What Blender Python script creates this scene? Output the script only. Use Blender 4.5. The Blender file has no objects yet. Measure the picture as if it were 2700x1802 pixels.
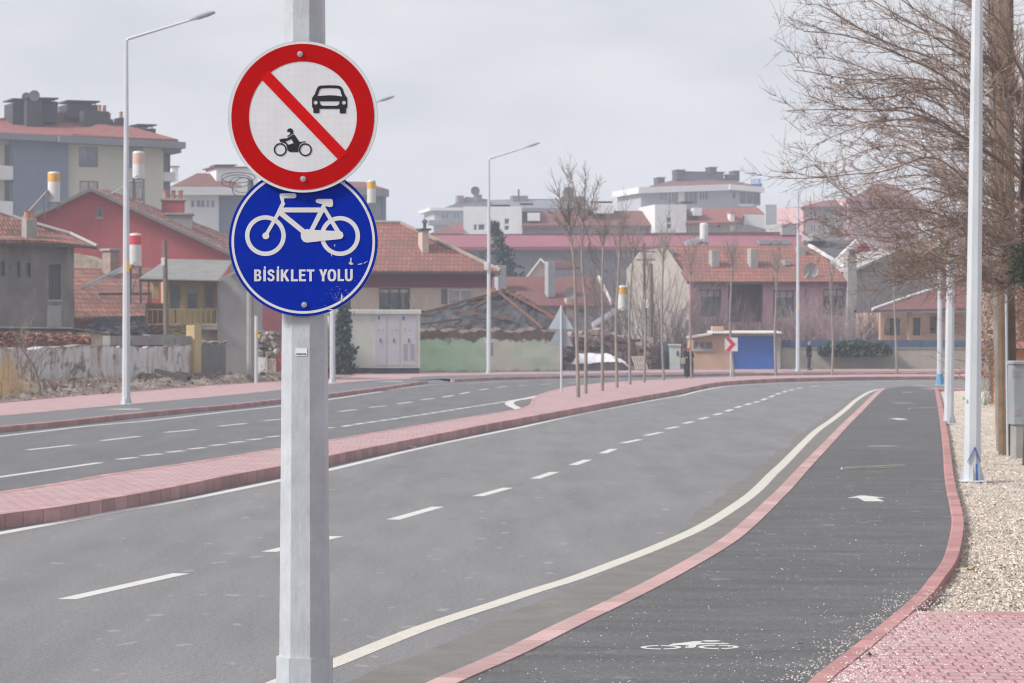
import bpy, math, random
from mathutils import Vector, noise
from mathutils.geometry import tessellate_polygon
R = math.radians
random.seed(7)
SC = bpy.context.scene
COL = SC.collection
# ---------------------------------------------------------------- camera
H = 2.2; F = 8000.0; CX = 1350.0; CY = 880.0      # eye height and the photograph's focal length / horizon
cd = bpy.data.cameras.new('camera'); cam = bpy.data.objects.new('camera', cd); COL.objects.link(cam)
cam.location = (0, 0, H); cam.rotation_euler = (R(90), 0, 0)
cd.sensor_width = 36; cd.lens = F / 2700 * 36; cd.shift_y = -21 / 2700
cd.clip_start = 0.5; cd.clip_end = 5000
cd.dof.use_dof = True; cd.dof.focus_distance = 12.9; cd.dof.aperture_fstop = 15
SC.camera = cam
# ---------------------------------------------------------------- sky and sun
SUN_EL = R(40); SUN_AZ = R(249)                    # azimuth clockwise from +Y: behind the camera, to the left
w = bpy.data.worlds.new('World'); SC.world = w; w.use_nodes = True
nt = w.node_tree; nt.nodes.clear()
out = nt.nodes.new('ShaderNodeOutputWorld'); bg = nt.nodes.new('ShaderNodeBackground')
sky = nt.nodes.new('ShaderNodeTexSky'); sky.sky_type = 'NISHITA'; sky.sun_disc = False
sky.sun_elevation = SUN_EL; sky.sun_rotation = SUN_AZ; sky.dust_density = 4; sky.air_density = 1.3
tc = nt.nodes.new('ShaderNodeTexCoord'); mp = nt.nodes.new('ShaderNodeMapping'); mp.inputs['Scale'].default_value = (1, 1, 3.2)
nz = nt.nodes.new('ShaderNodeTexNoise'); nz.inputs['Scale'].default_value = 9; nz.inputs['Detail'].default_value = 5; nz.inputs['Roughness'].default_value = .5
rp = nt.nodes.new('ShaderNodeValToRGB')
rp.color_ramp.elements[0].position = .38; rp.color_ramp.elements[0].color = (.368, .377, .405, 1)
rp.color_ramp.elements[1].position = .62; rp.color_ramp.elements[1].color = (.460, .461, .476, 1)
vm = nt.nodes.new('ShaderNodeVectorMath'); vm.operation = 'SCALE'; vm.inputs['Scale'].default_value = .1
mx = nt.nodes.new('ShaderNodeMixRGB'); mx.inputs['Fac'].default_value = .93
L = nt.links.new
L(tc.outputs['Generated'], mp.inputs['Vector']); L(mp.outputs[0], nz.inputs['Vector']); L(nz.outputs['Fac'], rp.inputs['Fac'])
L(sky.outputs[0], vm.inputs[0]); L(vm.outputs[0], mx.inputs['Color1']); L(rp.outputs[0], mx.inputs['Color2'])
L(mx.outputs[0], bg.inputs['Color']); L(bg.outputs[0], out.inputs['Surface']); bg.inputs['Strength'].default_value = 1.0
sd = bpy.data.lights.new('sun', 'SUN'); sun = bpy.data.objects.new('sun', sd); COL.objects.link(sun)
sd.energy = 2.7; sd.angle = R(12); sd.color = (1, .955, .9)
dv = Vector((math.sin(SUN_AZ) * math.cos(SUN_EL), math.cos(SUN_AZ) * math.cos(SUN_EL), math.sin(SUN_EL)))
sun.rotation_euler = dv.to_track_quat('Z', 'Y').to_euler(); sun.location = dv * 50
SC.view_settings.view_transform = 'Standard'; SC.view_settings.look = 'None'
SC.view_settings.exposure = .85; SC.view_settings.gamma = 1; SC.view_settings.use_curve_mapping = False
SC.render.engine = 'CYCLES'
SC.cycles.max_bounces = 6; SC.cycles.diffuse_bounces = 3; SC.cycles.glossy_bounces = 2; SC.cycles.transparent_max_bounces = 6
SC.cycles.volume_bounces = 1; SC.cycles.filter_width = 1.15
# ---------------------------------------------------------------- projection: photograph point -> place in the world
def G(px, py, z=0.0):
    Y = (H - z) * F / (py - CY); return Vector(((px - CX) * Y / F, Y, z))
def W(px, py, Y): return Vector(((px - CX) * Y / F, Y, H - (py - CY) * Y / F))
# ---------------------------------------------------------------- objects
def tag(o, label=None, cat=None, group=None, kind=None):
    if label: o['label'] = label
    if cat: o['category'] = cat
    if group: o['group'] = group
    if kind: o['kind'] = kind
    return o
def empty(name, loc=(0, 0, 0), rz=0, label=None, cat=None, group=None):
    o = bpy.data.objects.new(name, None); COL.objects.link(o); o.location = loc; o.rotation_euler = (0, 0, rz); o.empty_display_size = .2
    return tag(o, label, cat, group)
def kids(o): return [c for c in bpy.data.objects if c.parent == o]
def copy_tree(o, parent=None):
    c = o.copy(); COL.objects.link(c); c.parent = parent
    for ch in kids(o): copy_tree(ch, c)
    return c
class MB:
    def __init__(s): s.v = []; s.f = []; s.t = []; s.mi = []; s.tint = 1.0; s.m = 0
    def face(s, pts):
        b = len(s.v); s.v += [tuple(p) for p in pts]; s.f.append(tuple(range(b, b + len(pts)))); s.t.append(s.tint); s.mi.append(s.m)
    def add(s, vs, fs):
        b = len(s.v); s.v += [tuple(p) for p in vs]
        for f in fs: s.f.append(tuple(i + b for i in f)); s.t.append(s.tint); s.mi.append(s.m)
    def box(s, x0, x1, y0, y1, z0, z1):
        s.add([(x0, y0, z0), (x1, y0, z0), (x1, y1, z0), (x0, y1, z0), (x0, y0, z1), (x1, y0, z1), (x1, y1, z1), (x0, y1, z1)],
              [(0, 3, 2, 1), (4, 5, 6, 7), (0, 1, 5, 4), (1, 2, 6, 5), (2, 3, 7, 6), (3, 0, 4, 7)])
    def bbox(s, x0, x1, y0, y1, z0, z1, b=.01):     # box with chamfered vertical and top edges
        o = [(x0 + b, y0), (x1 - b, y0), (x1, y0 + b), (x1, y1 - b), (x1 - b, y1), (x0 + b, y1), (x0, y1 - b), (x0, y0 + b)]
        cx, cy = (x0 + x1) / 2, (y0 + y1) / 2
        i = [(x + (b if x < cx else -b), y + (b if y < cy else -b)) for x, y in o]
        v = [(x, y, z0) for x, y in o] + [(x, y, z1 - b) for x, y in o] + [(x, y, z1) for x, y in i]
        f = [tuple(range(7, -1, -1)), tuple(range(16, 24))]
        for r in (0, 8):
            for k in range(8): n = (k + 1) % 8; f.append((r + k, r + n, r + 8 + n, r + 8 + k))
        s.add(v, f)
    def obox(s, a, b, wd, ht):                       # bar from a to b, width wd (sideways), height ht
        a = Vector(a); b = Vector(b); d = (b - a).normalized(); up = Vector((0, 0, 1))
        if abs(d.z) > .95: up = Vector((0, 1, 0))
        sx = d.cross(up).normalized() * wd / 2; sz = sx.cross(d).normalized() * ht / 2
        v = [a - sx - sz, a + sx - sz, a + sx + sz, a - sx + sz, b - sx - sz, b + sx - sz, b + sx + sz, b - sx + sz]
        s.add(v, [(0, 1, 2, 3), (7, 6, 5, 4), (0, 4, 5, 1), (1, 5, 6, 2), (2, 6, 7, 3), (3, 7, 4, 0)])
    def tube(s, pts, rad, n=6, cap=True, rot=0.0):
        pts = [Vector(p) for p in pts]; b = len(s.v); m = len(pts)
        if not isinstance(rad, (list, tuple)): rad = [rad] * m
        up = Vector((0, 0, 1)); u = None
        for i, p in enumerate(pts):
            d = (pts[min(i + 1, m - 1)] - pts[max(i - 1, 0)])
            if d.length < 1e-7: d = Vector((0, 0, 1))
            d.normalize()
            if u is None:
                u = d.cross(Vector((0, 1, 0)) if abs(d.y) < .9 else Vector((1, 0, 0))).normalized()
            else:
                u = (u - d * u.dot(d)); u = u.normalized() if u.length > 1e-6 else d.orthogonal().normalized()
            q = d.cross(u)
            for k in range(n):
                a = 2 * math.pi * k / n + rot; s.v.append(tuple(p + (u * math.cos(a) + q * math.sin(a)) * rad[i]))
        for i in range(m - 1):
            for k in range(n):
                k2 = (k + 1) % n
                s.f.append((b + i * n + k, b + i * n + k2, b + (i + 1) * n + k2, b + (i + 1) * n + k)); s.t.append(s.tint); s.mi.append(s.m)
        if cap:
            s.f.append(tuple(b + k for k in range(n))[::-1]); s.f.append(tuple(b + (m - 1) * n + k for k in range(n)))
            s.t += [s.tint] * 2; s.mi += [s.m] * 2
    def lathe(s, prof, n=20, cx=0, cy=0):            # profile of (radius, z)
        s.tube2([(Vector((cx, cy, z)), r) for r, z in prof], n)
    def tube2(s, pr, n):
        b = len(s.v)
        for p, r in pr:
            for k in range(n):
                a = 2 * math.pi * k / n; s.v.append((p.x + r * math.cos(a), p.y + r * math.sin(a), p.z))
        for i in range(len(pr) - 1):
            for k in range(n):
                k2 = (k + 1) % n; s.f.append((b + i * n + k, b + i * n + k2, b + (i + 1) * n + k2, b + (i + 1) * n + k)); s.t.append(s.tint); s.mi.append(s.m)
        e = len(pr) - 1
        s.f.append(tuple(b + k for k in range(n))[::-1]); s.f.append(tuple(b + e * n + k for k in range(n))); s.t += [s.tint] * 2; s.mi += [s.m] * 2
    def prism(s, loop, d, holes=()):                 # planar loop(s) of 3D points extruded by vector d
        d = Vector(d); loops = [[Vector(p) for p in loop]] + [[Vector(p) for p in h] for h in holes]
        flat = [p for l in loops for p in l]; tri = tessellate_polygon(loops); n = len(flat); b = len(s.v)
        s.v += [tuple(p) for p in flat] + [tuple(p + d) for p in flat]
        for t in tri: s.f.append(tuple(b + i for i in t)); s.f.append(tuple(b + n + i for i in reversed(t))); s.t += [s.tint] * 2; s.mi += [s.m] * 2
        o = 0
        for l in loops:
            k = len(l)
            for i in range(k):
                j = (i + 1) % k; s.f.append((b + o + i, b + o + j, b + n + o + j, b + n + o + i)); s.t.append(s.tint); s.mi.append(s.m)
            o += k
    def leaf(s, p, sz):
        a = Vector((random.gauss(0, 1), random.gauss(0, 1), random.gauss(0, 1))).normalized(); c = a.orthogonal().normalized(); e = a.cross(c)
        p = Vector(p); s.face([p - c * sz, p + e * sz * .6, p + c * sz, p - e * sz * .6])
    def build(s, name, mat, parent=None, smooth=False, label=None, cat=None, group=None, kind=None, loc=None):
        me = bpy.data.meshes.new(name); me.from_pydata(s.v, [], s.f)
        for m in (mat if isinstance(mat, (list, tuple)) else [mat]): me.materials.append(m)
        if any(s.mi): me.polygons.foreach_set('material_index', s.mi)
        if any(t != 1.0 for t in s.t):
            at = me.attributes.new('tint', 'FLOAT', 'FACE'); at.data.foreach_set('value', s.t)
        if smooth: me.polygons.foreach_set('use_smooth', [True] * len(s.f))
        me.update()
        o = bpy.data.objects.new(name, me); COL.objects.link(o)
        if parent: o.parent = parent
        if loc: o.location = loc
        return tag(o, label, cat, group, kind)
# ---------------------------------------------------------------- materials
MC = {}
def nodes(name):
    m = bpy.data.materials.new(name); m.use_nodes = True; t = m.node_tree; return m, t, t.nodes['Principled BSDF']
def N(t, kind, **kw):
    n = t.nodes.new(kind)
    for k, v in kw.items():
        if k in n.inputs: n.inputs[k].default_value = v
        else: setattr(n, k, v)
    return n
def coords(t, scale=(1, 1, 1), rot=(0, 0, 0), world=True):
    if world: c = t.nodes.new('ShaderNodeNewGeometry').outputs['Position']
    else: c = t.nodes.new('ShaderNodeTexCoord').outputs['Object']
    m = N(t, 'ShaderNodeMapping'); m.inputs['Scale'].default_value = scale; m.inputs['Rotation'].default_value = rot
    t.links.new(c, m.inputs['Vector']); return m.outputs[0]
def noise_n(t, vec, scale, detail=4, rough=.6):
    n = N(t, 'ShaderNodeTexNoise', Scale=scale, Detail=detail, Roughness=rough); t.links.new(vec, n.inputs['Vector']); return n.outputs['Fac']
def ramp(t, fac, stops):
    r = N(t, 'ShaderNodeValToRGB'); t.links.new(fac, r.inputs['Fac']); e = r.color_ramp.elements
    while len(e) < len(stops): e.new(.5)
    for i, (p, c) in enumerate(stops):
        e[i].position = p; e[i].color = (*c, 1) if hasattr(c, '__len__') else (c, c, c, 1)
    return r.outputs['Color']
def mixc(t, fac, a, b, mode='MIX'):
    n = t.nodes.new('ShaderNodeMixRGB'); n.blend_type = mode
    for i, x in ((0, fac), (1, a), (2, b)):
        if hasattr(x, 'links'): t.links.new(x, n.inputs[i])
        elif i == 0: n.inputs[0].default_value = x
        else: n.inputs[i].default_value = (*x, 1) if hasattr(x, '__len__') else (x, x, x, 1)
    return n.outputs[0]
def math_n(t, op, a, b=0.0):
    n = t.nodes.new('ShaderNodeMath'); n.operation = op
    for i, x in enumerate((a, b)):
        if hasattr(x, 'links'): t.links.new(x, n.inputs[i])
        else: n.inputs[i].default_value = x
    return n.outputs[0]
def bump_n(t, b, h, strength=.3, dist=.01):
    n = N(t, 'ShaderNodeBump', Strength=strength, Distance=dist); t.links.new(h, n.inputs['Height']); t.links.new(n.outputs[0], b.inputs['Normal'])
def M(name, col=None, rough=.8, var=.15, vs=1.5, bump=0.0, bs=40, metal=0.0, tint=False, spec=None, stain=None, world=True):
    if name in MC: return MC[name]
    m, t, b = nodes(name); vec = coords(t, world=world)
    n = noise_n(t, vec, vs, 6, .65)
    lo = tuple(c * (1 - var) for c in col); hi = tuple(min(1, c * (1 + var)) for c in col)
    c = ramp(t, n, [(.3, lo), (.7, hi)])
    if stain:                                        # (colour, vertical stretch, amount) rain and dirt streaks of their own shape
        sv = coords(t, (1.6, 1.6, stain[1]))
        c = mixc(t, ramp(t, noise_n(t, sv, 1.3, 7, .7), [(.5, 0.0), (.72, stain[2])]), c, stain[0])
    if tint:
        a = t.nodes.new('ShaderNodeAttribute'); a.attribute_name = 'tint'; c = mixc(t, 1.0, c, a.outputs['Fac'], 'MULTIPLY')
    t.links.new(c, b.inputs['Base Color']); b.inputs['Roughness'].default_value = rough; b.inputs['Metallic'].default_value = metal
    if spec is not None: b.inputs['Specular IOR Level'].default_value = spec
    if bump: bump_n(t, b, noise_n(t, vec, bs, 5, .7), bump, .02)
    MC[name] = m; return m
def tiles(name, c1, c2, sx=.28, sz=.3, mortar=(.12, .07, .06), bump=.6, dirt=(.16, .1, .09), rot=0):
    if name in MC: return MC[name]
    m, t, b = nodes(name)
    tcn = t.nodes.new('ShaderNodeTexCoord'); sp = t.nodes.new('ShaderNodeSeparateXYZ'); t.links.new(tcn.outputs['Object'], sp.inputs[0])
    cb = t.nodes.new('ShaderNodeCombineXYZ'); t.links.new(sp.outputs['X'], cb.inputs[0]); t.links.new(sp.outputs['Z'], cb.inputs[1])
    br = N(t, 'ShaderNodeTexBrick'); t.links.new(cb.outputs[0], br.inputs['Vector'])
    for k, v in (('Scale', 1.0), ('Mortar Size', .03), ('Mortar Smooth', .6), ('Brick Width', sx), ('Row Height', sz), ('Bias', 0.0)): br.inputs[k].default_value = v
    br.inputs['Color1'].default_value = (*c1, 1); br.inputs['Color2'].default_value = (*c2, 1); br.inputs['Mortar'].default_value = (*mortar, 1)
    n = noise_n(t, tcn.outputs['Object'], .55, 6, .7); n2 = noise_n(t, tcn.outputs['Object'], 3.5, 4, .7)
    c = mixc(t, ramp(t, n, [(.42, 0.0), (.68, .75)]), br.outputs['Color'], dirt)
    c = mixc(t, .35, c, ramp(t, n2, [(.3, .25), (.7, 1.0)]), 'MULTIPLY')
    t.links.new(c, b.inputs['Base Color']); b.inputs['Roughness'].default_value = .85
    wv = N(t, 'ShaderNodeTexWave', Scale=1 / sx / 6.28 * 3.14, Distortion=.6); t.links.new(tcn.outputs['Object'], wv.inputs['Vector'])
    bump_n(t, b, mixc(t, .5, br.outputs['Fac'], wv.outputs['Fac']), bump, .04)
    MC[name] = m; return m
GLASS = M('window_glass', (.09, .1, .12), .12, .3, .8)
GLASSP = M('pale_window_glass', (.2, .23, .27), .15, .3, .8)
CURT = M('net_curtain', (.38, .36, .37), .8, .25, 3)
WHITEF = M('white_window_frame', (.62, .63, .66), .5)
GALV = M('galvanised_lamp_steel', (.5, .53, .57), .42, .1, 3, .1, 30, metal=.35)
CONC = M('weathered_concrete', (.27, .26, .255), .9, .2, 1.2, .3, 25, stain=((.16, .15, .145), .35, .6))
DARKM = M('dark_painted_metal', (.06, .07, .08), .6)
POT = M('clay_pot', (.42, .2, .14), .85)
WIRE = M('black_cable', (.03, .03, .035), .6)
# ---------------------------------------------------------------- curves
def smooth(pts, n=6):
    P = [Vector(p) for p in pts]; o = []
    for i in range(len(P) - 1):
        a, b, c, d = P[max(i - 1, 0)], P[i], P[i + 1], P[min(i + 2, len(P) - 1)]
        for k in range(n):
            t = k / n; o.append(.5 * ((2 * b) + (c - a) * t + (2 * a - 5 * b + 4 * c - d) * t * t + (3 * b - a - 3 * c + d) * t ** 3))
    o.append(P[-1]); return o
def resample(P, step):
    o = [P[0].copy()]; acc = 0.0
    for a, b in zip(P, P[1:]):
        L_ = (b - a).length; t = step - acc
        while t < L_: o.append(a.lerp(b, t / L_)); t += step
        acc = (acc + L_) % step if L_ else acc
    if (o[-1] - P[-1]).length > 1e-3: o.append(P[-1].copy())
    return o
def offset(P, d):                                   # + is to the right of the direction of travel
    o = []
    for i, p in enumerate(P):
        t = P[min(i + 1, len(P) - 1)] - P[max(i - 1, 0)]; t.z = 0; t.normalize(); o.append(p + Vector((t.y, -t.x, 0)) * d)
    return o
def setz(P, z): return [Vector((p.x, p.y, z)) for p in P]
def ribbon(mb, A, B, z=None):
    for i in range(len(A) - 1):
        q = [A[i], A[i + 1], B[i + 1], B[i]]
        if z is not None: q = [Vector((p.x, p.y, z)) for p in q]
        mb.face(q)
def sheet(mb, loop, z):
    L_ = [Vector((p.x, p.y, z)) for p in loop]; b = len(mb.v); mb.v += [tuple(p) for p in L_]
    for t in tessellate_polygon([L_]):
        a, c, d = (L_[i] for i in t)
        if (c - a).cross(d - a).z < 0: t = t[::-1]
        mb.f.append(tuple(b + i for i in t)); mb.t.append(1.0); mb.mi.append(mb.m)
# ================================================================ GROUND MATERIALS
def asphalt(name, base, streak_rot, fleck=.4, dusty=None, st=.13):
    m, t, b = nodes(name); v = coords(t); sv = coords(t, (.45, 1.5, 1), (0, 0, .12)) if streak_rot > 1 else coords(t, (1, .14, 1), (0, 0, streak_rot))
    fine = noise_n(t, v, 85, 3, .85); mid = noise_n(t, v, 26, 6, .85); big = noise_n(t, sv, 1.5, 6, .62); big2 = noise_n(t, v, .35, 4, .5)
    c = ramp(t, big, [(.3, tuple(x * (1 - st) for x in base)), (.7, tuple(x * (1 + st) for x in base))])
    c = mixc(t, .3, c, ramp(t, big2, [(.3, .85), (.7, 1.08)]), 'MULTIPLY')
    c = mixc(t, 1.0, c, ramp(t, fine, [(.35, .45), (.65, 1.6)]), 'MULTIPLY')
    c = mixc(t, 1.0, c, ramp(t, mid, [(.36, .70), (.64, 1.32)]), 'MULTIPLY')
    wear = noise_n(t, coords(t, (1, .02, 1), (0, 0, R(11))), 1.3, 3, .5); c = mixc(t, .4 if streak_rot < 1 else .2, c, ramp(t, wear, [(.35, .86), (.65, 1.1)]), 'MULTIPLY')
    vo = N(t, 'ShaderNodeTexVoronoi', Scale=26.0); t.links.new(v, vo.inputs['Vector'])
    gate = ramp(t, noise_n(t, v, 3, 4, .7), [(.56, 0.0), (.66, 1.0)])
    fl = mixc(t, 1.0, ramp(t, vo.outputs['Distance'], [(.07, 1.0), (.13, 0.0)]), gate, 'MULTIPLY')
    c = mixc(t, mixc(t, 1.0, fl, fleck, 'MULTIPLY'), c, (.5, .47, .44))
    lg = noise_n(t, coords(t, (1, .5, 1)), 4.5, 2, .4)          # small worn pale patches
    c = mixc(t, ramp(t, lg, [(.68, 0.0), (.73, .45)]), c, tuple(min(1, x * 1.9 + .03) for x in base))
    t.links.new(c, b.inputs['Base Color']); b.inputs['Roughness'].default_value = .82; b.inputs['Specular IOR Level'].default_value = .35
    bump_n(t, b, fine, .35, .006); return m
ASPH = asphalt('worn_road_asphalt', (.168, .166, .172), R(10), .35, st=.13)
PATHA = asphalt('new_path_asphalt', (.092, .091, .096), R(85), .8, st=.24)
def pavers(name, base, rot, w=.11, h=.2):
    m, t, b = nodes(name); v = coords(t, rot=(0, 0, rot))
    br = N(t, 'ShaderNodeTexBrick'); t.links.new(v, br.inputs['Vector']); br.offset = .34
    for k, x in (('Scale', 1.0), ('Mortar Size', .010), ('Mortar Smooth', .3), ('Brick Width', w), ('Row Height', h), ('Bias', 0.0)): br.inputs[k].default_value = x
    br.inputs['Color1'].default_value = (*[x * .93 for x in base], 1); br.inputs['Color2'].default_value = (*[x * 1.07 for x in base], 1)
    br.inputs['Mortar'].default_value = (*[x * .42 for x in base], 1)
    c = mixc(t, ramp(t, noise_n(t, v, 1.3, 6, .7), [(.45, 0.0), (.8, .55)]), br.outputs['Color'], (.5, .4, .39))
    c = mixc(t, .5, c, ramp(t, noise_n(t, v, 60, 3, .8), [(.3, .75), (.7, 1.2)]), 'MULTIPLY')
    t.links.new(c, b.inputs['Base Color']); b.inputs['Roughness'].default_value = .85; bump_n(t, b, br.outputs['Fac'], -.5, .006); return m
PAVE = pavers('pink_block_paving', (.42, .24, .255), R(3), .12, .19)
PAVEM = pavers('pink_median_paving', (.40, .255, .27), R(12), .2, .2)
KERBM = M('pink_kerb_stone', (.43, .25, .25), .85, .14, 5, .3, 60, tint=True, stain=((.36, .29, .285), .5, .5))
def paint(name, col, wear):
    m, t, b = nodes(name); v = coords(t)
    c = mixc(t, ramp(t, noise_n(t, v, 55, 4, .75), [(wear, 0.0), (wear + .06, .8)]), col, (.2, .195, .19))
    c = mixc(t, ramp(t, noise_n(t, v, 2.5, 5, .6), [(.4, 0.0), (.75, .45)]), c, tuple(x * .8 for x in col))
    t.links.new(c, b.inputs['Base Color']); b.inputs['Roughness'].default_value = .6; return m
PAINT = paint('white_road_paint', (.55, .545, .53), .62); PAINTC = paint('cream_road_paint', (.55, .52, .465), .555)
PAINTO = paint('old_worn_road_paint', (.55, .54, .52), .52)
def dirt(name, a, b_, c_, sc=2.0, bump=.8):
    m, t, b = nodes(name); v = coords(t)
    c = ramp(t, noise_n(t, v, sc, 8, .75), [(.32, a), (.5, b_), (.68, c_)])
    c = mixc(t, .6, c, ramp(t, noise_n(t, v, 45, 4, .8), [(.3, .6), (.7, 1.35)]), 'MULTIPLY')
    t.links.new(c, b.inputs['Base Color']); b.inputs['Roughness'].default_value = .95; bump_n(t, b, noise_n(t, v, 28, 5, .8), bump, .04); return m
DIRT = dirt('brown_dirt', (.13, .1, .085), (.24, .2, .17), (.4, .36, .31))
GRAV = dirt('cream_gravel', (.38, .31, .26), (.55, .48, .41), (.66, .6, .54), 1.2, .9)
GUTT = dirt('dusty_gutter', (.135, .13, .125), (.162, .156, .149), (.196, .188, .178), 1.8, .4)
# ================================================================ GROUND
def gz(x, y): return .05 if y < 205 else min(22.0, (y - 205) * .055)
mb = MB(); xs = [-900, -500, -300, -200, -120, -70, -35, 0, 35, 70, 120, 200, 300, 500, 900]; ys = [-60, 0, 60, 120, 160, 185, 205, 225, 250, 280, 320, 380, 450, 550, 700, 900, 1200, 1500]
for i in range(len(xs) - 1):
    for j in range(len(ys) - 1):
        q = [(xs[i], ys[j]), (xs[i + 1], ys[j]), (xs[i + 1], ys[j + 1]), (xs[i], ys[j + 1])]
        mb.face([(x, y, gz(x, y) - .1) for x, y in q])
mb.build('ground', DIRT, kind='structure')
mb = MB(); mb.face([(-75, 4, 0), (85, 4, 0), (85, 172, 0), (-75, 172, 0)]); mb.build('road', ASPH, kind='structure')
def kerb(A, wd, z0, z1, name, step=.5, gap=.008, side=1, ch=.02):
    A = resample(A, step); A = setz(A, 0); B = offset(A, wd * side); C = offset(A, ch * side); mb = MB()
    for i in range(len(A) - 1):
        mb.tint = random.uniform(.8, 1.12); g = gap / max((A[i + 1] - A[i]).length, .05)
        P = lambda Q, z: (Q[i].lerp(Q[i + 1], g) + Vector((0, 0, z)), Q[i].lerp(Q[i + 1], 1 - g) + Vector((0, 0, z)))
        a0, a1 = P(A, z0); b0, b1 = P(A, z1 - ch); c0, c1 = P(C, z1); d0, d1 = P(B, z1); e0, e1 = P(B, z0)
        mb.add([a0, b0, c0, d0, e0, a1, b1, c1, d1, e1], [(0, 5, 6, 1), (1, 6, 7, 2), (2, 7, 8, 3), (3, 8, 9, 4), (0, 1, 2, 3, 4), (9, 8, 7, 6, 5)])
    return mb.build(name, KERBM, kind='structure')
# --- median between the carriageways (z up to .165)
ZM = .165
MF = [G(*p) for p in [(-900, 1531), (-300, 1436), (0, 1389), (106, 1375), (215, 1356), (363, 1329), (486, 1303), (558, 1287), (736, 1252), (871, 1221), (952, 1204), (1065, 1180), (1176, 1157), (1276, 1136), (1391, 1114), (1479, 1097), (1577, 1077.8), (1675, 1059), (1738, 1048), (1807, 1033.5), (1850, 1024), (1899, 1017), (1984, 1011), (2069, 1007.3), (2250, 1003.5), (2540, 1001.5), (3000, 1000), (3900, 998)]]
MK = [G(*p, ZM) for p in [(-900, 1449), (-300, 1350.5), (0, 1301), (176, 1274.6), (310, 1250), (500, 1223), (738, 1185), (871, 1163), (1063, 1131), (1276, 1096), (1350, 1084), (1381, 1078), (1406, 1070), (1413, 1061), (1416, 1052), (1431, 1041.6), (1474, 1027.8), (1517, 1018.6), (1577, 1011.8), (1662, 1005), (1726, 1002), (1800, 998.6), (1931, 993.7), (2048, 991), (2250, 988.3), (2540, 987), (3000, 986), (3900, 984)]]
MFs = smooth(MF, 4); MKs = smooth(MK, 4)
kerb(MFs, .17, -.02, ZM, 'kerb'); kerb(MKs, .15, -.02, ZM, 'kerb', side=-1)
mb = MB(); sheet(mb, setz(offset(MFs, .17), 0) + list(reversed(setz(offset(MKs, -.15), 0))), ZM - .006); 
mb.build('median', PAVEM, kind='structure')
mb = MB(); sheet(mb, [G(-900, 1240), G(0, 1140), G(500, 1087), G(900, 1042), G(1128, 1010.5), G(1250, 1004), G(1500, 996.5), G(1800, 993), G(2100, 988), G(2100, 996), *[Vector((p.x, p.y, 0)) for p in reversed(MK[:20])]], .0009); mb.build('road', asphalt('dark_left_asphalt', (.122, .122, .13), R(10), .3, st=.12), kind='structure')
# gutter dust beside the median
def wobble(P, d, amp, f=1.3): return [p + (offset([P[max(i-1,0)], p, P[min(i+1,len(P)-1)]], d + amp * (noise.noise(p * f)))[1] - p) for i, p in enumerate(P)]
rs = resample(MFs[:90], .4)
mb = MB(); ribbon(mb, wobble(rs, -.30, .16), offset(rs, .02), .0012); mb.build('gutter', dirt('dark_gutter_grit', (.07, .065, .06), (.11, .1, .095), (.22, .2, .18), 5, .6), kind='structure')
# --- far kerb, cycle path, pavement on the other side
ZF = .135
K1 = smooth([G(*p) for p in [(-900, 1236), (-600, 1204), (0, 1141.5), (128, 1129), (234, 1117.5), (341, 1105), (500, 1089), (592, 1081), (741, 1064), (871, 1048.5), (954, 1037.5), (1020, 1029), (1080, 1019), (1128, 1012)]], 4)
K2 = smooth([G(*p) for p in [(1187, 1007), (1201, 1007.5), (1300, 1003), (1479, 998.5), (1619, 996), (1800, 993.8), (1931, 991), (2100, 989.6), (2540, 988), (3900, 985)]], 4)
mb = MB(); ga = [K1[-1], G(1150, 1010.2), K2[0]]; ribbon(mb, [p + Vector((0, 0, .002)) for p in ga], setz(offset(ga, -.9), ZF - .004)); mb.build('ramp', ASPH, kind='structure')
kerb(K1, .16, -.02, ZF, 'kerb', side=-1); kerb(K2, .16, -.02, ZF, 'kerb', side=-1)
B1 = smooth([G(*p, ZF) for p in [(-900, 1180), (-600, 1151), (0, 1097), (181, 1080.5), (332, 1067), (500, 1052), (613, 1041.6), (741, 1028.4), (882, 1012), (978, 1003.7), (1072, 999.5), (1090, 995.5), (1150, 991.5), (1284, 988.6), (1479, 985.8), (1800, 982), (2100, 979.6), (2540, 978.6), (3900, 977)]], 4)
B2 = smooth([G(*p, ZF) for p in [(-900, 1136), (-600, 1112), (0, 1063), (181, 1046), (234, 1041.5), (400, 1030), (528, 1019), (741, 1005.4), (888, 996.9), (930, 992), (955, 986.9), (1063, 984), (1127, 982), (1300, 981), (1513, 977.7), (1800, 976), (2250, 975), (2540, 975), (3900, 974)]], 4)
mb = MB(); sheet(mb, setz(offset(K1, -.15), 0) + setz(offset(ga, -.66), 0) + setz(offset(K2, -.15), 0) + list(reversed(setz(B1, 0))), ZF - .005); mb.build('path', M('far_path_asphalt', (.125, .125, .135), .8, .12, .8), kind='structure')
mb = MB(); sheet(mb, setz(B1, 0) + list(reversed(setz(B2, 0))), ZF); mb.build('pavement', PAVEM, kind='structure')
kerb(B2, .12, 0, ZF + .035, 'kerb', side=-1)
mb = MB(); sheet(mb, setz(offset(B2, -.1), 0) + [Vector((90, 206, 0)), Vector((-95, 206, 0)), Vector((-95, 60, 0))], ZF - .03); mb.build('ground', DIRT, kind='structure')
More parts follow.
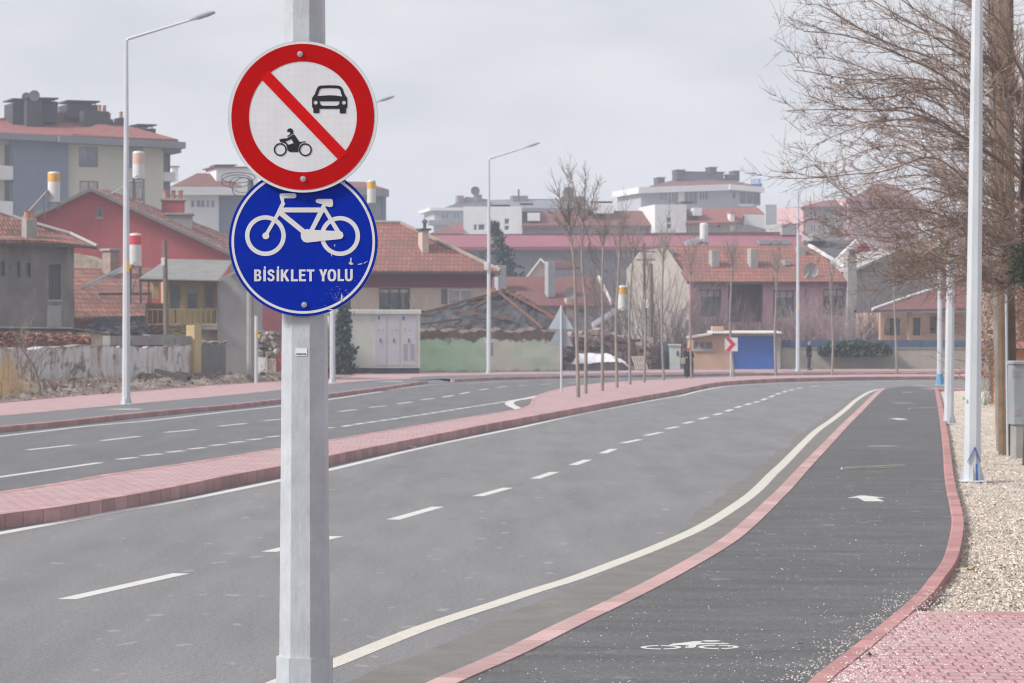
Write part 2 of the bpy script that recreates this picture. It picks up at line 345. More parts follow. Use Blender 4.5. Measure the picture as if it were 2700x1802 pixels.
# dirt bank in front of the old walls on the left
top = [W(-700, 1030, 92), W(0, 1030, 106), W(300, 1010, 118), W(528, 1000, 126), W(700, 990, 132), W(880, 985, 141)]
bot = [G(*p, ZF) for p in [(-700, 1120), (0, 1063), (300, 1037), (528, 1019), (700, 1008), (880, 997.5)]]
top = resample(smooth(setz(top, 0), 8), .5); bot = resample(smooth(setz(bot, 0), 8), .5); nn = 150
def at(P, t): i = t * (len(P) - 1); k = min(int(i), len(P) - 2); return P[k].lerp(P[k + 1], i - k)
mb = MB(); gr = []
for i in range(nn * 2 + 1):
    row = []
    for j in range(19):
        p = at(bot, i / nn / 2).lerp(at(top, i / nn / 2), j / 16); s_ = j / 16
        z = ZF - .01 + min(1, s_ * 3) * (.04 + .28 * noise.fractal(p * .5, 1, 2, 4) + .13 * noise.noise(p * 2.2)) + .25 * s_
        row.append((p.x, p.y, max(z, ZF - .02) if j else ZF - .03))
    gr.append(row)
b0 = len(mb.v)
for r_ in gr: mb.v += r_
for i in range(nn * 2):
    for j in range(18): a = i * 19 + j; mb.f.append((a, a + 19, a + 20, a + 1)[::-1]); mb.t.append(1.0); mb.mi.append(0)
BANK = mb.build('ground', dirt('rubble_bank_dirt', (.085, .06, .05), (.17, .13, .11), (.40, .35, .30), 1.7, 1.0), kind='structure', smooth=True)
# --- right cycle path with its kerbs, gravel and pavement
ZP = .13; ZG = .07
KL = smooth([G(*p, ZP) for p in [(0, 2400), (700, 2020), (900, 1903), (1113, 1802), (1300, 1723), (1451, 1650), (1617, 1573), (1757, 1502), (1891, 1425), (1969, 1362), (2022, 1313), (2052, 1285), (2112, 1223), (2165, 1171), (2218, 1118), (2253, 1086), (2306, 1036), (2324, 1024.6)]], 5)
KR = smooth([G(*p, ZP) for p in [(1700, 2250), (1950, 1990), (2123, 1802), (2230, 1718), (2361, 1613), (2420, 1560), (2447, 1526), (2482, 1480), (2499, 1430), (2508, 1377), (2503, 1335), (2494, 1290), (2488, 1238), (2486, 1195), (2480, 1130), (2471, 1065), (2464, 1024.6)]], 5)
KP = M('pale_kerb_stone', (.43, .275, .27), .85, .12, 5, .3, 60, tint=True, stain=((.42, .36, .355), .5, .7))
kerb(KL, .20, -.02, ZP + .004, 'kerb', side=1, step=.75).data.materials[0] = KP
kerb(KR, .135, -.02, ZP + .012, 'kerb', side=1).data.materials[0] = M('red_kerb_stone', (.38, .185, .185), .85, .14, 5, .3, 60, tint=True, stain=((.42, .3, .29), .5, .5))
KL2 = offset(KL, .195)
mb = MB(); sheet(mb, setz(KL2, 0) + [G(2400, 1016, ZP)] + list(reversed(setz(offset(KR, .01), 0))), ZP - .004); mb.build('path', PATHA, kind='structure')
ep = [G(2461, 1027, ZP), G(2600, 1026, ZP), G(2900, 1024, ZP)]; kerb(ep, 1.0, -.02, ZP + .01, 'kerb', side=-1, step=.8)
RP = G(2700, 1619, ZP); y0 = RP.y
i0 = min(range(len(KR)), key=lambda i: abs(KR[i].y - y0)); KRo = offset(KR, .128)
mb = MB(); sheet(mb, setz(KRo[:i0 + 1], 0) + [Vector((14, y0, 0)), Vector((14, 6, 0)), Vector((2, 6, 0))], ZP + .004); mb.build('pavement', PAVE, kind='structure')
kerb([Vector((KRo[i0].x, y0 - .12, 0)), Vector((14, y0 - .12, 0))], .115, -.02, ZP + .012, 'kerb', side=-1)
mb = MB(); gl = KRo[i0:]; gl = resample(setz(gl, 0), .35); ng = 44
for i in range(len(gl) - 1):
    for j in range(ng):
        q = []
        for (ii, jj) in ((i, j), (i, j + 1), (i + 1, j + 1), (i + 1, j)):
            p = gl[ii].lerp(Vector((gl[ii].x + 22, gl[ii].y, 0)), (jj / ng) ** 1.5)
            d = jj / ng; q.append((p.x, p.y, ZG - .02 + min(1, d * 40) * .0 + .035 * noise.fractal(p * 1.1, 1, 2, 4) + .012 * noise.noise(p * 6)))
        mb.face(q)
mb.build('ground', GRAV, kind='structure')
# gutter dust of the right kerb, tapered
rl = resample(KL, .4)[8:]
mb = MB(); ribbon(mb, wobble(setz(rl, 0), -.78, .16, .6), setz(offset(rl, .03), 0), .0012); mb.build('gutter', GUTT, kind='structure')
# ---------------------------------------------------------------- painted markings
def line(P, wd, m, name='road_marking', z=.0026):
    P = setz(P, 0); mb = MB(); ribbon(mb, offset(P, -wd / 2), offset(P, wd / 2), z); return mb.build(name, m, kind='structure')
CR = smooth([G(*p) for p in [(500, 1960), (700, 1818), (875, 1752), (1084, 1668), (1212, 1623.5), (1310, 1592), (1405, 1560), (1511, 1527), (1617, 1487.7), (1722, 1447), (1828, 1401), (1898, 1362), (1969, 1314), (2004, 1284), (2037, 1250), (2069, 1220), (2112, 1176), (2154, 1136), (2197, 1105.5), (2232, 1077.8), (2253, 1059), (2274, 1044.5), (2293, 1034), (2317, 1026.7)]], 4)
line([p for p in CR], .165, PAINTC)
ML = [G(*p) for p in [(-900, 1570), (0, 1407), (299, 1351), (408, 1332.5), (539, 1308.5), (736, 1268), (871, 1239), (1000, 1208), (1063, 1192.5), (1170, 1168.5), (1276, 1147), (1350, 1132), (1391, 1123.5), (1500, 1099), (1620, 1075), (1750, 1051), (1800, 1043), (1850, 1030), (1920, 1018.5), (1990, 1014.5), (2080, 1011), (2260, 1006.5), (2560, 1004.5), (3000, 1003)]]
line(smooth(ML, 4), .17, PAINT)
LL = [G(*p) for p in [(-900, 1252), (0, 1151), (234, 1124), (400, 1109), (592, 1087), (741, 1071), (871, 1053.5), (960, 1040), (1008, 1033)]]
line(smooth(LL, 4), .16, PAINT)
line(smooth([G(*p) for p in [(1020, 1029.5), (1100, 1019), (1150, 1014.5), (1250, 1010.5), (1350, 1005.5), (1500, 1002), (1700, 998), (1900, 995.5), (2500, 992.5)]], 4), .14, PAINTO)
# centre dashes of the near carriageway, traced along their line
def dashes(ends, wd, m):
    mb = MB()
    for (a, b) in ends:
        A = G(*a); B = G(*b); P = [A, A.lerp(B, .5), B]; ribbon(mb, offset(P, -wd / 2), offset(P, wd / 2), .0026)
    return mb.build('road_marking', m, kind='structure')
c = []
for x0, y0_, x1, y1_ in [(-480, 1692, -190, 1622), (175, 1581, 478, 1513), (708, 1456, 888, 1415), (1036, 1371, 1156, 1337), (1260, 1309, 1340, 1287), (1410, 1263, 1462, 1245.5), (1511, 1227, 1550, 1212), (1588, 1197, 1620, 1183)]:
    c.append(((x0, y0_), (x1, y1_)))
for z in [(1656, 1169.5, 1688, 1157), (1712, 1150, 1740, 1139.5), (1765, 1131, 1782, 1124.5), (1808, 1117, 1824, 1111), (1848, 1105, 1864, 1100.5), (1886, 1094.5, 1898, 1090.5), (1918, 1085.5, 1930, 1082)]: pass
for z in [(1760, 1131.5, 1785, 1125), (1803, 1117.5, 1827, 1112), (1845, 1106, 1867, 1100.5), (1883, 1095, 1903, 1090), (1914, 1085.5, 1930, 1080), (1940, 1076, 1954, 1071.5), (1966, 1068.5, 1979, 1064), (1990, 1062, 2000, 1058.5), (2009, 1056, 2020, 1051), (2030, 1048, 2040, 1043.5), (2048, 1040.5, 2056, 1037), (2066, 1035, 2073, 1031.5), (2082, 1030, 2092, 1027.5), (2101, 1025, 2115, 1022.5), (2135, 1020.3, 2158, 1018.3), (2195, 1017, 2230, 1016.2), (2265, 1013.6, 2300, 1013)]:
    c.append(((z[0], z[1]), (z[2], z[3])))
c[6] = ((1511, 1227), (1550, 1213)); c = [e for e in c if not (e[0][0] == 1588)]
for z in [(1583, 1199, 1618, 1185.5), (1643, 1180, 1676, 1169), (1704, 1156, 1742, 1145)]: pass
dashes([e for e in c if e[0][0] < 1560], .16, PAINT)
d2 = [((1585, 1195.5), (1612, 1184)), ((1648, 1170.5), (1685, 1161))]
d2 = [((1589, 1196), (1619, 1184.5)), ((1642, 1169), (1688, 1159.5)), ((1702, 1149), (1744, 1140.5)), ((1757, 1131.5), (1788, 1125.5))]
dashes(d2 + [e for e in c if e[0][0] > 1790], .16, PAINT)
# left carriageway
dashes([((-130, 1200), (-20, 1185)), ((72, 1187), (192, 1174)), ((268, 1162.5), (368, 1151)), ((435, 1141), (518, 1133)), ((577, 1124.5), (650, 1117)), ((697, 1110), (760, 1104)),
        ((892, 1086), (940, 1080.5)), ((974, 1075), (1018, 1070.5)), ((1046, 1066), (1086, 1060.5)), ((1110, 1055), (1144, 1051)), ((1167, 1048), (1196, 1043)), ((1213, 1039.5), (1238, 1034.5)), ((1264, 1029), (1288, 1025.5)), ((1310, 1022.5), (1336, 1019.5)), ((1366, 1018), (1390, 1016.5)), ((1422, 1014.5), (1456, 1012.5)), ((1494, 1010.7), (1530, 1009.5)), ((1410, 1003.8), (1440, 1003.4))], .15, PAINT)
dashes([((-300, 1295), (0, 1258.5)), ((0, 1258.5), (265, 1220.5))], .15, PAINT)
dl = []
for z in [(310, 1212, 360, 1206.5), (376, 1202.5, 426, 1197.5), (441, 1193.5, 484, 1189), (499, 1185, 541, 1180.5), (555, 1176, 595, 1172), (606, 1168.5, 644, 1164.5), (655, 1161, 692, 1157), (702, 1153.5, 738, 1150), (749, 1146.5, 785, 1143), (795, 1141, 830, 1137.5), (846, 1131, 880, 1127.5)]: dl.append(((z[0], z[1]), (z[2], z[3])))
x = 903.
pts = [(903, 1125.5), (935, 1120), (968, 1115), (1000, 1110.5), (1030, 1106.5), (1058, 1102), (1085, 1098), (1110, 1094.5), (1135, 1090.5), (1159, 1086.5), (1182, 1083), (1205, 1079.5), (1226, 1076), (1246, 1073), (1266, 1070), (1284, 1067), (1302, 1064.5), (1320, 1061.5), (1336, 1059)]
for (a, b) in zip(pts, pts[1:]): dl.append(((a[0], a[1]), (a[0] + (b[0] - a[0]) * .76, a[1] + (b[1] - a[1]) * .76)))
dashes(dl, .16, PAINT)
line(smooth([G(*p) for p in [(1421, 1044), (1395, 1050), (1368, 1054.5), (1350, 1058), (1343, 1063), (1347, 1069), (1362, 1076), (1376, 1082)]], 4), .28, PAINT)
# markings on the right path: cycle symbols and arrows
def on_path(px, py, u, v, z=ZP - .002):
    c_ = G(px, py, ZP); return Vector((c_.x + u, c_.y + v, z))
def flatpoly(mb, px, py, pts, sx=1, sy=1): mb_l = [on_path(px, py, a * sx, b * sy) for a, b in pts]; sheet(mb, mb_l, ZP - .002)
def cycle_symbol(px, py, s):
    mb = MB()
    def ring(cx, cy, r, wdt):
        for k in range(24):
            a0, a1 = 2 * math.pi * k / 24, 2 * math.pi * (k + 1) / 24
            if k in (5, 17): continue
            flatpoly(mb, px, py, [(s * (cx + r * math.cos(a)), s * (cy + r * math.sin(a))) for a in (a0, a1)] + [(s * (cx + (r - wdt) * math.cos(a)), s * (cy + (r - wdt) * math.sin(a))) for a in (a1, a0)])
    ring(-.31, 0, .235, .075); ring(.31, 0, .235, .075)
    def bar(a, b, wdt):
        A = Vector((*a, 0)); B = Vector((*b, 0)); n_ = (B - A).normalized(); n_ = Vector((n_.y, -n_.x, 0)) * wdt / 2
        flatpoly(mb, px, py, [(s * p.x, s * p.y) for p in (A - n_, A + n_, B + n_, B - n_)])
    bar((-.26, .3), (.14, .56), .24); bar((-.22, .3), (.06, .12), .15); bar((.06, .12), (-.04, -.02), .1); bar((.1, .5), (.42, .34), .07); bar((.08, .46), (.06, .1), .06)
    flatpoly(mb, px, py, [(s * (.2 + .13 * math.cos(a / 6 * math.pi)), s * (.66 + .11 * math.sin(a / 6 * math.pi))) for a in range(12)])
    mb.build('path_marking', PAINT, kind='structure')
mb = MB()
def zp(pts): sheet(mb, [G(1500 + x / 2.9375, 1550 + y / 2.9375, ZP + .003) for x, y in pts], ZP - .002)
for (wx, wy, g0, g1) in [(713, 456, -1.35, 1.62), (1160, 453, -1.4, 1.6)]:
    for k in range(40):
        a0, a1 = 2 * math.pi * k / 40, 2 * math.pi * (k + 1) / 40
        if k in (9, 29): continue
        zp([(wx + 158 * math.cos(a), wy + 16 * math.sin(a)) for a in (a0, a1)] + [(wx + 118 * math.cos(a), wy + 9.5 * math.sin(a)) for a in (a1, a0)])
zp([(775, 438), (800, 430), (900, 418), (960, 410), (1045, 406), (1015, 420), (1050, 423), (1235, 424), (1240, 430), (1060, 433), (1005, 434), (985, 440), (985, 452), (960, 460), (900, 459), (900, 452), (925, 448), (930, 442), (880, 439), (820, 441), (780, 442)])
zp([(1100 + 74 * math.cos(a / 6 * math.pi), 407 + 6 * math.sin(a / 6 * math.pi)) for a in range(12)])
mb.build('path_marking', PAINT, kind='structure')
def arrow(px, py, s):
    mb = MB(); flatpoly(mb, px, py, [(-.13 * s, -.7 * s), (.13 * s, -.7 * s), (.12 * s, .12 * s), (.26 * s, .12 * s), (.03 * s, .7 * s), (-.03 * s, .7 * s), (-.26 * s, .12 * s), (-.12 * s, .12 * s)]); mb.build('path_marking', PAINT, kind='structure')
arrow(2289, 1314, .95); arrow(2370, 1105, 1.0)
for (px, py, wd_, dy) in [(2331, 1176, .48, .25), (2383, 1063, .55, .4), (2392, 1035, .3, .6), (2416, 1018, .6, .6)]:
    mb = MB(); flatpoly(mb, px, py, [(-wd_ / 2 * 1.3, -dy / 2), (wd_ * .5, -dy * .3), (wd_ * .62, 0), (.05, dy * .5), (-wd_ * .62, 0)]); mb.build('path_marking', PAINTO, kind='structure')
mb = MB()
for (px, py, wd_, dy) in [(318, 1079, .55, .7), (1026, 1006, .6, 1.4), (1500, 987, .6, 1.5), (2020, 981.5, .9, 1.5)]:
    c_ = G(px, py, ZF); sheet(mb, [c_ + Vector(p) for p in ((-wd_, -dy / 3, 0), (wd_, -dy / 2, 0), (wd_, dy / 2, 0), (-wd_ * .2, dy / 2, 0))], ZF - .002)
mb.build('path_marking', PAINT, kind='structure')
# ================================================================ BUILDINGS
def D(y): return y * 1.1
class Fr:                                            # the frame of a facade: where photograph points lie on its plane
    def __init__(s, px0, Y0, px1, Y1, zb=0.0):
        s.O = Vector(((px0 - CX) * Y0 / F, Y0)); P1 = Vector(((px1 - CX) * Y1 / F, Y1)); s.d = (P1 - s.O).normalized(); s.n = Vector((-s.d.y, s.d.x)); s.zb = zb
        s.rz = math.atan2(s.d.y, s.d.x)
    def p(s, px, py, w=0.0):
        a = (px - CX) / F; t = (w + s.O.dot(s.n)) / (a * s.n.x + s.n.y); q = Vector((a * t, t)) - s.O
        return Vector((q.dot(s.d), w, H - (py - CY) / F * t - s.zb))
def bld(name, label, cat, px0, Y0, px1, Y1, group=None, zb=None):
    X0 = (px0 - CX) * D(Y0) / F
    if zb is None: zb = gz(X0, D(Y0)) - .1
    fr = Fr(px0, D(Y0), px1, D(Y1), zb)
    return empty(name, (fr.O.x, fr.O.y, zb), fr.rz, label, cat, group), fr
def wall(root, fr, rect, m, ops=(), w=0.0, depth=8.0, name='wall', base=True, rev=.16):
    xl, yt, xr, yb = rect; cxp = (xl + xr) / 2
    u0 = fr.p(xl, yt, w).x; u1 = fr.p(xr, yt, w).x; z1 = fr.p(cxp, yt, w).z; z0 = 0 if base else fr.p(cxp, yb, w).z
    R_ = []
    for o in ops:
        mid = (o[0] + o[2]) / 2; R_.append((fr.p(o[0], o[1], w).x, fr.p(o[2], o[1], w).x, fr.p(mid, o[3], w).z, fr.p(mid, o[1], w).z))
    us = sorted({u0, u1, *[x for r in R_ for x in r[:2]]}); zs = sorted({z0, z1, *[x for r in R_ for x in r[2:]]})
    mb = MB()
    for a, b in zip(us, us[1:]):
        for c, d in zip(zs, zs[1:]):
            mu, mz = (a + b) / 2, (c + d) / 2
            if mu < u0 or mu > u1 or mz < z0 or mz > z1: continue
            if any(r[0] < mu < r[1] and r[2] < mz < r[3] for r in R_): continue
            mb.face([(a, w, c), (b, w, c), (b, w, d), (a, w, d)])
    for a, b, c, d in R_:
        e = w + rev; mb.face([(a, w, c), (a, w, d), (a, e, d), (a, e, c)]); mb.face([(b, w, d), (b, w, c), (b, e, c), (b, e, d)])
        mb.face([(a, w, d), (b, w, d), (b, e, d), (a, e, d)]); mb.face([(b, w, c), (a, w, c), (a, e, c), (b, e, c)])
    k = w + depth
    mb.face([(u0, k, z0), (u0, k, z1), (u1, k, z1), (u1, k, z0)]); mb.face([(u0, w, z0), (u0, w, z1), (u0, k, z1), (u0, k, z0)])
    mb.face([(u1, w, z1), (u1, w, z0), (u1, k, z0), (u1, k, z1)]); mb.face([(u0, w, z1), (u1, w, z1), (u1, k, z1), (u0, k, z1)])
    return mb.build(name, m, root)
def window(root, fr, o, w=0.0, nx=2, nz=1, fm=None, gm=None, sill=None, curtain=0, fw=.07, name='window'):
    mid = (o[0] + o[2]) / 2; u0 = fr.p(o[0], o[1], w).x; u1 = fr.p(o[2], o[1], w).x; z0 = fr.p(mid, o[3], w).z; z1 = fr.p(mid, o[1], w).z
    e = w + .06; mb = MB()
    mb.box(u0, u1, e, e + .07, z1 - fw, z1); mb.box(u0, u1, e, e + .07, z0, z0 + fw)
    for k in range(nx + 1):
        x = u0 + (u1 - u0 - fw) * k / nx; mb.box(x, x + fw, e + .003, e + .066, z0 + fw, z1 - fw)
    for k in range(1, nz):
        z = z0 + (z1 - z0) * k / nz; mb.box(u0 + fw, u1 - fw, e + .006, e + .06, z - fw / 2, z + fw / 2)
    f = mb.build(name, fm or WHITEF, root)
    mb = MB(); mb.box(u0 + .01, u1 - .01, e + .03, e + .055, z0 + .01, z1 - .01); mb.build('pane', gm or GLASS, f)
    if curtain:
        mb = MB(); wd = (u1 - u0); n = 12
        for k in range(n):
            a = u0 + wd * k / n; b = u0 + wd * (k + 1) / n
            mb.face([(a, e + .02 + .01 * (k % 2), z0 + fw + (z1 - z0) * (1 - curtain)), (b, e + .02 + .01 * ((k + 1) % 2), z0 + fw + (z1 - z0) * (1 - curtain)), (b, e + .02 + .01 * ((k + 1) % 2), z1 - fw), (a, e + .02 + .01 * (k % 2), z1 - fw)])
        mb.build('curtain', CURT, f)
    if sill is not None:
        mb = MB(); mb.box(u0 - .08, u1 + .08, w - .09, w + .05, z0 - .09, z0 - .002); mb.build('sill', sill, f)
    return f
def slab(root, fr, pts, m, th=.14, name='roof', extra=()):   # sloping polygon from (px, py, depth) points, with thickness
    mb = MB()
    for P in [pts, *extra]:
        L_ = [fr.p(*q) for q in P]; mb.prism(L_, (0, 0, -th))
    return mb.build(name, m, root)
def block(root, fr, rect, w, depth, m, name='chimney', top=None, topm=None, pots=0, base=False, ch=.02):
    xl, yt, xr, yb = rect; mid = (xl + xr) / 2
    u0 = fr.p(xl, yt, w).x; u1 = fr.p(xr, yt, w).x; z1 = fr.p(mid, yt, w).z; z0 = 0 if base else fr.p(mid, yb, w).z
    mb = MB(); mb.bbox(u0, u1, w, w + depth, z0, z1, ch); o = mb.build(name, m, root)
    if top: mb = MB(); mb.bbox(u0 - top, u1 + top, w - top, w + depth + top, z1 + .002, z1 + .12, .02); mb.build('cap', topm or CONC, o)
    for k in range(pots):
        mb = MB(); x = u0 + (u1 - u0) * (k + .5) / pots; r = min(.16, (u1 - u0) / pots * .4); zz = z1 + (.12 if top else 0)
        mb.lathe([(r, zz), (r * .85, zz + .45), (r * 1.05, zz + .47), (r * 1.05, zz + .55), (r * .6, zz + .56)], 10, x, w + depth / 2); mb.build('chimney_pot', POT, o)
    return o
def fascia(root, fr, x0, y0, x1, y1, h_px, w, depth, m, name='fascia'):
    a = fr.p(x0, y0, w); b = fr.p(x1, y1, w); c = fr.p(x1, y1 + h_px, w); hh = b.z - c.z
    mb = MB(); mb.add([(a.x, w, a.z - hh), (b.x, w, b.z - hh), (b.x, w + depth, b.z - hh), (a.x, w + depth, a.z - hh), (a.x, w, a.z), (b.x, w, b.z), (b.x, w + depth, b.z), (a.x, w + depth, a.z)],
                     [(0, 3, 2, 1), (4, 5, 6, 7), (0, 1, 5, 4), (1, 2, 6, 5), (2, 3, 7, 6), (3, 0, 4, 7)])
    return mb.build(name, m, root)
def dish(root, fr, px, py, w, r, m, name='satellite_dish', face=-1):
    c_ = fr.p(px, py, w); mb = MB(); n = 16; prof = [(0, 0), (r * .5, .05 * r), (r * .85, .17 * r), (r, .26 * r)]
    b = len(mb.v); vs = []; fs = []
    for q, (rr, dd) in enumerate(prof):
        for k in range(n): a = 2 * math.pi * k / n; vs.append((c_.x + rr * math.cos(a), c_.y - dd, c_.z + rr * math.sin(a)))
    for q in range(3):
        for k in range(n): k2 = (k + 1) % n; fs.append((q * n + k, q * n + k2, (q + 1) * n + k2, (q + 1) * n + k))
    mb.add(vs, fs); mb.tube([(c_.x, c_.y, c_.z), (c_.x, c_.y + .1, c_.z - r * 1.5)], .04, 6); mb.tube([(c_.x, c_.y - .1, c_.z - r * .9), (c_.x, c_.y - r * .9, c_.z)], .02, 4)
    return mb.build(name, m, root)
TILE_O = tiles('orange_roof_tiles', (.42, .155, .115), (.33, .115, .09), .26, .24)
TILE_OLD = tiles('old_weathered_roof_tiles', (.43, .18, .125), (.25, .1, .08), .26, .22, dirt=(.1, .06, .055), bump=1.0)
TILE_R = tiles('red_roof_tiles', (.36, .115, .105), (.3, .095, .09), .26, .26, dirt=(.26, .09, .08))
TILE_M = tiles('maroon_roof_tiles', (.24, .075, .07), (.2, .06, .06), .26, .26, dirt=(.18, .09, .085))
TILE_D = tiles('dark_slate_roof', (.07, .075, .09), (.09, .09, .1), .4, .3, dirt=(.1, .1, .11))
REDW = M('faded_red_plaster', (.37, .075, .085), .9, .16, .5, .2, 20, stain=((.32, .12, .12), .3, .5))
CREAM = M('cream_plaster', (.56, .45, .39), .9, .1, .6, .15, 20, stain=((.35, .28, .24), .3, .4))
LCREAM = M('light_cream_plaster', (.52, .51, .43), .9, .07, .4)
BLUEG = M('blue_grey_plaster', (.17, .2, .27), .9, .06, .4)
GREYP = M('old_grey_cement_plaster', (.185, .17, .165), .95, .28, .7, .4, 25, stain=((.33, .3, .27), .5, .7))
LGREY = M('light_grey_plaster', (.34, .33, .33), .9, .12, .7, .2, 20, stain=((.24, .22, .22), .4, .5))
WHITEP = M('white_plaster', (.66, .66, .68), .85, .05, .5, stain=((.5, .49, .49), .4, .3))
PINKP = M('faded_pink_plaster', (.46, .27, .32), .9, .12, .7, .1, 20, stain=((.3, .19, .21), .3, .6))
ROSEP = M('pale_rose_plaster', (.5, .32, .33), .9, .06, .5)
MARO = M('maroon_sheet_metal', (.25, .075, .105), .6, .1, .4)
MAROW = M('dull_red_band', (.21, .065, .075), .85, .12, .8)
PEACH = M('peach_plaster', (.5, .32, .24), .9, .1, .8, .1, 20, stain=((.4, .25, .2), .3, .5))
YELP = M('pale_yellow_plaster', (.5, .39, .2), .9, .12, 1.0, .1, 20, stain=((.4, .33, .22), .3, .5))
DSLATE = M('dark_chimney_plaster', (.05, .052, .068), .9, .12, 1)
FASC = M('grey_fascia', (.2, .21, .24), .8, .06, .6)
BROWNE = M('dark_brown_eave', (.08, .045, .045), .8, .2, 2)
CORR = M('pale_corrugated_sheet', (.48, .47, .45), .8, .12, 1.2, stain=((.3, .29, .28), .5, .5))
WOOD = M('old_grey_brown_wood', (.16, .125, .105), .9, .3, 6, .5, 30)
RUST = M('rusty_brown_wood', (.17, .085, .06), .9, .25, 4, .4, 30)
LATHM = M('pale_wooden_lath', (.5, .46, .4), .85, .15, 5)
RUBBLE = M('grey_rubble_stone', (.25, .22, .2), .95, .3, 3, .5, 20, tint=True)
BLUEM = M('blue_painted_sheet', (.04, .14, .5), .55, .08, .8)
YELM = M('yellow_paint', (.62, .33, .04), .6, .15, 3)
REDM = M('red_tank_paint', (.55, .03, .06), .5, .08, 2)
TANKW = M('white_tank_enamel', (.6, .6, .6), .45, .08, 2, stain=((.42, .38, .33), .4, .5))
PEACHT = M('peach_tank_band', (.56, .38, .32), .6, .06, 2)
STEEL = M('steel_stand', (.2, .2, .22), .6, .2, 4)
PANELG = M('solar_collector_glass', (.1, .09, .12), .15, .2, 2)
PANELF = M('aluminium_panel_frame', (.5, .5, .52), .4, .1, 3, metal=.4)

# --- top left apartment block with the blue-grey panel
b, f = bld('apartment_building', 'large apartment block with blue-grey side panel and red hipped roof, at the left edge', 'building', -60, 220, 490, 226)
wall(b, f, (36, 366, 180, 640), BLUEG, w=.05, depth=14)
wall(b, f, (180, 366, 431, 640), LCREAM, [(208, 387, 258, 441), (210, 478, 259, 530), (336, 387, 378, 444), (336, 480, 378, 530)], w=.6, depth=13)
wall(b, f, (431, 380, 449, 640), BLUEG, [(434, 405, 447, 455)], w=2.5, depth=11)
wall(b, f, (-60, 366, 36, 640), LCREAM, [(12, 382, 33, 437), (12, 474, 33, 531), (12, 566, 33, 610), (-40, 382, -10, 437), (-40, 474, -10, 531)], w=1.6, depth=12)
for o in [(208, 387, 258, 441), (336, 387, 378, 444)]:
    wn = window(b, f, o, .6, 2, 1, BLUEG, GLASSP)
    mb = MB(); p0 = f.p(o[0], o[3] - 18, .6); p1 = f.p(o[2], o[3] - 2, .6)
    for k in range(4): z = p1.z + (p0.z - p1.z) * k / 3; mb.box(p0.x, p1.x, .52, .56, z, z + .05)
    mb.build('railing', FASC, wn)
for o in [(210, 478, 259, 530), (336, 480, 378, 530)]: window(b, f, o, .6, 2, 1, M('brown_window_frame', (.13, .09, .08), .7), GLASSP, curtain=.9)
for o in [(12, 382, 33, 437), (12, 474, 33, 531), (12, 566, 33, 610)]: window(b, f, o, 1.6, 3, 1, FASC, GLASSP)
window(b, f, (434, 405, 447, 455), 2.5, 1, 1, FASC, GLASS)
for (t, q) in [(437, 473), (531, 564)]: block(b, f, (-60, t, 35, q), -.1, 1.6, WHITEP, 'balcony')
block(b, f, (430, 454, 463, 478), 1.0, 2, WHITEP, 'balcony')
fascia(b, f, -60, 346, 156, 358, 16, -.9, 16, FASC); fascia(b, f, 156, 358, 490, 375, 17, -1.2, 15, FASC)
fascia(b, f, 430, 389, 478, 392, 12, .4, 10, FASC)
rf = slab(b, f, [(-60, 347, -.8), (156, 357, -.9), (470, 368, -.9), (300, 322, 6.5), (160, 296, 7), (-60, 318, 7)], TILE_R, .2, extra=[[(190, 354, -.7), (430, 367, -.7), (265, 324.5, 5.0)], [(-60, 318, 7), (160, 296, 7), (300, 322, 6.5), (420, 362, 14), (-60, 345, 14)]])
for r_, w_, d_, pt in [((33, 272, 70, 330), 5, 3, 0), ((70, 266, 112, 333), 4, 3, 0), ((112, 268, 153, 322), 5, 3, 0), ((177, 276, 262, 312), 6, 3, 0), ((221, 292, 263, 334), 4.4, 1.5, 0), ((262, 294, 288, 334), 4.5, 1.5, 2), ((286, 315, 299, 336), 4.6, 1.2, 1), ((313, 311, 338, 342), 5, 1.5, 1), ((361, 339, 411, 360), 4, 2, 0)]:
    block(rf, f, r_, w_, d_, DSLATE, pots=pt)
for (x0, x1, y, w_) in [(31, 72, 263.5, 5), (70, 153, 260, 4.5), (175, 262, 268, 6), (360, 412, 331, 4)]:
    a, c_ = f.p(x0, y, w_), f.p(x1, y, w_); mb = MB(); mb.box(a.x, c_.x, w_ - .2, w_ + 3.2, a.z, a.z + .12)
    for xx in (a.x + .3, c_.x - .3, (a.x + c_.x) / 2): mb.box(xx, xx + .08, w_ + .3, w_ + .38, a.z - .75, a.z)
    mb.build('chimney_cover', DARKM, rf)
dish(rf, f, 90, 253, 4, .45, FASC); dish(rf, f, 69, 257, 5, .4, FASC)

# --- white apartment behind the sign
b, f = bld('apartment_building', 'white apartment block with wide flat eaves and a grey wing, seen behind the signs', 'building', 430, 262, 1030, 268)
wall(b, f, (449, 512, 577, 720), WHITEP, [(503, 527, 514, 548), (517, 527, 541, 548), (544, 527, 553, 548), (556, 527, 567, 548)], depth=10)
for o, n_ in [((503, 527, 514, 548), 1), ((517, 527, 541, 548), 2), ((544, 527, 553, 548), 1), ((556, 527, 567, 548), 1)]: window(b, f, o, 0, n_, 1, WHITEF, GLASSP)
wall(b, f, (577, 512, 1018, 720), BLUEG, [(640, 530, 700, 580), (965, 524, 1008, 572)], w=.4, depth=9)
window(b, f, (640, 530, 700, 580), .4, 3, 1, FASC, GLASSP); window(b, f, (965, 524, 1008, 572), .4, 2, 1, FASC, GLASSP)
fascia(b, f, 446, 493, 930, 493, 21, -1.2, 13, WHITEP); fascia(b, f, 930, 496, 1026, 502, 17, -1.6, 12, FASC)
rf = slab(b, f, [(449, 492.5, -1), (640, 492.5, -1), (572, 458, 4), (520, 457, 4)], TILE_M, .2, extra=[[(860, 492, -1), (1024, 500, -1), (960, 480, 4), (880, 478, 4)], [(449, 492.5, 9), (520, 457, 4), (572, 458, 4), (640, 492.5, 9)]])
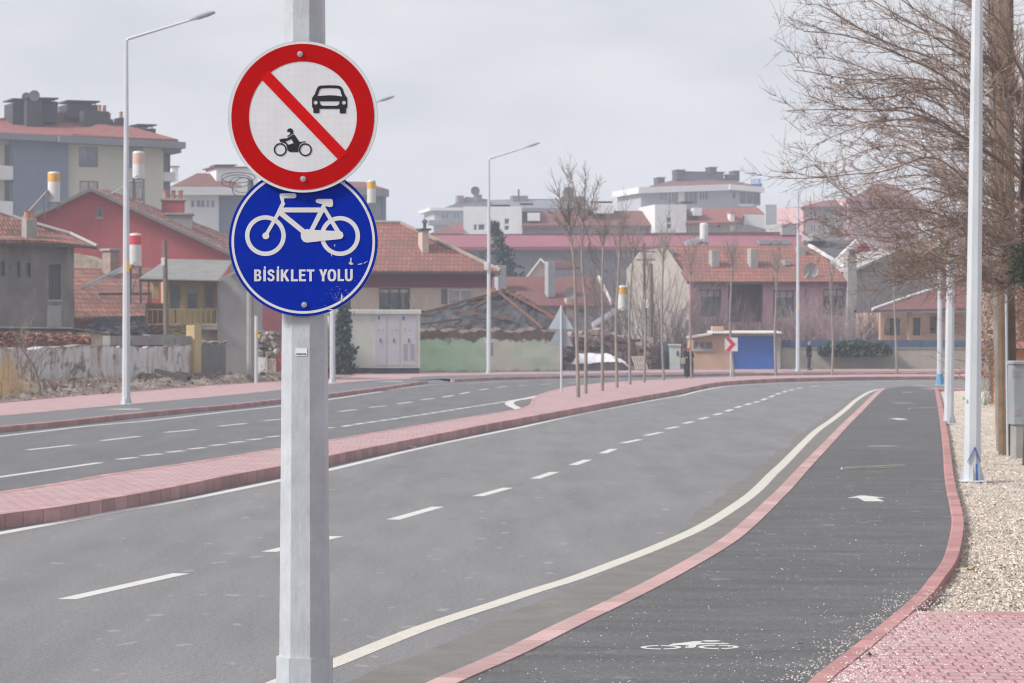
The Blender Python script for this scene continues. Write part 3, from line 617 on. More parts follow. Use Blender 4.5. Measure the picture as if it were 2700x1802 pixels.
block(b, f, (570, 443, 680, 493), 1, 5, WHITEP, 'stair_tower', top=.3, topm=TILE_M)
block(b, f, (453, 441, 470, 480), 6, 2, WHITEP, top=.15)
fascia(b, f, 568, 434, 625, 434, 2.5, 2, 3, DARKM, 'chimney_cover')

# --- red gabled house
b, f = bld('gabled_house', 'red plastered house with a wide gable and a small attic window, left of the signs', 'house', 60, 165, 608, 166)
pk = [(70, 583), (240, 503), (606, 671), (606, 900), (70, 900)]
mb = MB(); L_ = [f.p(x, y, 0) for x, y in pk]; L_[3].z = 0; L_[4].z = 0
hole = [f.p(x, y, 0) for x, y in [(255, 547), (271, 547), (271, 574), (255, 574)]]
mb.prism(L_, (0, .25, 0), [hole]); L2 = [p + Vector((0, 9, 0)) for p in L_]; mb.prism(L2, (0, .2, 0)); 
mb.add([L_[0], L_[4], L2[4], L2[0]], [(0, 1, 2, 3)]); mb.add([L_[2], L_[3], L2[3], L2[2]], [(0, 1, 2, 3)]); mb.build('wall', REDW, b)
window(b, f, (255, 547, 271, 574), 0, 1, 1, M('grey_window_frame', (.3, .28, .27), .8), GLASS, sill=LGREY)
rf = slab(b, f, [(240, 497, -.55), (612, 668, -.55), (655, 640, 9.4), (286, 500, 9.4)], TILE_OLD, .16, extra=[[(56, 582, -.55), (240, 497, -.55), (286, 500, 9.4), (110, 580, 9.4)]])
slab(rf, f, [(53, 583, -.62), (240, 495, -.62), (616, 670, -.62), (616, 677, -.62), (240, 502, -.62), (53, 590, -.62)], LGREY, .05, 'verge')
mb = MB(); pts = [f.p(*q, -.62) for q in [(53, 581), (240, 494.5), (616, 668), (616, 676), (240, 502), (53, 589)]]; mb.prism(pts, (0, .1, 0)); mb.build('verge', LGREY, rf)
block(rf, f, (439, 567, 507, 625), 2, 1.6, CONC, top=.1); block(rf, f, (426, 529, 485, 580), 5, 2.2, REDW, top=.08, topm=LGREY, pots=3)
slab(rf, f, [(344, 531, 5.2), (450, 585, 2.0), (520, 617, 2), (560, 620, 6), (505, 580, 8)], TILE_M, .25, 'lean_to_roof')

# --- old grey house at the left edge
b, f = bld('old_house', 'old grey cement house with tiled roof and narrow window slots, at the left edge', 'house', -160, 119, 195, 121)
ops = [(2, 690, 13, 729), (43, 692, 54, 733), (70, 694, 81, 732), (129, 698, 160, 790)]
wall(b, f, (-160, 640, 195, 870), GREYP, ops, depth=7, rev=.22)
for o in ops[:3]: window(b, f, o, .1, 1, 1, GREYP, GLASS, fw=.05)
window(b, f, ops[3], .08, 3, 1, M('old_wooden_shutter', (.1, .085, .085), .8, .3, 4), GLASS, sill=LGREY, fw=.06)
mb = MB(); p0 = f.p(124, 806, -.02); p1 = f.p(162, 862, -.02); mb.box(p0.x, p1.x, -.03, .01, p1.z, p0.z); mb.build('plaster_patch', LGREY, b)
rf = slab(b, f, [(-170, 629, -.7), (120, 634, -.7), (256, 651, -.7), (190, 617, 2.6), (30, 572, 3.5), (-170, 520, 3.5)], TILE_OLD, .12, extra=[[(256, 651, -.7), (190, 617, 2.6), (30, 572, 3.5), (200, 640, 7.5)]])
mb = MB(); mb.tube([f.p(0, 559, 3.4), f.p(60, 580, 3.0), f.p(187, 616, 2), f.p(256, 649, -.7)], .075, 6); mb.build('ridge_tiles', LGREY, rf)
fascia(rf, f, -170, 631, 256, 651, 5, -.72, .2, DARKM)
block(rf, f, (69, 577, 98, 630), .2, .9, CONC); p0 = f.p(71, 556, .2); p1 = f.p(94, 577, .2)
mb = MB()
for k in range(2): x = p0.x + (p1.x - p0.x) * (k + .5) / 2; mb.lathe([(.13, p1.z), (.12, p0.z - .02), (.15, p0.z)], 8, x, .65)
mb.build('chimney_pot', POT, rf)

# --- tiled farm buildings between
b, f = bld('old_house', 'low old house with sagging red tile roofs between grey house and balcony house', 'house', 180, 135, 420, 138)
wall(b, f, (180, 780, 400, 860), M('red_brown_mud_wall', (.2, .1, .085), .95, .3, 2, .6, 12), depth=7)
rf = slab(b, f, [(170, 776, -.3), (262, 776, -.3), (300, 708, 4), (190, 706, 4)], TILE_OLD, .12, extra=[[(262, 772, -.5), (400, 772, -.5), (398, 706, 4), (300, 712, 4)]])
slab(b, f, [(196, 838, -2.4), (396, 832, -2.4), (396, 775, -.4), (196, 775, -.4)], TILE_OLD, .12, 'lower_roof')
block(rf, f, (291, 662, 315, 735), 2.5, .8, M('old_brick_chimney', (.27, .21, .18), .95, .3, 4, .5, 15), top=.1); 
b, f = bld('stone_house', 'small stone gable wall with flat stones on top, right of the grey house', 'house', 150, 150, 300, 150)
mb = MB(); L_ = [f.p(x, y, 0) for x, y in [(150, 690), (200, 668), (222, 672), (292, 708), (292, 900), (150, 900)]]; L_[4].z = L_[5].z = 0; mb.prism(L_, (0, 5, 0)); mb.build('wall', M('pale_rubble_masonry', (.36, .3, .23), .95, .3, 3, .8, 8), b)

# --- shed behind the garden wall
b, f = bld('garden_shed', 'low shed with dark corrugated roof edge behind the whitewashed wall', 'shed', -160, 113, 290, 116)
wall(b, f, (203, 876, 289, 912), M('stained_white_brick', (.46, .41, .36), .95, .2, 3, .4, 10, stain=((.3, .25, .21), .4, .7)), depth=3)
wall(b, f, (-160, 872, 203, 912), GREYP, w=.15, depth=3)
mb = MB(); a = f.p(-160, 862, -.35); c1 = f.p(193, 866, -.35); c2 = f.p(292, 880, -.35); nn = 120
def corr(mb, A, B, depth, amp, n, lift=.6, th=.03):
    vs = []
    for i in range(n + 1):
        t = i / n; p = A.lerp(B, t); z = amp * (1 if i % 2 else -1)
        vs += [(p.x, p.y, p.z + z), (p.x, p.y + depth, p.z + lift + z), (p.x, p.y, p.z + z - th), (p.x, p.y + depth, p.z + lift + z - th)]
    mb.add(vs, [g for i in range(n) for g in ((4 * i, 4 * i + 4, 4 * i + 5, 4 * i + 1), (4 * i + 2, 4 * i + 3, 4 * i + 7, 4 * i + 6), (4 * i, 4 * i + 2, 4 * i + 6, 4 * i + 4))])
corr(mb, a, c1, 3, .035, 110, -.12); corr(mb, c1, c2, 3, .02, 30, -.15); mb.build('roof', M('dark_corrugated_sheet', (.13, .13, .14), .7, .3, 2), b)

# --- balcony house
b, f = bld('balcony_house', 'small house with pale corrugated roof, yellow balcony front and blank grey side wall', 'house', 388, 122, 578, 122.4)
ops = [(445, 747, 479, 818), (491, 750, 525, 818), (538, 748, 566, 815)]
wall(b, f, (432, 736, 572, 860), YELP, ops, w=.9, depth=5)
for i, o in enumerate(ops): window(b, f, o, .9, 1, 1, YELP, GLASS, curtain=(0, .4, .2)[i])
mb = MB(); L_ = [f.p(x, y, 0) for x, y in [(572, 741), (616, 720), (692, 716), (692, 1000), (572, 1000)]]; L_[3].z = L_[4].z = 0; mb.prism(L_, (0, 5.5, 0)); mb.build('side_wall', LGREY, b)
wall(b, f, (530, 868, 573, 1000), CREAM, w=.7, depth=5, name='lower_wall')
wall(b, f, (388, 800, 445, 900), M('brown_board_wall', (.18, .1, .085), .9, .3, 3), w=1.6, depth=4, name='back_wall')
block(b, f, (401, 745, 419, 788), .3, .3, YELP, 'panel')
for (x, t, q) in [(392, 742, 815), (568, 740, 855), (462, 810, 855)]:
    mb = MB(); p0 = f.p(x, t, -.1); p1 = f.p(x, q, -.1); mb.box(p0.x - .04, p0.x + .04, -.12, -.04, p1.z, p0.z); mb.build('porch_post', RUST, b)
mb = MB(); a = f.p(388, 815, -.15); c_ = f.p(571, 817, -.15); e = f.p(571, 856, -.15)
mb.box(a.x, c_.x, -.17, -.13, a.z - .04, a.z); mb.box(a.x, c_.x, -.16, -.14, e.z, e.z + .04)
for k in range(14): x = a.x + (c_.x - a.x) * k / 13; mb.box(x - .012, x + .012, -.16, -.14, e.z, a.z - .04)
mb.build('railing', YELP, b)
mb = MB(); p0 = f.p(440, 818, .75); p1 = f.p(571, 860, .75); mb.box(p0.x, p1.x, .78, .86, p1.z, p0.z); mb.build('parapet', YELP, b)
block(b, f, (520, 856, 575, 870), -.3, 1.2, CONC, 'balcony_slab')
rf_mb = MB(); A = f.p(367, 733, -.7); B_ = f.p(577, 738, -.7); C2 = f.p(612, 687, 5.0); D2 = f.p(440, 684, 5.0); vs = []; n = 60
for i in range(n + 1):
    p = A.lerp(B_, i / n); q = D2.lerp(C2, i / n); z = .035 * (1 if i % 2 else -1); vs += [(p.x, p.y, p.z + z), (q.x, q.y, q.z + z), (p.x, p.y, p.z + z - .05), (q.x, q.y, q.z + z - .05)]
rf_mb.add(vs, [g for i in range(n) for g in ((4 * i, 4 * i + 4, 4 * i + 5, 4 * i + 1), (4 * i + 2, 4 * i + 3, 4 * i + 7, 4 * i + 6), (4 * i, 4 * i + 2, 4 * i + 6, 4 * i + 4))]); rf = rf_mb.build('roof', CORR, b)
mb = MB(); mb.prism([f.p(*q) for q in [(577, 736, -.75), (620, 714, -.1), (694, 708, -.1), (694, 716, -.1), (620, 722, -.1), (577, 743, -.75)]], (0, .25, 0)); mb.build('verge', CORR, b)
fascia(b, f, 367, 736, 577, 740, 7, -.62, .12, DARKM)

# --- hip roofed house in the centre
b, f = bld('hip_roofed_house', 'house with orange tiled hip roof, dull red band and cream walls behind the grey cabinet', 'house', 800, 158, 1300, 161)
ops = [(1000, 760, 1081, 822), (1182, 763, 1246, 803), (1163, 762, 1180, 803), (880, 762, 925, 822)]
wall(b, f, (800, 757, 1297, 960), CREAM, ops, w=.5, depth=8)
wall(b, f, (800, 716, 1297, 758), MAROW, w=.38, depth=8, base=False, name='band')
window(b, f, ops[0], .5, 3, 1, BROWNE, GLASS, curtain=.25); window(b, f, ops[1], .5, 2, 1, WHITEF, GLASSP, curtain=.8); window(b, f, ops[2], .5, 1, 1, M('grey_shutter', (.2, .19, .2), .8), M('grey_shutter', (.2, .19, .2), .8)); window(b, f, ops[3], .5, 2, 1, BROWNE, GLASS)
rf = slab(b, f, [(780, 712, -.8), (1319, 715, -.8), (1055, 589, 4.2), (860, 588, 4.2)], TILE_O, .1, extra=[[(1319, 715, -.8), (1260, 700, 9.5), (1055, 589, 4.2)], [(780, 712, -.8), (860, 588, 4.2), (820, 700, 9.5)]])
fascia(rf, f, 780, 717, 1319, 720, 5, -.8, .15, BROWNE)
mb = MB(); a = f.p(790, 722, -.75); c_ = f.p(1315, 722, -.75); mb.box(a.x, c_.x, -.7, .5, a.z - .1, a.z - .02); mb.build('eave', BROWNE, b)
mb = MB(); mb.tube([f.p(860, 587, 4.2), f.p(1055, 588, 4.2), f.p(1150, 633, 2.2), f.p(1319, 714, -.8)], .13, 6); mb.build('ridge_tiles', M('mortared_ridge', (.33, .26, .22), .9, .2, 4), rf)
ch = block(rf, f, (1113, 608, 1131, 668), 1.0, .9, M('peach_chimney', (.5, .4, .34), .9, .1, 2), top=.12, topm=DARKM)
p0 = f.p(1122, 588, 1.2); mb = MB(); mb.lathe([(.1, p0.z - .35), (.1, p0.z), (.2, p0.z + .02), (.12, p0.z + .18), (.02, p0.z + .24)], 8, p0.x, 1.4); mb.build('cowl', DARKM, ch)

# --- ruin with collapsed tarred roof, and its green wall
b, f = bld('ruined_house', 'collapsed house with black tarpaulin and broken rafters on its sagging roof', 'ruin', 1100, 150, 1485, 151)
TARP = M('grey_black_tarpaulin', (.05, .05, .058), .7, .35, 1.2, .8, 6)
def crumple(mb, pts, n=26, amp=.16, sc=1.2):
    A, B, C_, D_ = pts
    b0 = len(mb.v)
    for i in range(n + 1):
        for j in range(n + 1):
            p = (A.lerp(B, i / n)).lerp(D_.lerp(C_, i / n), j / n); q = p * sc; p = p + Vector((.3 * amp * noise.noise(q + Vector((7, 0, 0))), amp * 2 * noise.noise(q), amp * noise.fractal(q * 1.5, 1, 2, 3))); mb.v.append(tuple(p))
    for i in range(n):
        for j in range(n): a = b0 + i * (n + 1) + j; mb.f.append((a, a + n + 1, a + n + 2, a + 1)); mb.t.append(1.0); mb.mi.append(mb.m)
mb = MB(); crumple(mb, [f.p(1104, 884, -.3), f.p(1330, 876, -.3), f.p(1334, 768, 2.6), f.p(1104, 830, 2.0)]); crumple(mb, [f.p(1330, 876, -.3), f.p(1468, 884, -.2), f.p(1462, 838, .6), f.p(1334, 768, 2.6)])
crumple(mb, [f.p(1104, 826, 2.0), f.p(1334, 766, 2.6), f.p(1380, 800, 6), f.p(1150, 850, 6)]); mb.build('roof', TARP, b)
mb = MB()
for x0, y0_, w0, x1, y1_, w1, t_ in [(1316, 770, 2.2, 1432, 866, -.5, .11), (1200, 818, 1.3, 1352, 842, .6, .11), (1108, 856, .1, 1215, 842, .9, .11), (1160, 868, -.2, 1312, 846, .3, .09), (1334, 766, 2.5, 1462, 838, .6, .12), (1334, 766, 2.5, 1240, 790, 2.2, .12), (1240, 789, 2.2, 1104, 830, 2.0, .12), (1250, 812, 1.5, 1290, 792, 2.0, .12), (1440, 832, .4, 1475, 850, .2, .1)]:
    mb.obox(f.p(x0, y0_, w0 - .35), f.p(x1, y1_, w1 - .35), t_, t_)
mb.build('rafter', RUST, b)
mb = MB()
random.seed(3)
for k in range(90):
    t_ = random.random(); x = 1110 + 356 * t_; y = 830 - 66 * min(1, t_ / .63) if t_ < .63 else 764 + 74 * (t_ - .63) / .37
    p = f.p(x, y + random.uniform(-3, 5), 2.2 if t_ < .63 else 2.2 - 4 * (t_ - .63)); s_ = random.uniform(.08, .22); mb.tint = random.uniform(.5, 1.3); mb.obox(p - Vector((s_, 0, .02)), p + Vector((s_, .1, .03)), .18, .08)
mb.build('broken_tiles', M('broken_roof_tiles', (.17, .115, .09), .9, .3, 4, tint=True), b)
GREENW = None
m, t, bs = nodes('peeling_green_whitewash'); v = coords(t)
sep = t.nodes.new('ShaderNodeSeparateXYZ'); t.links.new(v, sep.inputs[0])
nn_ = noise_n(t, v, .55, 7, .68); nn_ = math_n(t, 'ADD', math_n(t, 'MULTIPLY', nn_, .8), ramp(t, math_n(t, 'MULTIPLY', math_n(t, 'ADD', sep.outputs['X'], 6.0), .1), [(.47, .03), (.5, .24)])); c = ramp(t, nn_, [(.34, (.36, .54, .35)), (.50, (.41, .58, .4)), (.58, (.52, .62, .48)), (.66, (.58, .58, .48))])
hz = math_n(t, 'ADD', sep.outputs['Z'], math_n(t, 'MULTIPLY', noise_n(t, v, 1.3, 7, .7), 1.3))
c = mixc(t, ramp(t, math_n(t, 'MULTIPLY', hz, .3), [(.72, 0.0), (.76, 1.0)]), c, ramp(t, noise_n(t, v, 3, 6, .7), [(.3, (.09, .065, .055)), (.7, (.19, .145, .12))]))
c = mixc(t, ramp(t, math_n(t, 'MULTIPLY', math_n(t, 'ADD', sep.outputs['Z'], math_n(t, 'MULTIPLY', noise_n(t, v, 1.2, 6, .7), .9)), .5), [(.3, 1.0), (.36, 0.0)]), c, (.3, .26, .2))
t.links.new(c, bs.inputs['Base Color']); bs.inputs['Roughness'].default_value = .95; bump_n(t, bs, noise_n(t, v, 6, 6, .75), .7, .08); GREENW = m
b, f = bld('garden_wall', 'crumbling wall painted pale green, with bare earth along its top, right of the grey cabinet', 'wall', 1060, 146, 1480, 150)
mb = MB(); n = 90; fr_, bk_ = [], []
P0 = f.p(1060, 990, 0).x; P1 = f.p(1478, 990, 0).x
for i in range(n + 1):
    x = P0 + (P1 - P0) * i / n; zt = f.p(1300, 874 + 2 * math.sin(i * .23) , 0).z + .2 * noise.fractal(Vector((i * .19, 3, 1)), 1, 2, 4); fr_.append((x, zt))
for i in range(n):
    for j in range(10):
        def q(ii, jj): x, zt = fr_[ii]; z = zt * jj / 10; return (x, .12 * noise.noise(Vector((x * 1.2, z * 1.5, 4))), z)
        mb.face([q(i, j), q(i + 1, j), q(i + 1, j + 1), q(i, j + 1)])
    x, zt = fr_[i]; x2, z2 = fr_[i + 1]; mb.face([q(i, 10), q(i + 1, 10), (x2, .7, z2 + .12), (x, .7, zt + .12)]); mb.face([(x2, .7, 0), (x, .7, 0), (x, .7, zt + .12), (x2, .7, z2 + .12)])
mb.build('masonry', GREENW, b)

# --- low house with maroon roof behind the ruin
b, f = bld('low_house', 'low bluish-white house with wide maroon tile roof behind the small street trees', 'house', 1296, 190, 1615, 192)
wall(b, f, (1296, 806, 1600, 900), M('bluish_white_plaster', (.4, .42, .48), .9, .1, .7), [(1525, 812, 1545, 828)], depth=8); window(b, f, (1525, 812, 1545, 828), 0, 1)
rf = slab(b, f, [(1290, 806, -.6), (1622, 806, -.6), (1575, 729, 5), (1300, 730, 5)], TILE_M, .15)
mb = MB(); mb.obox(f.p(1577, 729, 4.8), f.p(1615, 803, -.7), .18, .12); mb.build('verge', WHITEP, rf)
block(rf, f, (1445, 690, 1465, 784), .8, .9, M('blue_grey_chimney', (.3, .32, .35), .9, .1, 2)); block(rf, f, (1313, 700, 1335, 768), 2, 1, M('blue_grey_chimney', None))
block(rf, f, (1494, 786, 1513, 840), -.4, .6, CREAM); dish(rf, f, 1504, 774, -.3, .42, LGREY)
b, f = bld('small_house', 'small cream gable with white verge boards behind the maroon roof', 'house', 1385, 226, 1462, 226)
mb = MB(); L_ = [f.p(x, y, 0) for x, y in [(1385, 740), (1425, 686), (1454, 712), (1454, 800), (1385, 800)]]; L_[3].z = L_[4].z = 0; mb.prism(L_, (0, 8, 0)); mb.build('wall', CREAM, b)
mb = MB(); mb.prism([f.p(*q) for q in [(1378, 741, -.4), (1425, 680, -.4), (1456, 708, -.4), (1455, 713, -.4), (1425, 687, -.4), (1382, 743, -.4)]], (0, 1, 0)); mb.build('verge', WHITEP, b)
slab(b, f, [(1425, 682, .6), (1456, 708, .6), (1530, 706, 7), (1500, 688, 7)], TILE_M, .15)

# --- house with the long orange roof
b, f = bld('pink_house', 'faded pink house with long orange tiled roof and grey gable end, behind the garage', 'house', 1818, 176, 2240, 178)
ops = [(1847, 764, 1902, 835), (2039, 766, 2094, 838), (2171, 762, 2226, 832), (1920, 750, 2012, 850)]
wall(b, f, (1818, 742, 2240, 960), PINKP, ops, depth=8, rev=.35)
BRF = M('dark_brown_window_frame', (.075, .055, .06), .7)
for o in ops[:3]: window(b, f, o, .15, 3, 2, BRF, GLASS, curtain=.3)
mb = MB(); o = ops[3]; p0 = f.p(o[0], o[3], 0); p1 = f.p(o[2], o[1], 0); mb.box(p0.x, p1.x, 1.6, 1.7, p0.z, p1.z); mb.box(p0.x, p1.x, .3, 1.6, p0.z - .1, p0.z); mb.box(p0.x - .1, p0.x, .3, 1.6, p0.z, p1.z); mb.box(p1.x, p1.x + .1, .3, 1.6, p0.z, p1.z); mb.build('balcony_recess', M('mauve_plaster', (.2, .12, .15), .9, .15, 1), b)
rf = slab(b, f, [(1812, 742, -.5), (2244, 742, -.5), (2137, 648, 5), (1752, 648, 5)], TILE_O, .13)
mb = MB(); mb.obox(f.p(2134, 647, 4.9), f.p(2246, 716, 1), .25, .16); mb.obox(f.p(2246, 716, 1), f.p(2247, 741, -.5), .25, .16); mb.build('verge', WHITEP, rf)
fascia(rf, f, 1812, 744, 2244, 744, 5, -.5, .12, DARKM)
for r_, w_ in [((1877, 660, 1897, 706), 1.5), ((1979, 656, 1999, 710), 1.5), ((2069, 686, 2085, 700), 1.7), ((2107, 650, 2124, 676), 3.4)]: block(rf, f, r_, w_, .8, LGREY)
block(rf, f, (1757, 654, 1776, 678), 3.2, .8, LGREY); block(b, f, (2235, 672, 2259, 960), -.6, .9, LGREY, 'chimney', base=True)
mb = MB(); q = f.p(2247, 664, -.2); mb.lathe([(.2, q.z - .2), (.2, q.z + .15)], 8, q.x, -.2); mb.build('flue', DARKM, b)
dish(rf, f, 2137, 714, .2, .5, LGREY); mb = MB(); mb.tube([f.p(2134, 715, .2), f.p(2122, 737, -.1)], .05, 5); mb.build('dish_arm', LGREY, rf)
mb = MB(); x = f.p(2128, 745, -.1); mb.tube([x, f.p(2128, 800, -.1)], .05, 6); mb.build('downpipe', LGREY, b)
g = Fr(1655, D(181), 1818, D(176.2), f.zb)
mb = MB(); M2 = lambda q: Vector((g.O.x + g.d.x * q.x + g.n.x * q.y, g.O.y + g.d.y * q.x + g.n.y * q.y, q.z))
inv = lambda V: Vector(((V.x - f.O.x) * f.d.x + (V.y - f.O.y) * f.d.y, (V.x - f.O.x) * f.n.x + (V.y - f.O.y) * f.n.y, V.z))
L_ = [inv(M2(g.p(x, y, 0))) for x, y in [(1655, 712), (1690, 664), (1756, 652), (1818, 743), (1818, 960), (1655, 960)]]; L_[4].z = L_[5].z = 0
mb.prism(L_, (0, .4, 0)); mb.build('gable_wall', M('rough_grey_render', (.36, .33, .3), .95, .14, .8, .4, 15, stain=((.26, .23, .21), .3, .6)), b)

# --- grey gable on the right
b, f = bld('grey_gabled_house', 'big plain grey gable wall right of the pink house, partly behind bare twigs', 'house', 2259, 184, 2560, 186)
mb = MB(); L_ = [f.p(x, y, 0) for x, y in [(2259, 712), (2375, 666), (2560, 745), (2560, 960), (2259, 960)]]; L_[3].z = L_[4].z = 0; mb.prism(L_, (0, 8, 0)); mb.build('wall', M('smooth_grey_render', (.3, .29, .29), .95, .1, .6, .3, 15, stain=((.21, .195, .19), .3, .5)), b)
mb = MB(); mb.prism([f.p(*q) for q in [(2255, 709, -.5), (2375, 659, -.5), (2570, 742, -.5), (2570, 750, -.5), (2375, 667, -.5), (2255, 716, -.5)]], (0, 9, 0)); mb.build('roof', LGREY, b)
# --- porch house
b, f = bld('porch_house', 'low house with red hip roof and shaded peach porch right of the pink house', 'house', 2320, 170, 2560, 171)
wall(b, f, (2320, 825, 2560, 900), PEACH, [(2345, 840, 2374, 895), (2408, 838, 2428, 885), (2452, 835, 2470, 880)], w=1.8, depth=5)
for o in [(2345, 840, 2374, 895), (2408, 838, 2428, 885), (2452, 835, 2470, 880)]: window(b, f, o, 1.8, 1, 1, BRF, GLASS)
for x in (2326, 2400, 2490): mb = MB(); p0 = f.p(x, 828, -.1); mb.bbox(p0.x - .13, p0.x + .13, -.1, .16, 0, p0.z + .1, .02); mb.build('porch_column', PEACH, b)
rf = slab(b, f, [(2300, 818, -.8), (2590, 812, -.8), (2560, 735, 4), (2470, 760, 3)], TILE_M, .12); fascia(rf, f, 2300, 819, 2590, 814, 6, -.8, .2, FASC)
mb = MB(); mb.tube([f.p(2300, 816, -.8), f.p(2380, 788, 1), f.p(2470, 759, 3)], .09, 6); mb.build('ridge_tiles', WHITEP, rf)
mb = MB(); mb.box(f.p(2318, 0, .4).x, f.p(2560, 0, .4).x, .4, .5, 0, f.p(2400, 885, .4).z); mb.build('parapet', PEACH, b)

# --- blue garage
b, f = bld('garage', 'peach garage with bright blue sliding door and thin corrugated roof', 'garage', 1826, 159.5, 2060, 159.5)
wall(b, f, (1826, 886, 1932, 975), PEACH, [(1829, 902, 1843, 920), (1845, 902, 1858, 920), (1860, 902, 1878, 920)], depth=5)
for o in [(1829, 902, 1843, 920), (1845, 902, 1858, 920), (1860, 902, 1878, 920)]: window(b, f, o, 0, 1, 1, FASC, M('mauve_glass', (.16, .14, .17), .4))
wall(b, f, (2043, 886, 2058, 975), LGREY, depth=5)
mb = MB(); p0 = f.p(1932, 886, .1); p1 = f.p(2043, 975, .1); nn = 24
mb.box(p0.x, p1.x, .12, .2, 0, p0.z)
for k in range(1, nn): x = p0.x + (p1.x - p0.x) * k / nn; mb.box(x - .02, x + .02, .105, .121, .03, p0.z - .03)
mb.build('garage_door', BLUEM, b)
mb = MB(); p0 = f.p(1828, 921, -.1); p1 = f.p(1884, 927, -.1); mb.box(p0.x, p1.x, -.08, .02, p1.z, p0.z); mb.build('sill', LGREY, b)
mb = MB(); corr(mb, f.p(1878, 878, -.5), f.p(2064, 878, -.5), 5, .05, 54, .1, .04); A = f.p(1822, 888, -.5); B_ = f.p(1878, 879, -.5); mb.prism([A, B_, B_ + Vector((0, 5, 0)), A + Vector((0, 5, 0))], (0, 0, -.09)); mb.build('roof', CORR, b)
mb = MB(); a = f.p(1826, 885, 0); c_ = f.p(2058, 885, 0); mb.box(a.x, c_.x, -.02, 5, a.z - .05, a.z + .02); mb.build('roof_deck', LGREY, b)
block(b, f, (1877, 861, 1908, 882), 1.5, 1, PEACH)

# --- long wall with blue panel fence on the right
b, f = bld('boundary_wall', 'long plain beige wall along the far pavement behind the standing man', 'wall', 2059, 159.8, 2760, 160.5)
wall(b, f, (2059, 920, 2760, 975), M('beige_concrete_wall', (.34, .31, .28), .95, .1, .7, .3, 15, stain=((.25, .23, .21), .4, .5)), depth=.3, name='masonry')
a = f.p(2059, 920, -.05); c_ = f.p(2760, 920, -.05); mb = MB(); mb.box(a.x, c_.x, -.05, .35, a.z + .002, a.z + .07); mb.build('coping', CONC, b)
b, f = bld('blue_fence', 'blue sheet fence standing behind the long beige wall', 'fence', 2062, 161, 2760, 161.7)
mb = MB()
for k in range(36):
    x0 = 2062 + k * 19.3; a = f.p(x0, 897, 0); c_ = f.p(x0 + 18.9, 897, 0); mb.box(a.x, c_.x, .02 * (k % 2), .05 + .02 * (k % 2), 0, a.z)
mb.build('panel', M('faded_blue_sheet', (.07, .11, .19), .7, .15, 1), b)

# --- long maroon roofed building
b, f = bld('long_building', 'very long grey building with plain maroon roof band across the middle distance', 'building', 1020, 258, 2118, 262)
wall(b, f, (1020, 651, 2118, 760), M('bluish_grey_wall', (.24, .26, .31), .9, .14, .5), [(1155, 664, 1170, 684), (1200, 664, 1215, 684), (1262, 664, 1277, 684), (1930, 636, 1945, 650)], depth=10)  # bluish grey is the wall's own colour
for o in [(1155, 664, 1170, 684), (1200, 664, 1215, 684), (1262, 664, 1277, 684)]: window(b, f, o, 0, 2, 1, FASC, GLASS)
slab(b, f, [(1010, 652, -1.5), (2118, 649, -1.5), (2116, 622, 3.2), (2070, 612, 3.2), (1010, 620, 3.2)], MARO, .3)
mb = MB(); 
for (x0, x1) in [(2002, 2028), (2034, 2054), (2058, 2082)]:
    a = f.p(x0, 634, -1.2); c_ = f.p(x1, 645, -1.2); mb.box(a.x, c_.x, -1.3, .2, c_.z, a.z)
mb.build('skylight', GLASSP, b)
# --- white cubic houses beyond
b, f = bld('white_house', 'white cubic house with two windows left of the tallest street tree, above the maroon roof', 'house', 1222, 288, 1640, 288)
ops = [(1249, 592, 1258, 608), (1261, 592, 1279, 608), (1330, 577, 1343, 592), (1330, 595, 1343, 608)]
wall(b, f, (1222, 545, 1376, 700), WHITEP, ops, depth=8)
for o in ops: window(b, f, o, 0, 1)
slab(b, f, [(1376, 594, -.5), (1730, 594, -.5), (1727, 556, 4.2), (1376, 558, 4.2)], TILE_M, .2); wall(b, f, (1378, 594, 1728, 700), M('pale_grey_plaster', (.42, .43, .47), .9, .1, .6), [(1427, 600, 1437, 608), (1560, 600, 1572, 608)], w=1.2, depth=6)
for o in [(1427, 600, 1437, 608), (1560, 600, 1572, 608)]: window(b, f, o, 1.2, 1)
block(b, f, (1391, 562, 1424, 583), 0, 2, WHITEP); block(b, f, (1560, 538, 1618, 563), 1, 3, WHITEP, 'stair_tower'); fascia(b, f, 1556, 531, 1616, 531, 2, 1, 3, DARKM, 'roof_cover')
fascia(b, f, 1290, 540, 1345, 540, 2.5, 1, 3, BROWNE, 'roof_cover'); fascia(b, f, 1370, 536, 1406, 536, 2.5, 1, 3, BROWNE, 'roof_cover')
slab(b, f, [(1133, 616, -2), (1222, 616, -2), (1222, 584, 3), (1180, 598, 3)], TILE_M, .2)
b, f = bld('white_house', 'white box-shaped house with one tall narrow window, below the hilltop apartment block', 'house', 1727, 286, 2050, 288)
wall(b, f, (1727, 540, 1810, 700), WHITEP, [(1758, 573, 1771, 588), (1758, 590, 1771, 604)], depth=8)
for o in [(1758, 573, 1771, 588), (1758, 590, 1771, 604)]: window(b, f, o, 0, 1)
slab(b, f, [(1808, 588, -.5), (1945, 586, -.5), (1965, 566, 1.5), (2016, 564, 1.5), (2016, 547, 4.5), (1808, 552, 4.5)], TILE_R, .25)
wall(b, f, (1812, 588, 2020, 700), WHITEP, [(1890, 592, 1900, 601)], w=2, depth=6); window(b, f, (1890, 592, 1900, 601), 2, 1)
wall(b, f, (2019, 540, 2048, 700), M('pale_grey_plaster', None), w=1, depth=4, name='tower'); block(b, f, (1828, 549, 1851, 569), 0, 2, WHITEP); block(b, f, (1925, 562, 1937, 608), -.2, 1.2, WHITEP, top=.1, topm=POT)
wall(b, f, (1962, 566, 2020, 610), WHITEP, w=1.3, depth=3, name='side_wall'); slab(b, f, [(1930, 612, -3), (2046, 612, -3), (1972, 592, 0), (1950, 597, -1)], TILE_D, .2, 'lean_to_roof')
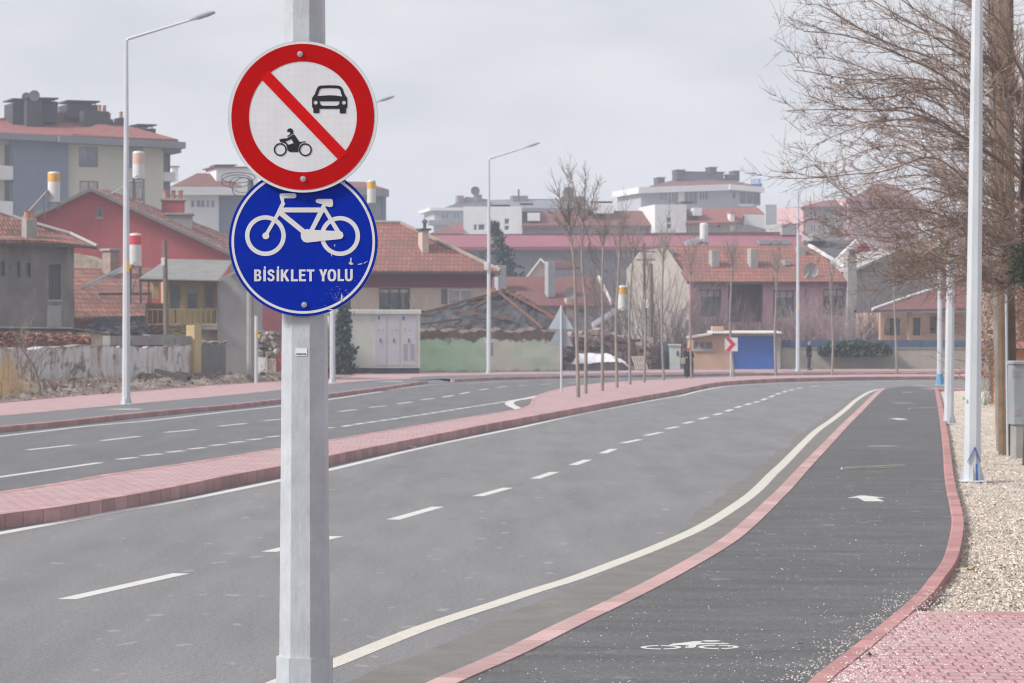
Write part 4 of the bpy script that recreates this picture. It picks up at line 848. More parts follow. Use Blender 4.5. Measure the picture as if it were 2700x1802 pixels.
fascia(b, f, 1798, 531, 1828, 531, 4, 1, 3, BROWNE, 'chimney_cover')
# --- hilltop apartment block
b, f = bld('apartment_building', 'pale hazy apartment block with stepped red roof and a blue rooftop sign, on the hill', 'building', 1690, 428, 2006, 432)
ops = [(1762, 505, 1788, 536), (1806, 502, 1838, 540), (1844, 504, 1866, 528), (1931, 506, 1940, 524), (1950, 503, 2004, 540), (1738, 506, 1758, 530)]
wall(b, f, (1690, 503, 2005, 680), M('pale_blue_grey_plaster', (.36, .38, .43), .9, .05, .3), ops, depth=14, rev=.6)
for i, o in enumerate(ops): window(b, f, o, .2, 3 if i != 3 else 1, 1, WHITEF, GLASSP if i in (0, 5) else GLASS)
block(b, f, (1789, 500, 1804, 680), -.6, 2, WHITEP, 'pillar', base=True); block(b, f, (1948, 538, 1986, 545), -.8, 1.5, WHITEP, 'balcony')
fascia(b, f, 1684, 494, 1925, 486, 16, -1.5, 16, WHITEP); fascia(b, f, 1925, 486, 2016, 494, 14, -1.8, 15, WHITEP)
rf = slab(b, f, [(1712, 491, -.5), (1990, 489, -.5), (1905, 470, 5), (1790, 472, 5)], TILE_M, .3)
block(rf, f, (1800, 455, 1908, 478), 4, 5, M('grey_roof_storey', (.15, .16, .2), .9, .1, .5), 'roof_storey', top=.3, topm=TILE_M)
for r_ in [(1735, 469, 1753, 486), (1784, 449, 1806, 474), (1922, 461, 1934, 480), (1935, 452, 1950, 478), (1872, 442, 1890, 460)]: block(rf, f, r_, 3, 2.5, DSLATE, top=.2, topm=LGREY)
mb = MB(); p0 = f.p(1981, 487, 1)
for k in range(6):
    x = p0.x + k * .3; z = p0.z
    for s_ in ([(0, 0, .1, .75)], [(0, 0, .1, .75), (.1, .3, .22, .4)], [(0, 0, .1, .75), (.1, .65, .24, .75)], [(.06, 0, .16, .75)], [(0, 0, .09, .75), (.15, 0, .24, .75)], [(0, 0, .24, .1), (0, .32, .24, .42), (0, .65, .24, .75)])[k]:
        mb.box(x + s_[0], x + s_[2], 1, 1.1, z + s_[1] + .2, z + s_[3] + .2)
mb.box(p0.x - .1, p0.x + 1.8, 1.1, 1.2, p0.z - .3, p0.z + .15); mb.build('rooftop_sign', BLUEM, b)
# --- hazy apartments left of centre
b, f = bld('apartment_building', 'faint hazy apartment block with brick chimneys, farthest back left of centre', 'building', 1132, 478, 1560, 482)
wall(b, f, (1145, 555, 1290, 680), M('pale_haze_plaster', (.42, .44, .5), .9, .04, .3), [(1164, 562, 1184, 578), (1196, 562, 1212, 578)], depth=14)  # distance haze put into the pale plaster colour
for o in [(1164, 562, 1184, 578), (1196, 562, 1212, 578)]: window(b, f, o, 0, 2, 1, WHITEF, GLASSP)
block(b, f, (1132, 581, 1225, 594), -2, 3, FASC, 'balcony'); block(b, f, (1134, 548, 1300, 556), -1.2, 16, WHITEP, 'eave')
rf = slab(b, f, [(1170, 548, -1), (1300, 548, -1), (1290, 527, 4), (1230, 519, 4), (1195, 540, 3)], TILE_D, .3)
BRK = M('hazy_brick', (.19, .14, .15), .9, .1, .5)  # brick colour with the distance haze mixed in
for r_ in [(1207, 516, 1223, 545), (1254, 513, 1271, 532)]: block(rf, f, r_, 3, 3, BRK)
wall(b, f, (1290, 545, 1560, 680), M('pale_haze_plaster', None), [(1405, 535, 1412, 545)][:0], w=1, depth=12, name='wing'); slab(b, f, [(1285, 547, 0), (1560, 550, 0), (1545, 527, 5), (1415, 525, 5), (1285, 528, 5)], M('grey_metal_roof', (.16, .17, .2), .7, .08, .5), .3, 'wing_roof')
block(rf, f, (1352, 518, 1392, 530), 4, 3, BRK, top=.1); mb = MB(); q = f.p(1368, 500, 4); mb.box(q.x - .15, q.x + .15, 4, 4.2, q.z - 2.2, q.z); mb.build('antenna', DSLATE, rf)
dish(rf, f, 1253, 504, 3, .8, DSLATE); dish(rf, f, 1498, 508, 3, 1.0, DSLATE); block(rf, f, (1486, 518, 1540, 530), 4, 3, DSLATE)
# --- pink apartments on the right
b, f = bld('apartment_building', 'hazy pink apartment block with reddish roof, partly behind the bare twigs on the right', 'building', 2118, 398, 2410, 404)
ops = [(2137, 555, 2152, 575), (2160, 552, 2176, 574), (2137, 592, 2152, 613), (2160, 592, 2176, 613)]
wall(b, f, (2118, 545, 2230, 680), ROSEP, ops, depth=14)
for o in ops: window(b, f, o, 0, 2, 1, WHITEF, GLASSP)
wall(b, f, (2184, 548, 2222, 640), M('bay_window_glass', (.27, .32, .36), .3, .1, .5), [(2186, 552, 2198, 580), (2200, 552, 2220, 580), (2186, 595, 2220, 625)], w=-.9, depth=1, base=False, name='bay_window')
block(b, f, (2223, 535, 2236, 680), -1, 3, M('rose_white_plaster', (.55, .46, .46), .9), 'pillar', base=True)
wall(b, f, (2236, 525, 2420, 680), ROSEP, [(2262, 560, 2276, 580), (2310, 560, 2326, 580), (2350, 560, 2366, 580), (2262, 600, 2276, 620), (2310, 600, 2326, 620)], w=-1.5, depth=14, name='wing')
for o in [(2262, 560, 2276, 580), (2310, 560, 2326, 580), (2350, 560, 2366, 580), (2262, 600, 2276, 620), (2310, 600, 2326, 620)]: window(b, f, o, -1.5, 2, 1, WHITEF, GLASSP)
slab(b, f, [(2113, 545, -1.2), (2240, 545, -1.2), (2250, 520, 4), (2160, 532, 2)], TILE_M, .5, extra=[[(2232, 530, -2.5), (2430, 530, -2.5), (2360, 488, 5), (2312, 484, 5)]])
# --- dark slate roof and white gable
b, f = bld('slate_roofed_house', 'grey house with dark slate roof, white gable and red dormer, behind the pink house', 'house', 2120, 236, 2400, 238)
wall(b, f, (2120, 690, 2230, 800), LGREY, depth=8); slab(b, f, [(2112, 692, -.5), (2262, 692, -.5), (2252, 634, 5), (2118, 634, 5)], TILE_D, .25)
mb = MB(); L_ = [f.p(x, y, -1) for x, y in [(2205, 684), (2262, 630), (2300, 640), (2380, 700), (2380, 800), (2230, 800)]]; L_[4].z = L_[5].z = 0; mb.prism(L_, (0, .6, 0)); mb.build('gable_wall', WHITEP, b)
mb = MB(); L_ = [f.p(x, y, -1.6) for x, y in [(2256, 664), (2268, 644), (2286, 644), (2298, 664)]]; mb.prism(L_, (0, .5, 0)); mb.build('dormer', REDW, b)
slab(b, f, [(2225, 690, -5), (2320, 690, -5), (2318, 670, -2), (2240, 672, -2)], TILE_R, .2, 'lower_roof')
block(b, f, (2143, 618, 2190, 636), 3, 3, LGREY); block(b, f, (2062, 590, 2100, 620), 30, 5, LGREY, 'neighbour_wall')

# --- low walls, left: whitewashed garden wall
m, t, bs = nodes('peeling_whitewash'); v = coords(t); sv = coords(t, (.9, .9, .16))
n1 = noise_n(t, v, .8, 8, .72); n2 = noise_n(t, sv, 2.2, 7, .7)
c = ramp(t, n2, [(.38, (.66, .64, .65)), (.52, (.6, .57, .56)), (.6, (.46, .36, .28)), (.7, (.27, .2, .155))])
c = mixc(t, ramp(t, n1, [(.55, 0.0), (.60, 1.0)]), c, ramp(t, noise_n(t, v, 5, 5, .7), [(.3, (.16, .12, .1)), (.7, (.33, .26, .215))]))
sep = t.nodes.new('ShaderNodeSeparateXYZ'); t.links.new(v, sep.inputs[0])
c = mixc(t, ramp(t, math_n(t, 'ADD', math_n(t, 'MULTIPLY', sep.outputs['Z'], .4), math_n(t, 'MULTIPLY', n1, .5)), [(.9, 0.0), (.96, .9)]), c, (.2, .165, .14))
t.links.new(c, bs.inputs['Base Color']); bs.inputs['Roughness'].default_value = .95; bump_n(t, bs, n1, .8, .06); WWASH = m
b, f = bld('garden_wall', 'long crumbling whitewashed wall with brown stains behind the left pavement', 'wall', -160, 96, 516, 116)
mb = MB(); n = 150; xs = []
x0 = f.p(-160, 900, 0).x; x1 = f.p(514, 900, 0).x
def topz(px): return f.p(px, 915 + 5 * math.sin(px * .02) + (0 if px < 330 else -3), 0).z + .12 * noise.noise(Vector((px * .03, 1, 1)))
for i in range(n + 1): px = -160 + 674 * i / n; P_ = f.p(px, 900, 0); xs.append((P_.x, topz(px)))
for i in range(n):
    for j in range(8):
        def q(ii, jj): x, zt = xs[ii]; z = zt * jj / 8; return (x, .07 * noise.noise(Vector((x * .9, z * 1.3, 2))), z)
        mb.face([q(i, j), q(i + 1, j), q(i + 1, j + 1), q(i, j + 1)])
    mb.face([q(i, 8), q(i + 1, 8), (xs[i + 1][0], .45, xs[i + 1][1]), (xs[i][0], .45, xs[i][1])]); mb.face([(xs[i + 1][0], .45, 0), (xs[i][0], .45, 0), (xs[i][0], .45, xs[i][1]), (xs[i + 1][0], .45, xs[i + 1][1])])
mb.build('masonry', WWASH, b)
mb = MB(); random.seed(11)
for (xa, xb_) in [(290, 345), (347, 393), (395, 460), (462, 512)]:
    a = f.p(xa, 886, .05); c_ = f.p(xb_, 884, .05); e = f.p((xa + xb_) / 2, 910, .05); mb.box(a.x, c_.x, .04, .36, e.z, a.z + random.uniform(-.06, .06))
mb.build('coping', CONC, b)
block(b, f, (514, 858, 531, 1000), -.15, .4, YELP, 'gate_post', base=True); block(b, f, (531, 910, 596, 1000), .05, .08, M('grey_metal_gate', (.15, .145, .15), .7, .1, 2), 'gate', base=True)
mb = MB()
for k in range(26): x = 531 + 66 * random.random(); p = f.p(x, 909 - random.random() * 6, .1); s_ = random.uniform(.05, .14); mb.tint = random.uniform(.6, 1.3); mb.obox(p - Vector((s_, 0, 0)), p + Vector((s_, .08, .04)), .12, .09)
mb.build('loose_stones', RUBBLE, b)
b, f = bld('broken_wall', 'short stub of whitewashed wall with rubble on top, just left of the sign post', 'wall', 676, 121, 745, 121)
wall(b, f, (680, 942, 705, 1000), WWASH, depth=.4, name='masonry'); wall(b, f, (706, 946, 728, 1000), WWASH, w=.1, depth=.4, name='masonry'); wall(b, f, (728, 930, 745, 1000), REDW, w=.2, depth=.4, name='masonry')
mb = MB()
for k in range(150):
    x = random.uniform(681, 733); y = 942 - random.random() ** 1.3 * 66; p = f.p(x, y, random.uniform(.2, 1.2)); s_ = random.uniform(.06, .2); mb.tint = random.uniform(.5, 1.5)
    d_ = Vector((random.gauss(0, 1), random.gauss(0, 1), random.gauss(0, .4))).normalized() * s_; mb.obox(p - d_, p + d_, s_ * 1.3, s_)
mb.build('rubble', RUBBLE, b)
b, f = bld('red_wall_house', 'plain dull red house wall just left of the sign post, behind the rubble', 'house', 655, 140, 760, 140)
wall(b, f, (655, 780, 775, 960), MAROW, depth=6)
# --- rubble wall behind the small trees, and dark gate
b, f = bld('rubble_wall', 'rough brown stone wall behind the small street trees', 'wall', 1478, 156, 1725, 158)
mb = MB(); random.seed(5)
for k in range(620):
    x = random.uniform(1484, 1722); y = 974 - (974 - (872 + 18 * abs(math.sin(x * .02)) + (25 if x > 1660 else 0))) * random.random(); p = f.p(x, y, random.uniform(0, .5)); s_ = random.uniform(.12, .34); mb.tint = random.uniform(.5, 1.4)
    d_ = Vector((random.gauss(0, 1), random.gauss(0, .5), random.gauss(0, .4))).normalized() * s_; mb.obox(p - d_, p + d_, s_ * 1.4, s_ * .9)
mb.build('stones', M('brown_rubble_stone', (.22, .165, .15), .95, .3, 2.5, .5, 12, tint=True), b)
wall(b, f, (1484, 895, 1722, 975), M('dark_earth', (.13, .095, .09), .95, .25, 2, .6, 8), w=.35, depth=1.2, name='core')
b, f = bld('metal_gate', 'dark blue-grey metal gate beside the pale electric cabinet', 'gate', 1722, 158.5, 1765, 158.5)
wall(b, f, (1722, 902, 1765, 975), M('dark_blue_grey_metal', (.07, .09, .12), .6, .1, 1), depth=.1, name='leaf'); mb = MB(); a = f.p(1724, 912, -.05); c_ = f.p(1729, 936, -.05); mb.box(a.x, c_.x, -.06, -.01, c_.z, a.z); mb.build('nameplate', LGREY, b)
# ================================================================ SIGN POST
def galv(name, base, streak, bumps, met=.25, rough=.5):
    m, t, b = nodes(name); o = t.nodes.new('ShaderNodeTexCoord').outputs['Object']
    mp_ = N(t, 'ShaderNodeMapping'); mp_.inputs['Scale'].default_value = (1, 1, .25); mp_.inputs['Rotation'].default_value = (.5, .6, 0); t.links.new(o, mp_.inputs['Vector'])
    n1 = noise_n(t, mp_.outputs[0], 45, 6, .75); n2 = noise_n(t, o, 5, 5, .6); vo = N(t, 'ShaderNodeTexVoronoi', Scale=70.0); t.links.new(o, vo.inputs['Vector'])
    c = ramp(t, n2, [(.3, tuple(x * .86 for x in base)), (.7, tuple(min(1, x * 1.1) for x in base))])
    c = mixc(t, streak, c, ramp(t, n1, [(.35, .7), (.65, 1.15)]), 'MULTIPLY'); c = mixc(t, .25, c, ramp(t, vo.outputs['Distance'], [(.0, .85), (.6, 1.1)]), 'MULTIPLY')
    st = noise_n(t, coords(t, (14, 14, .8), world=False), 1.0, 4, .7); c = mixc(t, ramp(t, st, [(.6, 0.0), (.75, .35)]), c, tuple(x * .62 for x in base))
    t.links.new(c, b.inputs['Base Color']); b.inputs['Metallic'].default_value = met
    t.links.new(ramp(t, n1, [(.3, rough - .12), (.7, rough + .15)]), b.inputs['Roughness'])
    bump_n(t, b, mixc(t, .5, n1, n2), bumps, .01); return m
GALVN = galv('scratched_galvanised_steel', (.45, .475, .51), .22, .45, .12)
GALVS = galv('galvanised_sleeve', (.47, .50, .53), .2, .25, .2)
def oct_pole(mb, r0, r1, z0, z1, rot, n=8, cx=0, cy=0):
    mb.tube2([(Vector((0, 0, z0)), r0), (Vector((0, 0, z1)), r1)], n) if rot is None else None
    if rot is not None:
        vs = []
        for z, r in ((z0, r0), (z1, r1)):
            for k in range(n): a = rot + 2 * math.pi * k / n; vs.append((cx + r * math.cos(a), cy + r * math.sin(a), z))
        mb.add(vs, [(k, (k + 1) % n, n + (k + 1) % n, n + k) for k in range(n)] + [tuple(range(n))[::-1], tuple(range(n, 2 * n))])
YS = 12.4; PXC = 803.5; ROT = R(-29.5)
post = empty('street_lamp', ((PXC - CX) * YS / F, YS, ZP), 0, 'close galvanised octagonal post carrying the round red sign and the round blue sign', 'lamp post', 'octagonal street lamps')
zo = ZP
rad = lambda z: .1128 - .0078 * z
mb = MB(); oct_pole(mb, rad(zo), rad(10.6), 0, 10.6 - zo, ROT); po = mb.build('pole', GALVN, post)
mb = MB()
for k in (2,):                                         # weld seam down one edge, rough beads
    a = ROT + 2 * math.pi * 6 / 8 + 2 * math.pi / 8
    for i in range(260):
        z = .9 + i * .0105; r = rad(z) - .0005; mb.obox((r * math.cos(a), r * math.sin(a), z - zo), (r * math.cos(a), r * math.sin(a), z - zo + .0105), random.uniform(.0015, .0045), random.uniform(.0015, .004))
mb.build('weld_seam', GALVS, po)
mb = MB(); ztop = 2.2 - (1729 - 880) * YS / F; oct_pole(mb, .122, .118, 0, ztop - zo, ROT + R(1)); mb.build('sleeve', GALVS, post)
mb = MB(); mb.box(-.22, .22, -.22, .22, 0, .02)
for sx in (-1, 1):
    for sy in (-1, 1): mb.tube([(sx * .17, sy * .17, .02), (sx * .17, sy * .17, .06)], .018, 6)
mb.build('base_plate', GALVS, post)
mb = MB(); mb.tube([(0, 0, 10.55 - zo), (.5, .3, 10.75), (1.9, 1.1, 11.1)], [.035, .03, .025], 8); mb.build('arm', GALVN, post)
mb = MB(); mb.obox((1.8, 1.05, 11.08), (2.5, 1.45, 11.25), .26, .09); mb.build('lamp_head', DARKM, post)
# inventory sticker (number only)
STK = M('white_sticker', (.66, .67, .69), .5, .03, 5); INK = M('black_ink', (.012, .012, .014), .6)
fa = ROT + 2 * math.pi * 6 / 8 - math.pi / 8 + 0.0
def sgn(px, py, y): return Vector(((px - CX) * (YS + y) / F - (PXC - CX) * YS / F, y, H - (py - 880) * (YS + y) / F - ZP))
ang = ROT + 2 * math.pi * (5.5 + 1) / 8 - 2 * math.pi / 8
def facet_pt(px, py, lift):
    # facet between vertices 5 and 6
    z = H - (py - 880) * YS / F; r = rad(z); a5 = ROT + 2 * math.pi * 5.0 / 8 + 2 * math.pi / 8 * 1; 
    i0 = 6; a = ROT + 2 * math.pi * i0 / 8; b_ = ROT + 2 * math.pi * (i0 + 1) / 8
    A = Vector((r * math.cos(a), r * math.sin(a), 0)); B = Vector((r * math.cos(b_), r * math.sin(b_), 0)); x = (px - PXC) * YS / F
    t_ = (x - A.x) / (B.x - A.x); p = A.lerp(B, t_); n_ = Vector((math.cos((a + b_) / 2), math.sin((a + b_) / 2), 0)); return Vector((p.x, p.y, z - ZP)) + n_ * lift
mb = MB(); mb.prism([facet_pt(x, y, .001) for x, y in [(783, 939), (814, 938), (814, 919), (783, 918)]], Vector((0, -.001, 0))); st = mb.build('sticker', STK, post)
def text_mesh(s, size, offset=0.0, extrude=.0004):
    cu = bpy.data.curves.new('text', 'FONT'); cu.body = s; cu.size = size; cu.offset = offset; cu.extrude = extrude; cu.resolution_u = 6
    o = bpy.data.objects.new('text', cu); COL.objects.link(o); bpy.context.view_layer.update()
    me = bpy.data.meshes.new_from_object(o.evaluated_get(bpy.context.evaluated_depsgraph_get())); bpy.data.objects.remove(o); return me
def place_text(s, name, mat, parent, fn, x0, x1, y0, y1, offset=0.0):
    me = text_mesh(s, 1.0, offset); xs_ = [v.co.x for v in me.vertices]; ys_ = [v.co.y for v in me.vertices]; a, b_ = min(xs_), max(xs_); c_, d_ = min(ys_), max(ys_)
    for v in me.vertices:
        dz = v.co.z; v.co = fn(x0 + (v.co.x - a) / (b_ - a) * (x1 - x0), y1 + (v.co.y - c_) / (d_ - c_) * (y0 - y1)) + Vector((0, -.0006 if dz > 0 else 0, 0))
    me.name = name; me.materials.append(mat); o = bpy.data.objects.new(name, me); COL.objects.link(o); o.parent = parent; return o
place_text('1000651335', 'number', INK, st, lambda x, y: facet_pt(x, y, .0025), 785.2, 811.5, 931.5, 935.5, .02)
# --- round signs
def sign_mat(name, col, rough=.32, spec=.5, hex_=0.0, wear=0.0):
    m, t, b = nodes(name); o = t.nodes.new('ShaderNodeTexCoord').outputs['Object']
    c = ramp(t, noise_n(t, o, 7, 6, .7), [(.3, tuple(x * .93 for x in col)), (.7, tuple(min(1, x * 1.05) for x in col))])
    if hex_:
        vo = N(t, 'ShaderNodeTexVoronoi', Scale=210.0, Randomness=.12); t.links.new(o, vo.inputs['Vector']); c = mixc(t, hex_, c, ramp(t, vo.outputs['Distance'], [(.28, .62), (.42, 1.05)]), 'MULTIPLY')
    c = mixc(t, ramp(t, noise_n(t, coords(t, (3, 1, 9), (0, .5, 0), world=False), 30, 3, .5), [(.73, 0.0), (.76, .3)]), c, (.5, .5, .52))
    t.links.new(c, b.inputs['Base Color']); b.inputs['Roughness'].default_value = rough; b.inputs['Specular IOR Level'].default_value = spec; return m
SW = sign_mat('white_reflective_sheet', (.68, .69, .72), .4, .4, .35); SR = sign_mat('red_reflective_sheet', (.44, .001, .002), .5, .1); SRL = sign_mat('lighter_red_film', (.56, .004, .006), .5, .1)
SB = sign_mat('blue_reflective_sheet', (.0001, .021, .34), .45, .06); SWB = sign_mat('white_film', (.66, .65, .65), .4, .4); SK = sign_mat('black_film', (.012, .011, .018), .4, .4); ALU = M('aluminium_back', (.5, .52, .55), .45, .08, 3, metal=.5)
CH = sign_mat('bare_scuffed_metal', (.5, .52, .56), .4, .5)
def P2(pts, ox, oy, s): return [(ox + x / s, oy + y / s) for x, y in pts]
def layer(mb, pts, y, th=.0012, holes=()): mb.prism([sgn(px, py, y) for px, py in pts], (0, th, 0), [[sgn(px, py, y) for px, py in h] for h in holes])
def circ(cx, cy, rx, ry=None, n=72): ry = ry or rx; return [(cx + rx * math.cos(2 * math.pi * k / n), cy + ry * math.sin(2 * math.pi * k / n)) for k in range(n)]
def thick(pts, wd):                                     # outline of a polyline of width wd (pixels)
    L_, Rr = [], []
    for i, p in enumerate(pts):
        a = Vector(pts[max(i - 1, 0)]); b_ = Vector(pts[min(i + 1, len(pts) - 1)]); d = (b_ - a).normalized(); n_ = Vector((-d.y, d.x)) * wd / 2
        L_.append((p[0] + n_.x, p[1] + n_.y)); Rr.append((p[0] - n_.x, p[1] - n_.y))
    return L_ + Rr[::-1]
Z3 = (560, 80, 3.92); Z4 = (560, 460, 3.92)
def bolt(px, py, y, parent):
    mb = MB(); c_ = sgn(px, py, y); mb.tube([c_, c_ + Vector((0, -.003, 0))], .0115, 20); mb.tube([c_ + Vector((0, -.003, 0)), c_ + Vector((0, -.0055, 0)), c_ + Vector((0, -.008, 0))], [.0085, .0085, .006], 6); mb.tube([c_ + Vector((0, -.008, 0)), c_ + Vector((0, -.0085, 0))], .003, 8); mb.build('bolt', M('zinc_bolt', (.5, .5, .5), .35, .2, 60, metal=.7), parent)
def bracket(py, root):
    z = H - (py - 880) * YS / F - ZP; r = rad(z + ZP) + .003; mb = MB(); mb.tube([(r * math.cos(a) , r * math.sin(a), z) for a in [k * math.pi / 12 + R(-90) for k in range(25)]], .006, 4); mb.box(-.05, .05, -.104, -.088, z - .02, z + .02); mb.build('bracket', GALVS, root)
# red prohibition sign
y0_ = -.128
rs_ = empty('no_motor_vehicles_sign', (post.location.x, YS, ZP), 0, 'round red-ringed sign with red slash over black car and motorcycle, uppermost on the post', 'road sign')
cx, cy = 798.5, 308.5
mb = MB(); layer(mb, circ(cx, cy, 196.5, 199.5, 96), y0_, .002); plate = mb.build('plate', [SW], rs_)
mb = MB(); n = 96; o_ = circ(cx, cy, 197, 200, n)
for k in range(n): a = sgn(*o_[k], y0_); b_ = sgn(*o_[(k + 1) % n], y0_); mb.face([a, b_, b_ + Vector((0, .016, 0)), a + Vector((0, .016, 0))])
mb.face([sgn(*q, y0_ + .004) for q in o_]); mb.build('rim', ALU, plate)
mb = MB(); layer(mb, circ(798.3, 308.5, 188.4, 192.5, 96), y0_ - .0013, .0012, [circ(798.5, 308.5, 142.3, 146, 96)]); mb.build('red_ring', SR, rs_)
mb = MB(); a = Vector((697, 196)); b_ = Vector((904.5, 413)); d = (b_ - a).normalized(); n_ = Vector((-d.y, d.x)) * 15.2
layer(mb, [tuple(a + n_), tuple(b_ + n_), tuple(b_ - n_), tuple(a - n_)], y0_ - .0026); mb.build('slash', SRL, rs_)
car = [(1030, 700), (1058, 662), (1080, 604), (1093, 582), (1120, 572), (1210, 569), (1300, 572), (1330, 584), (1345, 604), (1366, 662), (1393, 700), (1393, 800), (1380, 812), (1380, 852), (1374, 860), (1322, 860), (1316, 852), (1316, 812), (1106, 812), (1106, 850), (1098, 857), (1050, 857), (1043, 850), (1043, 810), (1030, 796)]
win = [(1084, 683), (1106, 620), (1116, 606), (1140, 600), (1210, 597), (1290, 600), (1312, 608), (1322, 624), (1341, 686), (1280, 676), (1210, 673), (1140, 677)]
gr_ = [(1108, 734), (1315, 734), (1311, 760), (1300, 776), (1280, 781), (1145, 781), (1122, 774), (1112, 758)]
mb = MB(); layer(mb, P2(car, *Z3), y0_ - .0016, .0012, [P2(win, *Z3), P2(gr_, *Z3), circ(560 + 1066 / 3.92, 80 + 748 / 3.92, 5.4, n=20), circ(560 + 1358 / 3.92, 80 + 749 / 3.92, 5.4, n=20)]); mb.build('car_symbol', SK, rs_)
mb = MB()
for (wx, wy) in [(701, 1234), (961, 1236)]:
    c0 = (560 + wx / 3.92, 80 + wy / 3.92); layer(mb, circ(*c0, 17.1, n=40), y0_ - .0016, .0012, [circ(*c0, 13.3, n=40)])
body = [(690, 1130), (738, 1118), (742, 1120), (770, 1118), (838, 1078), (846, 1078), (900, 1155), (962, 1148), (962, 1158), (925, 1163), (905, 1178), (893, 1205), (889, 1232), (889, 1259), (805, 1259), (786, 1250), (775, 1236), (772, 1212), (760, 1180), (742, 1165), (708, 1160), (700, 1152)]
hole = [(752, 1150), (770, 1144), (818, 1124), (838, 1168), (800, 1180), (782, 1184), (772, 1170)]
layer(mb, P2(body, *Z3), y0_ - .0016, .0012, [P2(hole, *Z3)])
layer(mb, P2([(770, 1048), (776, 1028), (790, 1017), (808, 1014), (826, 1022), (834, 1040), (836, 1068), (776, 1104), (774, 1094), (800, 1076), (806, 1068), (800, 1052), (786, 1050)], *Z3), y0_ - .0016)
mb.build('motorcycle_symbol', SK, rs_)
bolt(791, 143, y0_ - .002, rs_); bolt(799, 472, y0_ - .002, rs_); bracket(200, rs_); bracket(400, rs_)
# blue cycle path sign
y1_ = -.108
bs_ = empty('cycle_path_sign', (post.location.x, YS, ZP), 0, 'scuffed round blue sign with white bicycle and lettering, below the red-ringed sign', 'road sign')
cx, cy = 799.8, 638
mb = MB(); layer(mb, circ(cx, cy, 196, 196.5, 96), y1_, .002); plate = mb.build('plate', SB, bs_)
mb = MB(); o_ = circ(cx, cy, 196.6, 197.1, n)
for k in range(n): a = sgn(*o_[k], y1_ + .0005); b_ = sgn(*o_[(k + 1) % n], y1_ + .0005); mb.face([a, b_, b_ + Vector((0, .014, 0)), a + Vector((0, .014, 0))])
mb.face([sgn(*q, y1_ + .004) for q in o_]); mb.build('rim', ALU, plate)
mb = MB(); layer(mb, circ(cx - .2, cy, 189.3, 189.6, 96), y1_ - .0013, .0012, [circ(cx - .2, cy, 182.6, 183, 96)]); mb.build('white_ring', SWB, bs_)
mb = MB(); yb = y1_ - .0014
def z4(pts): return P2(pts, *Z4)
for wx, wy, ro, ri in [(548, 634, 53.6, 42.2), (1319, 638, 52.6, 41.3)]:
    c0 = (560 + wx / 3.92, 460 + wy / 3.92); layer(mb, circ(*c0, ro, n=60), yb, .0012, [circ(*c0, ri, n=60)])
yc = yb - .0006
layer(mb, z4([(712, 290), (752, 305), (690, 425), (580, 618), (545, 606), (655, 412)]), yc, .0018)       # fork
layer(mb, z4([(694, 215), (700, 203), (715, 197), (848, 197), (862, 204), (869, 222), (863, 240), (848, 248), (741, 248), (741, 285), (754, 305), (740, 322), (705, 312), (712, 290), (700, 250)]), yc - .0002, .002)
layer(mb, circ(560 + 552 / 3.92, 460 + 636 / 3.92, 9.0, n=24), yc - .0004, .002)
layer(mb, z4([(700, 344), (1165, 344), (1165, 394), (700, 394)]), yc - .0003, .002)
layer(mb, z4([(700, 380), (740, 394), (955, 570), (925, 612), (692, 424)]), yc - .0005, .002)
layer(mb, z4([(1092, 394), (1148, 394), (1050, 580), (1000, 580)]), yc - .0005, .002)
layer(mb, z4([(1122, 330), (1170, 345), (1330, 600), (1275, 600)]), yc - .0007, .002)
layer(mb, z4([(1136, 310), (1176, 318), (1166, 348), (1118, 346)]), yc - .0008, .002)
layer(mb, z4([(1067, 275), (1075, 262), (1090, 255), (1225, 255), (1238, 261), (1244, 275), (1246, 315), (1240, 332), (1224, 339), (1202, 337), (1176, 330), (1150, 314), (1084, 296), (1070, 288)]), yc - .0009, .002)
layer(mb, z4([(913, 635), (916, 604), (940, 576), (975, 567), (1060, 576), (1325, 589), (1346, 602), (1355, 632), (1346, 656), (1325, 669), (1120, 690), (980, 706), (945, 698), (922, 672)]), yc - .0010, .002)
mb.build('bicycle_symbol', SWB, bs_)
mb = MB(); yt = y1_ - .0014; Zf = lambda pts: P2(pts, *Z4)
def LT(p, holes=()): layer(mb, Zf(p), yt, .0012, [Zf(h) for h in holes])
def el(cx, cy, rx, ry, n=22): return [(cx + rx * math.copysign(abs(math.cos(a)) ** .8, math.cos(a)), cy + ry * math.copysign(abs(math.sin(a)) ** .8, math.sin(a))) for a in [2 * math.pi * k / n for k in range(n)]]
LT([(432, 984), (478, 984), (494, 990), (502, 1004), (503, 1020), (497, 1034), (487, 1041), (500, 1050), (507, 1068), (504, 1088), (492, 1101), (476, 1106), (432, 1106)], [[(457, 1004), (472, 1004), (478, 1010), (478, 1026), (472, 1032), (457, 1032)], [(457, 1052), (474, 1052), (481, 1059), (481, 1079), (474, 1085), (457, 1085)]])
for x in (527, 664): LT([(x, 984), (x + 26, 984), (x + 26, 1106), (x, 1106)]); LT([(x + 6, 953), (x + 24, 953), (x + 24, 976), (x + 6, 976)])
LT(thick([(631, 1018), (629, 1006), (621, 997), (607, 994), (592, 997), (583, 1006), (582, 1017), (588, 1028), (600, 1036), (618, 1046), (629, 1056), (632, 1070), (629, 1083), (620, 1092), (606, 1096), (591, 1093), (582, 1084), (580, 1070)], 23))
LT([(707, 984), (732, 984), (732, 1032), (760, 984), (790, 984), (757, 1036), (797, 1106), (766, 1106), (740, 1058), (732, 1072), (732, 1106), (707, 1106)])
LT([(812, 984), (837, 984), (837, 1085), (884, 1085), (884, 1106), (812, 1106)])
LT([(895, 984), (963, 984), (963, 1004), (920, 1004), (920, 1032), (958, 1032), (958, 1052), (920, 1052), (920, 1085), (966, 1085), (966, 1106), (895, 1106)])
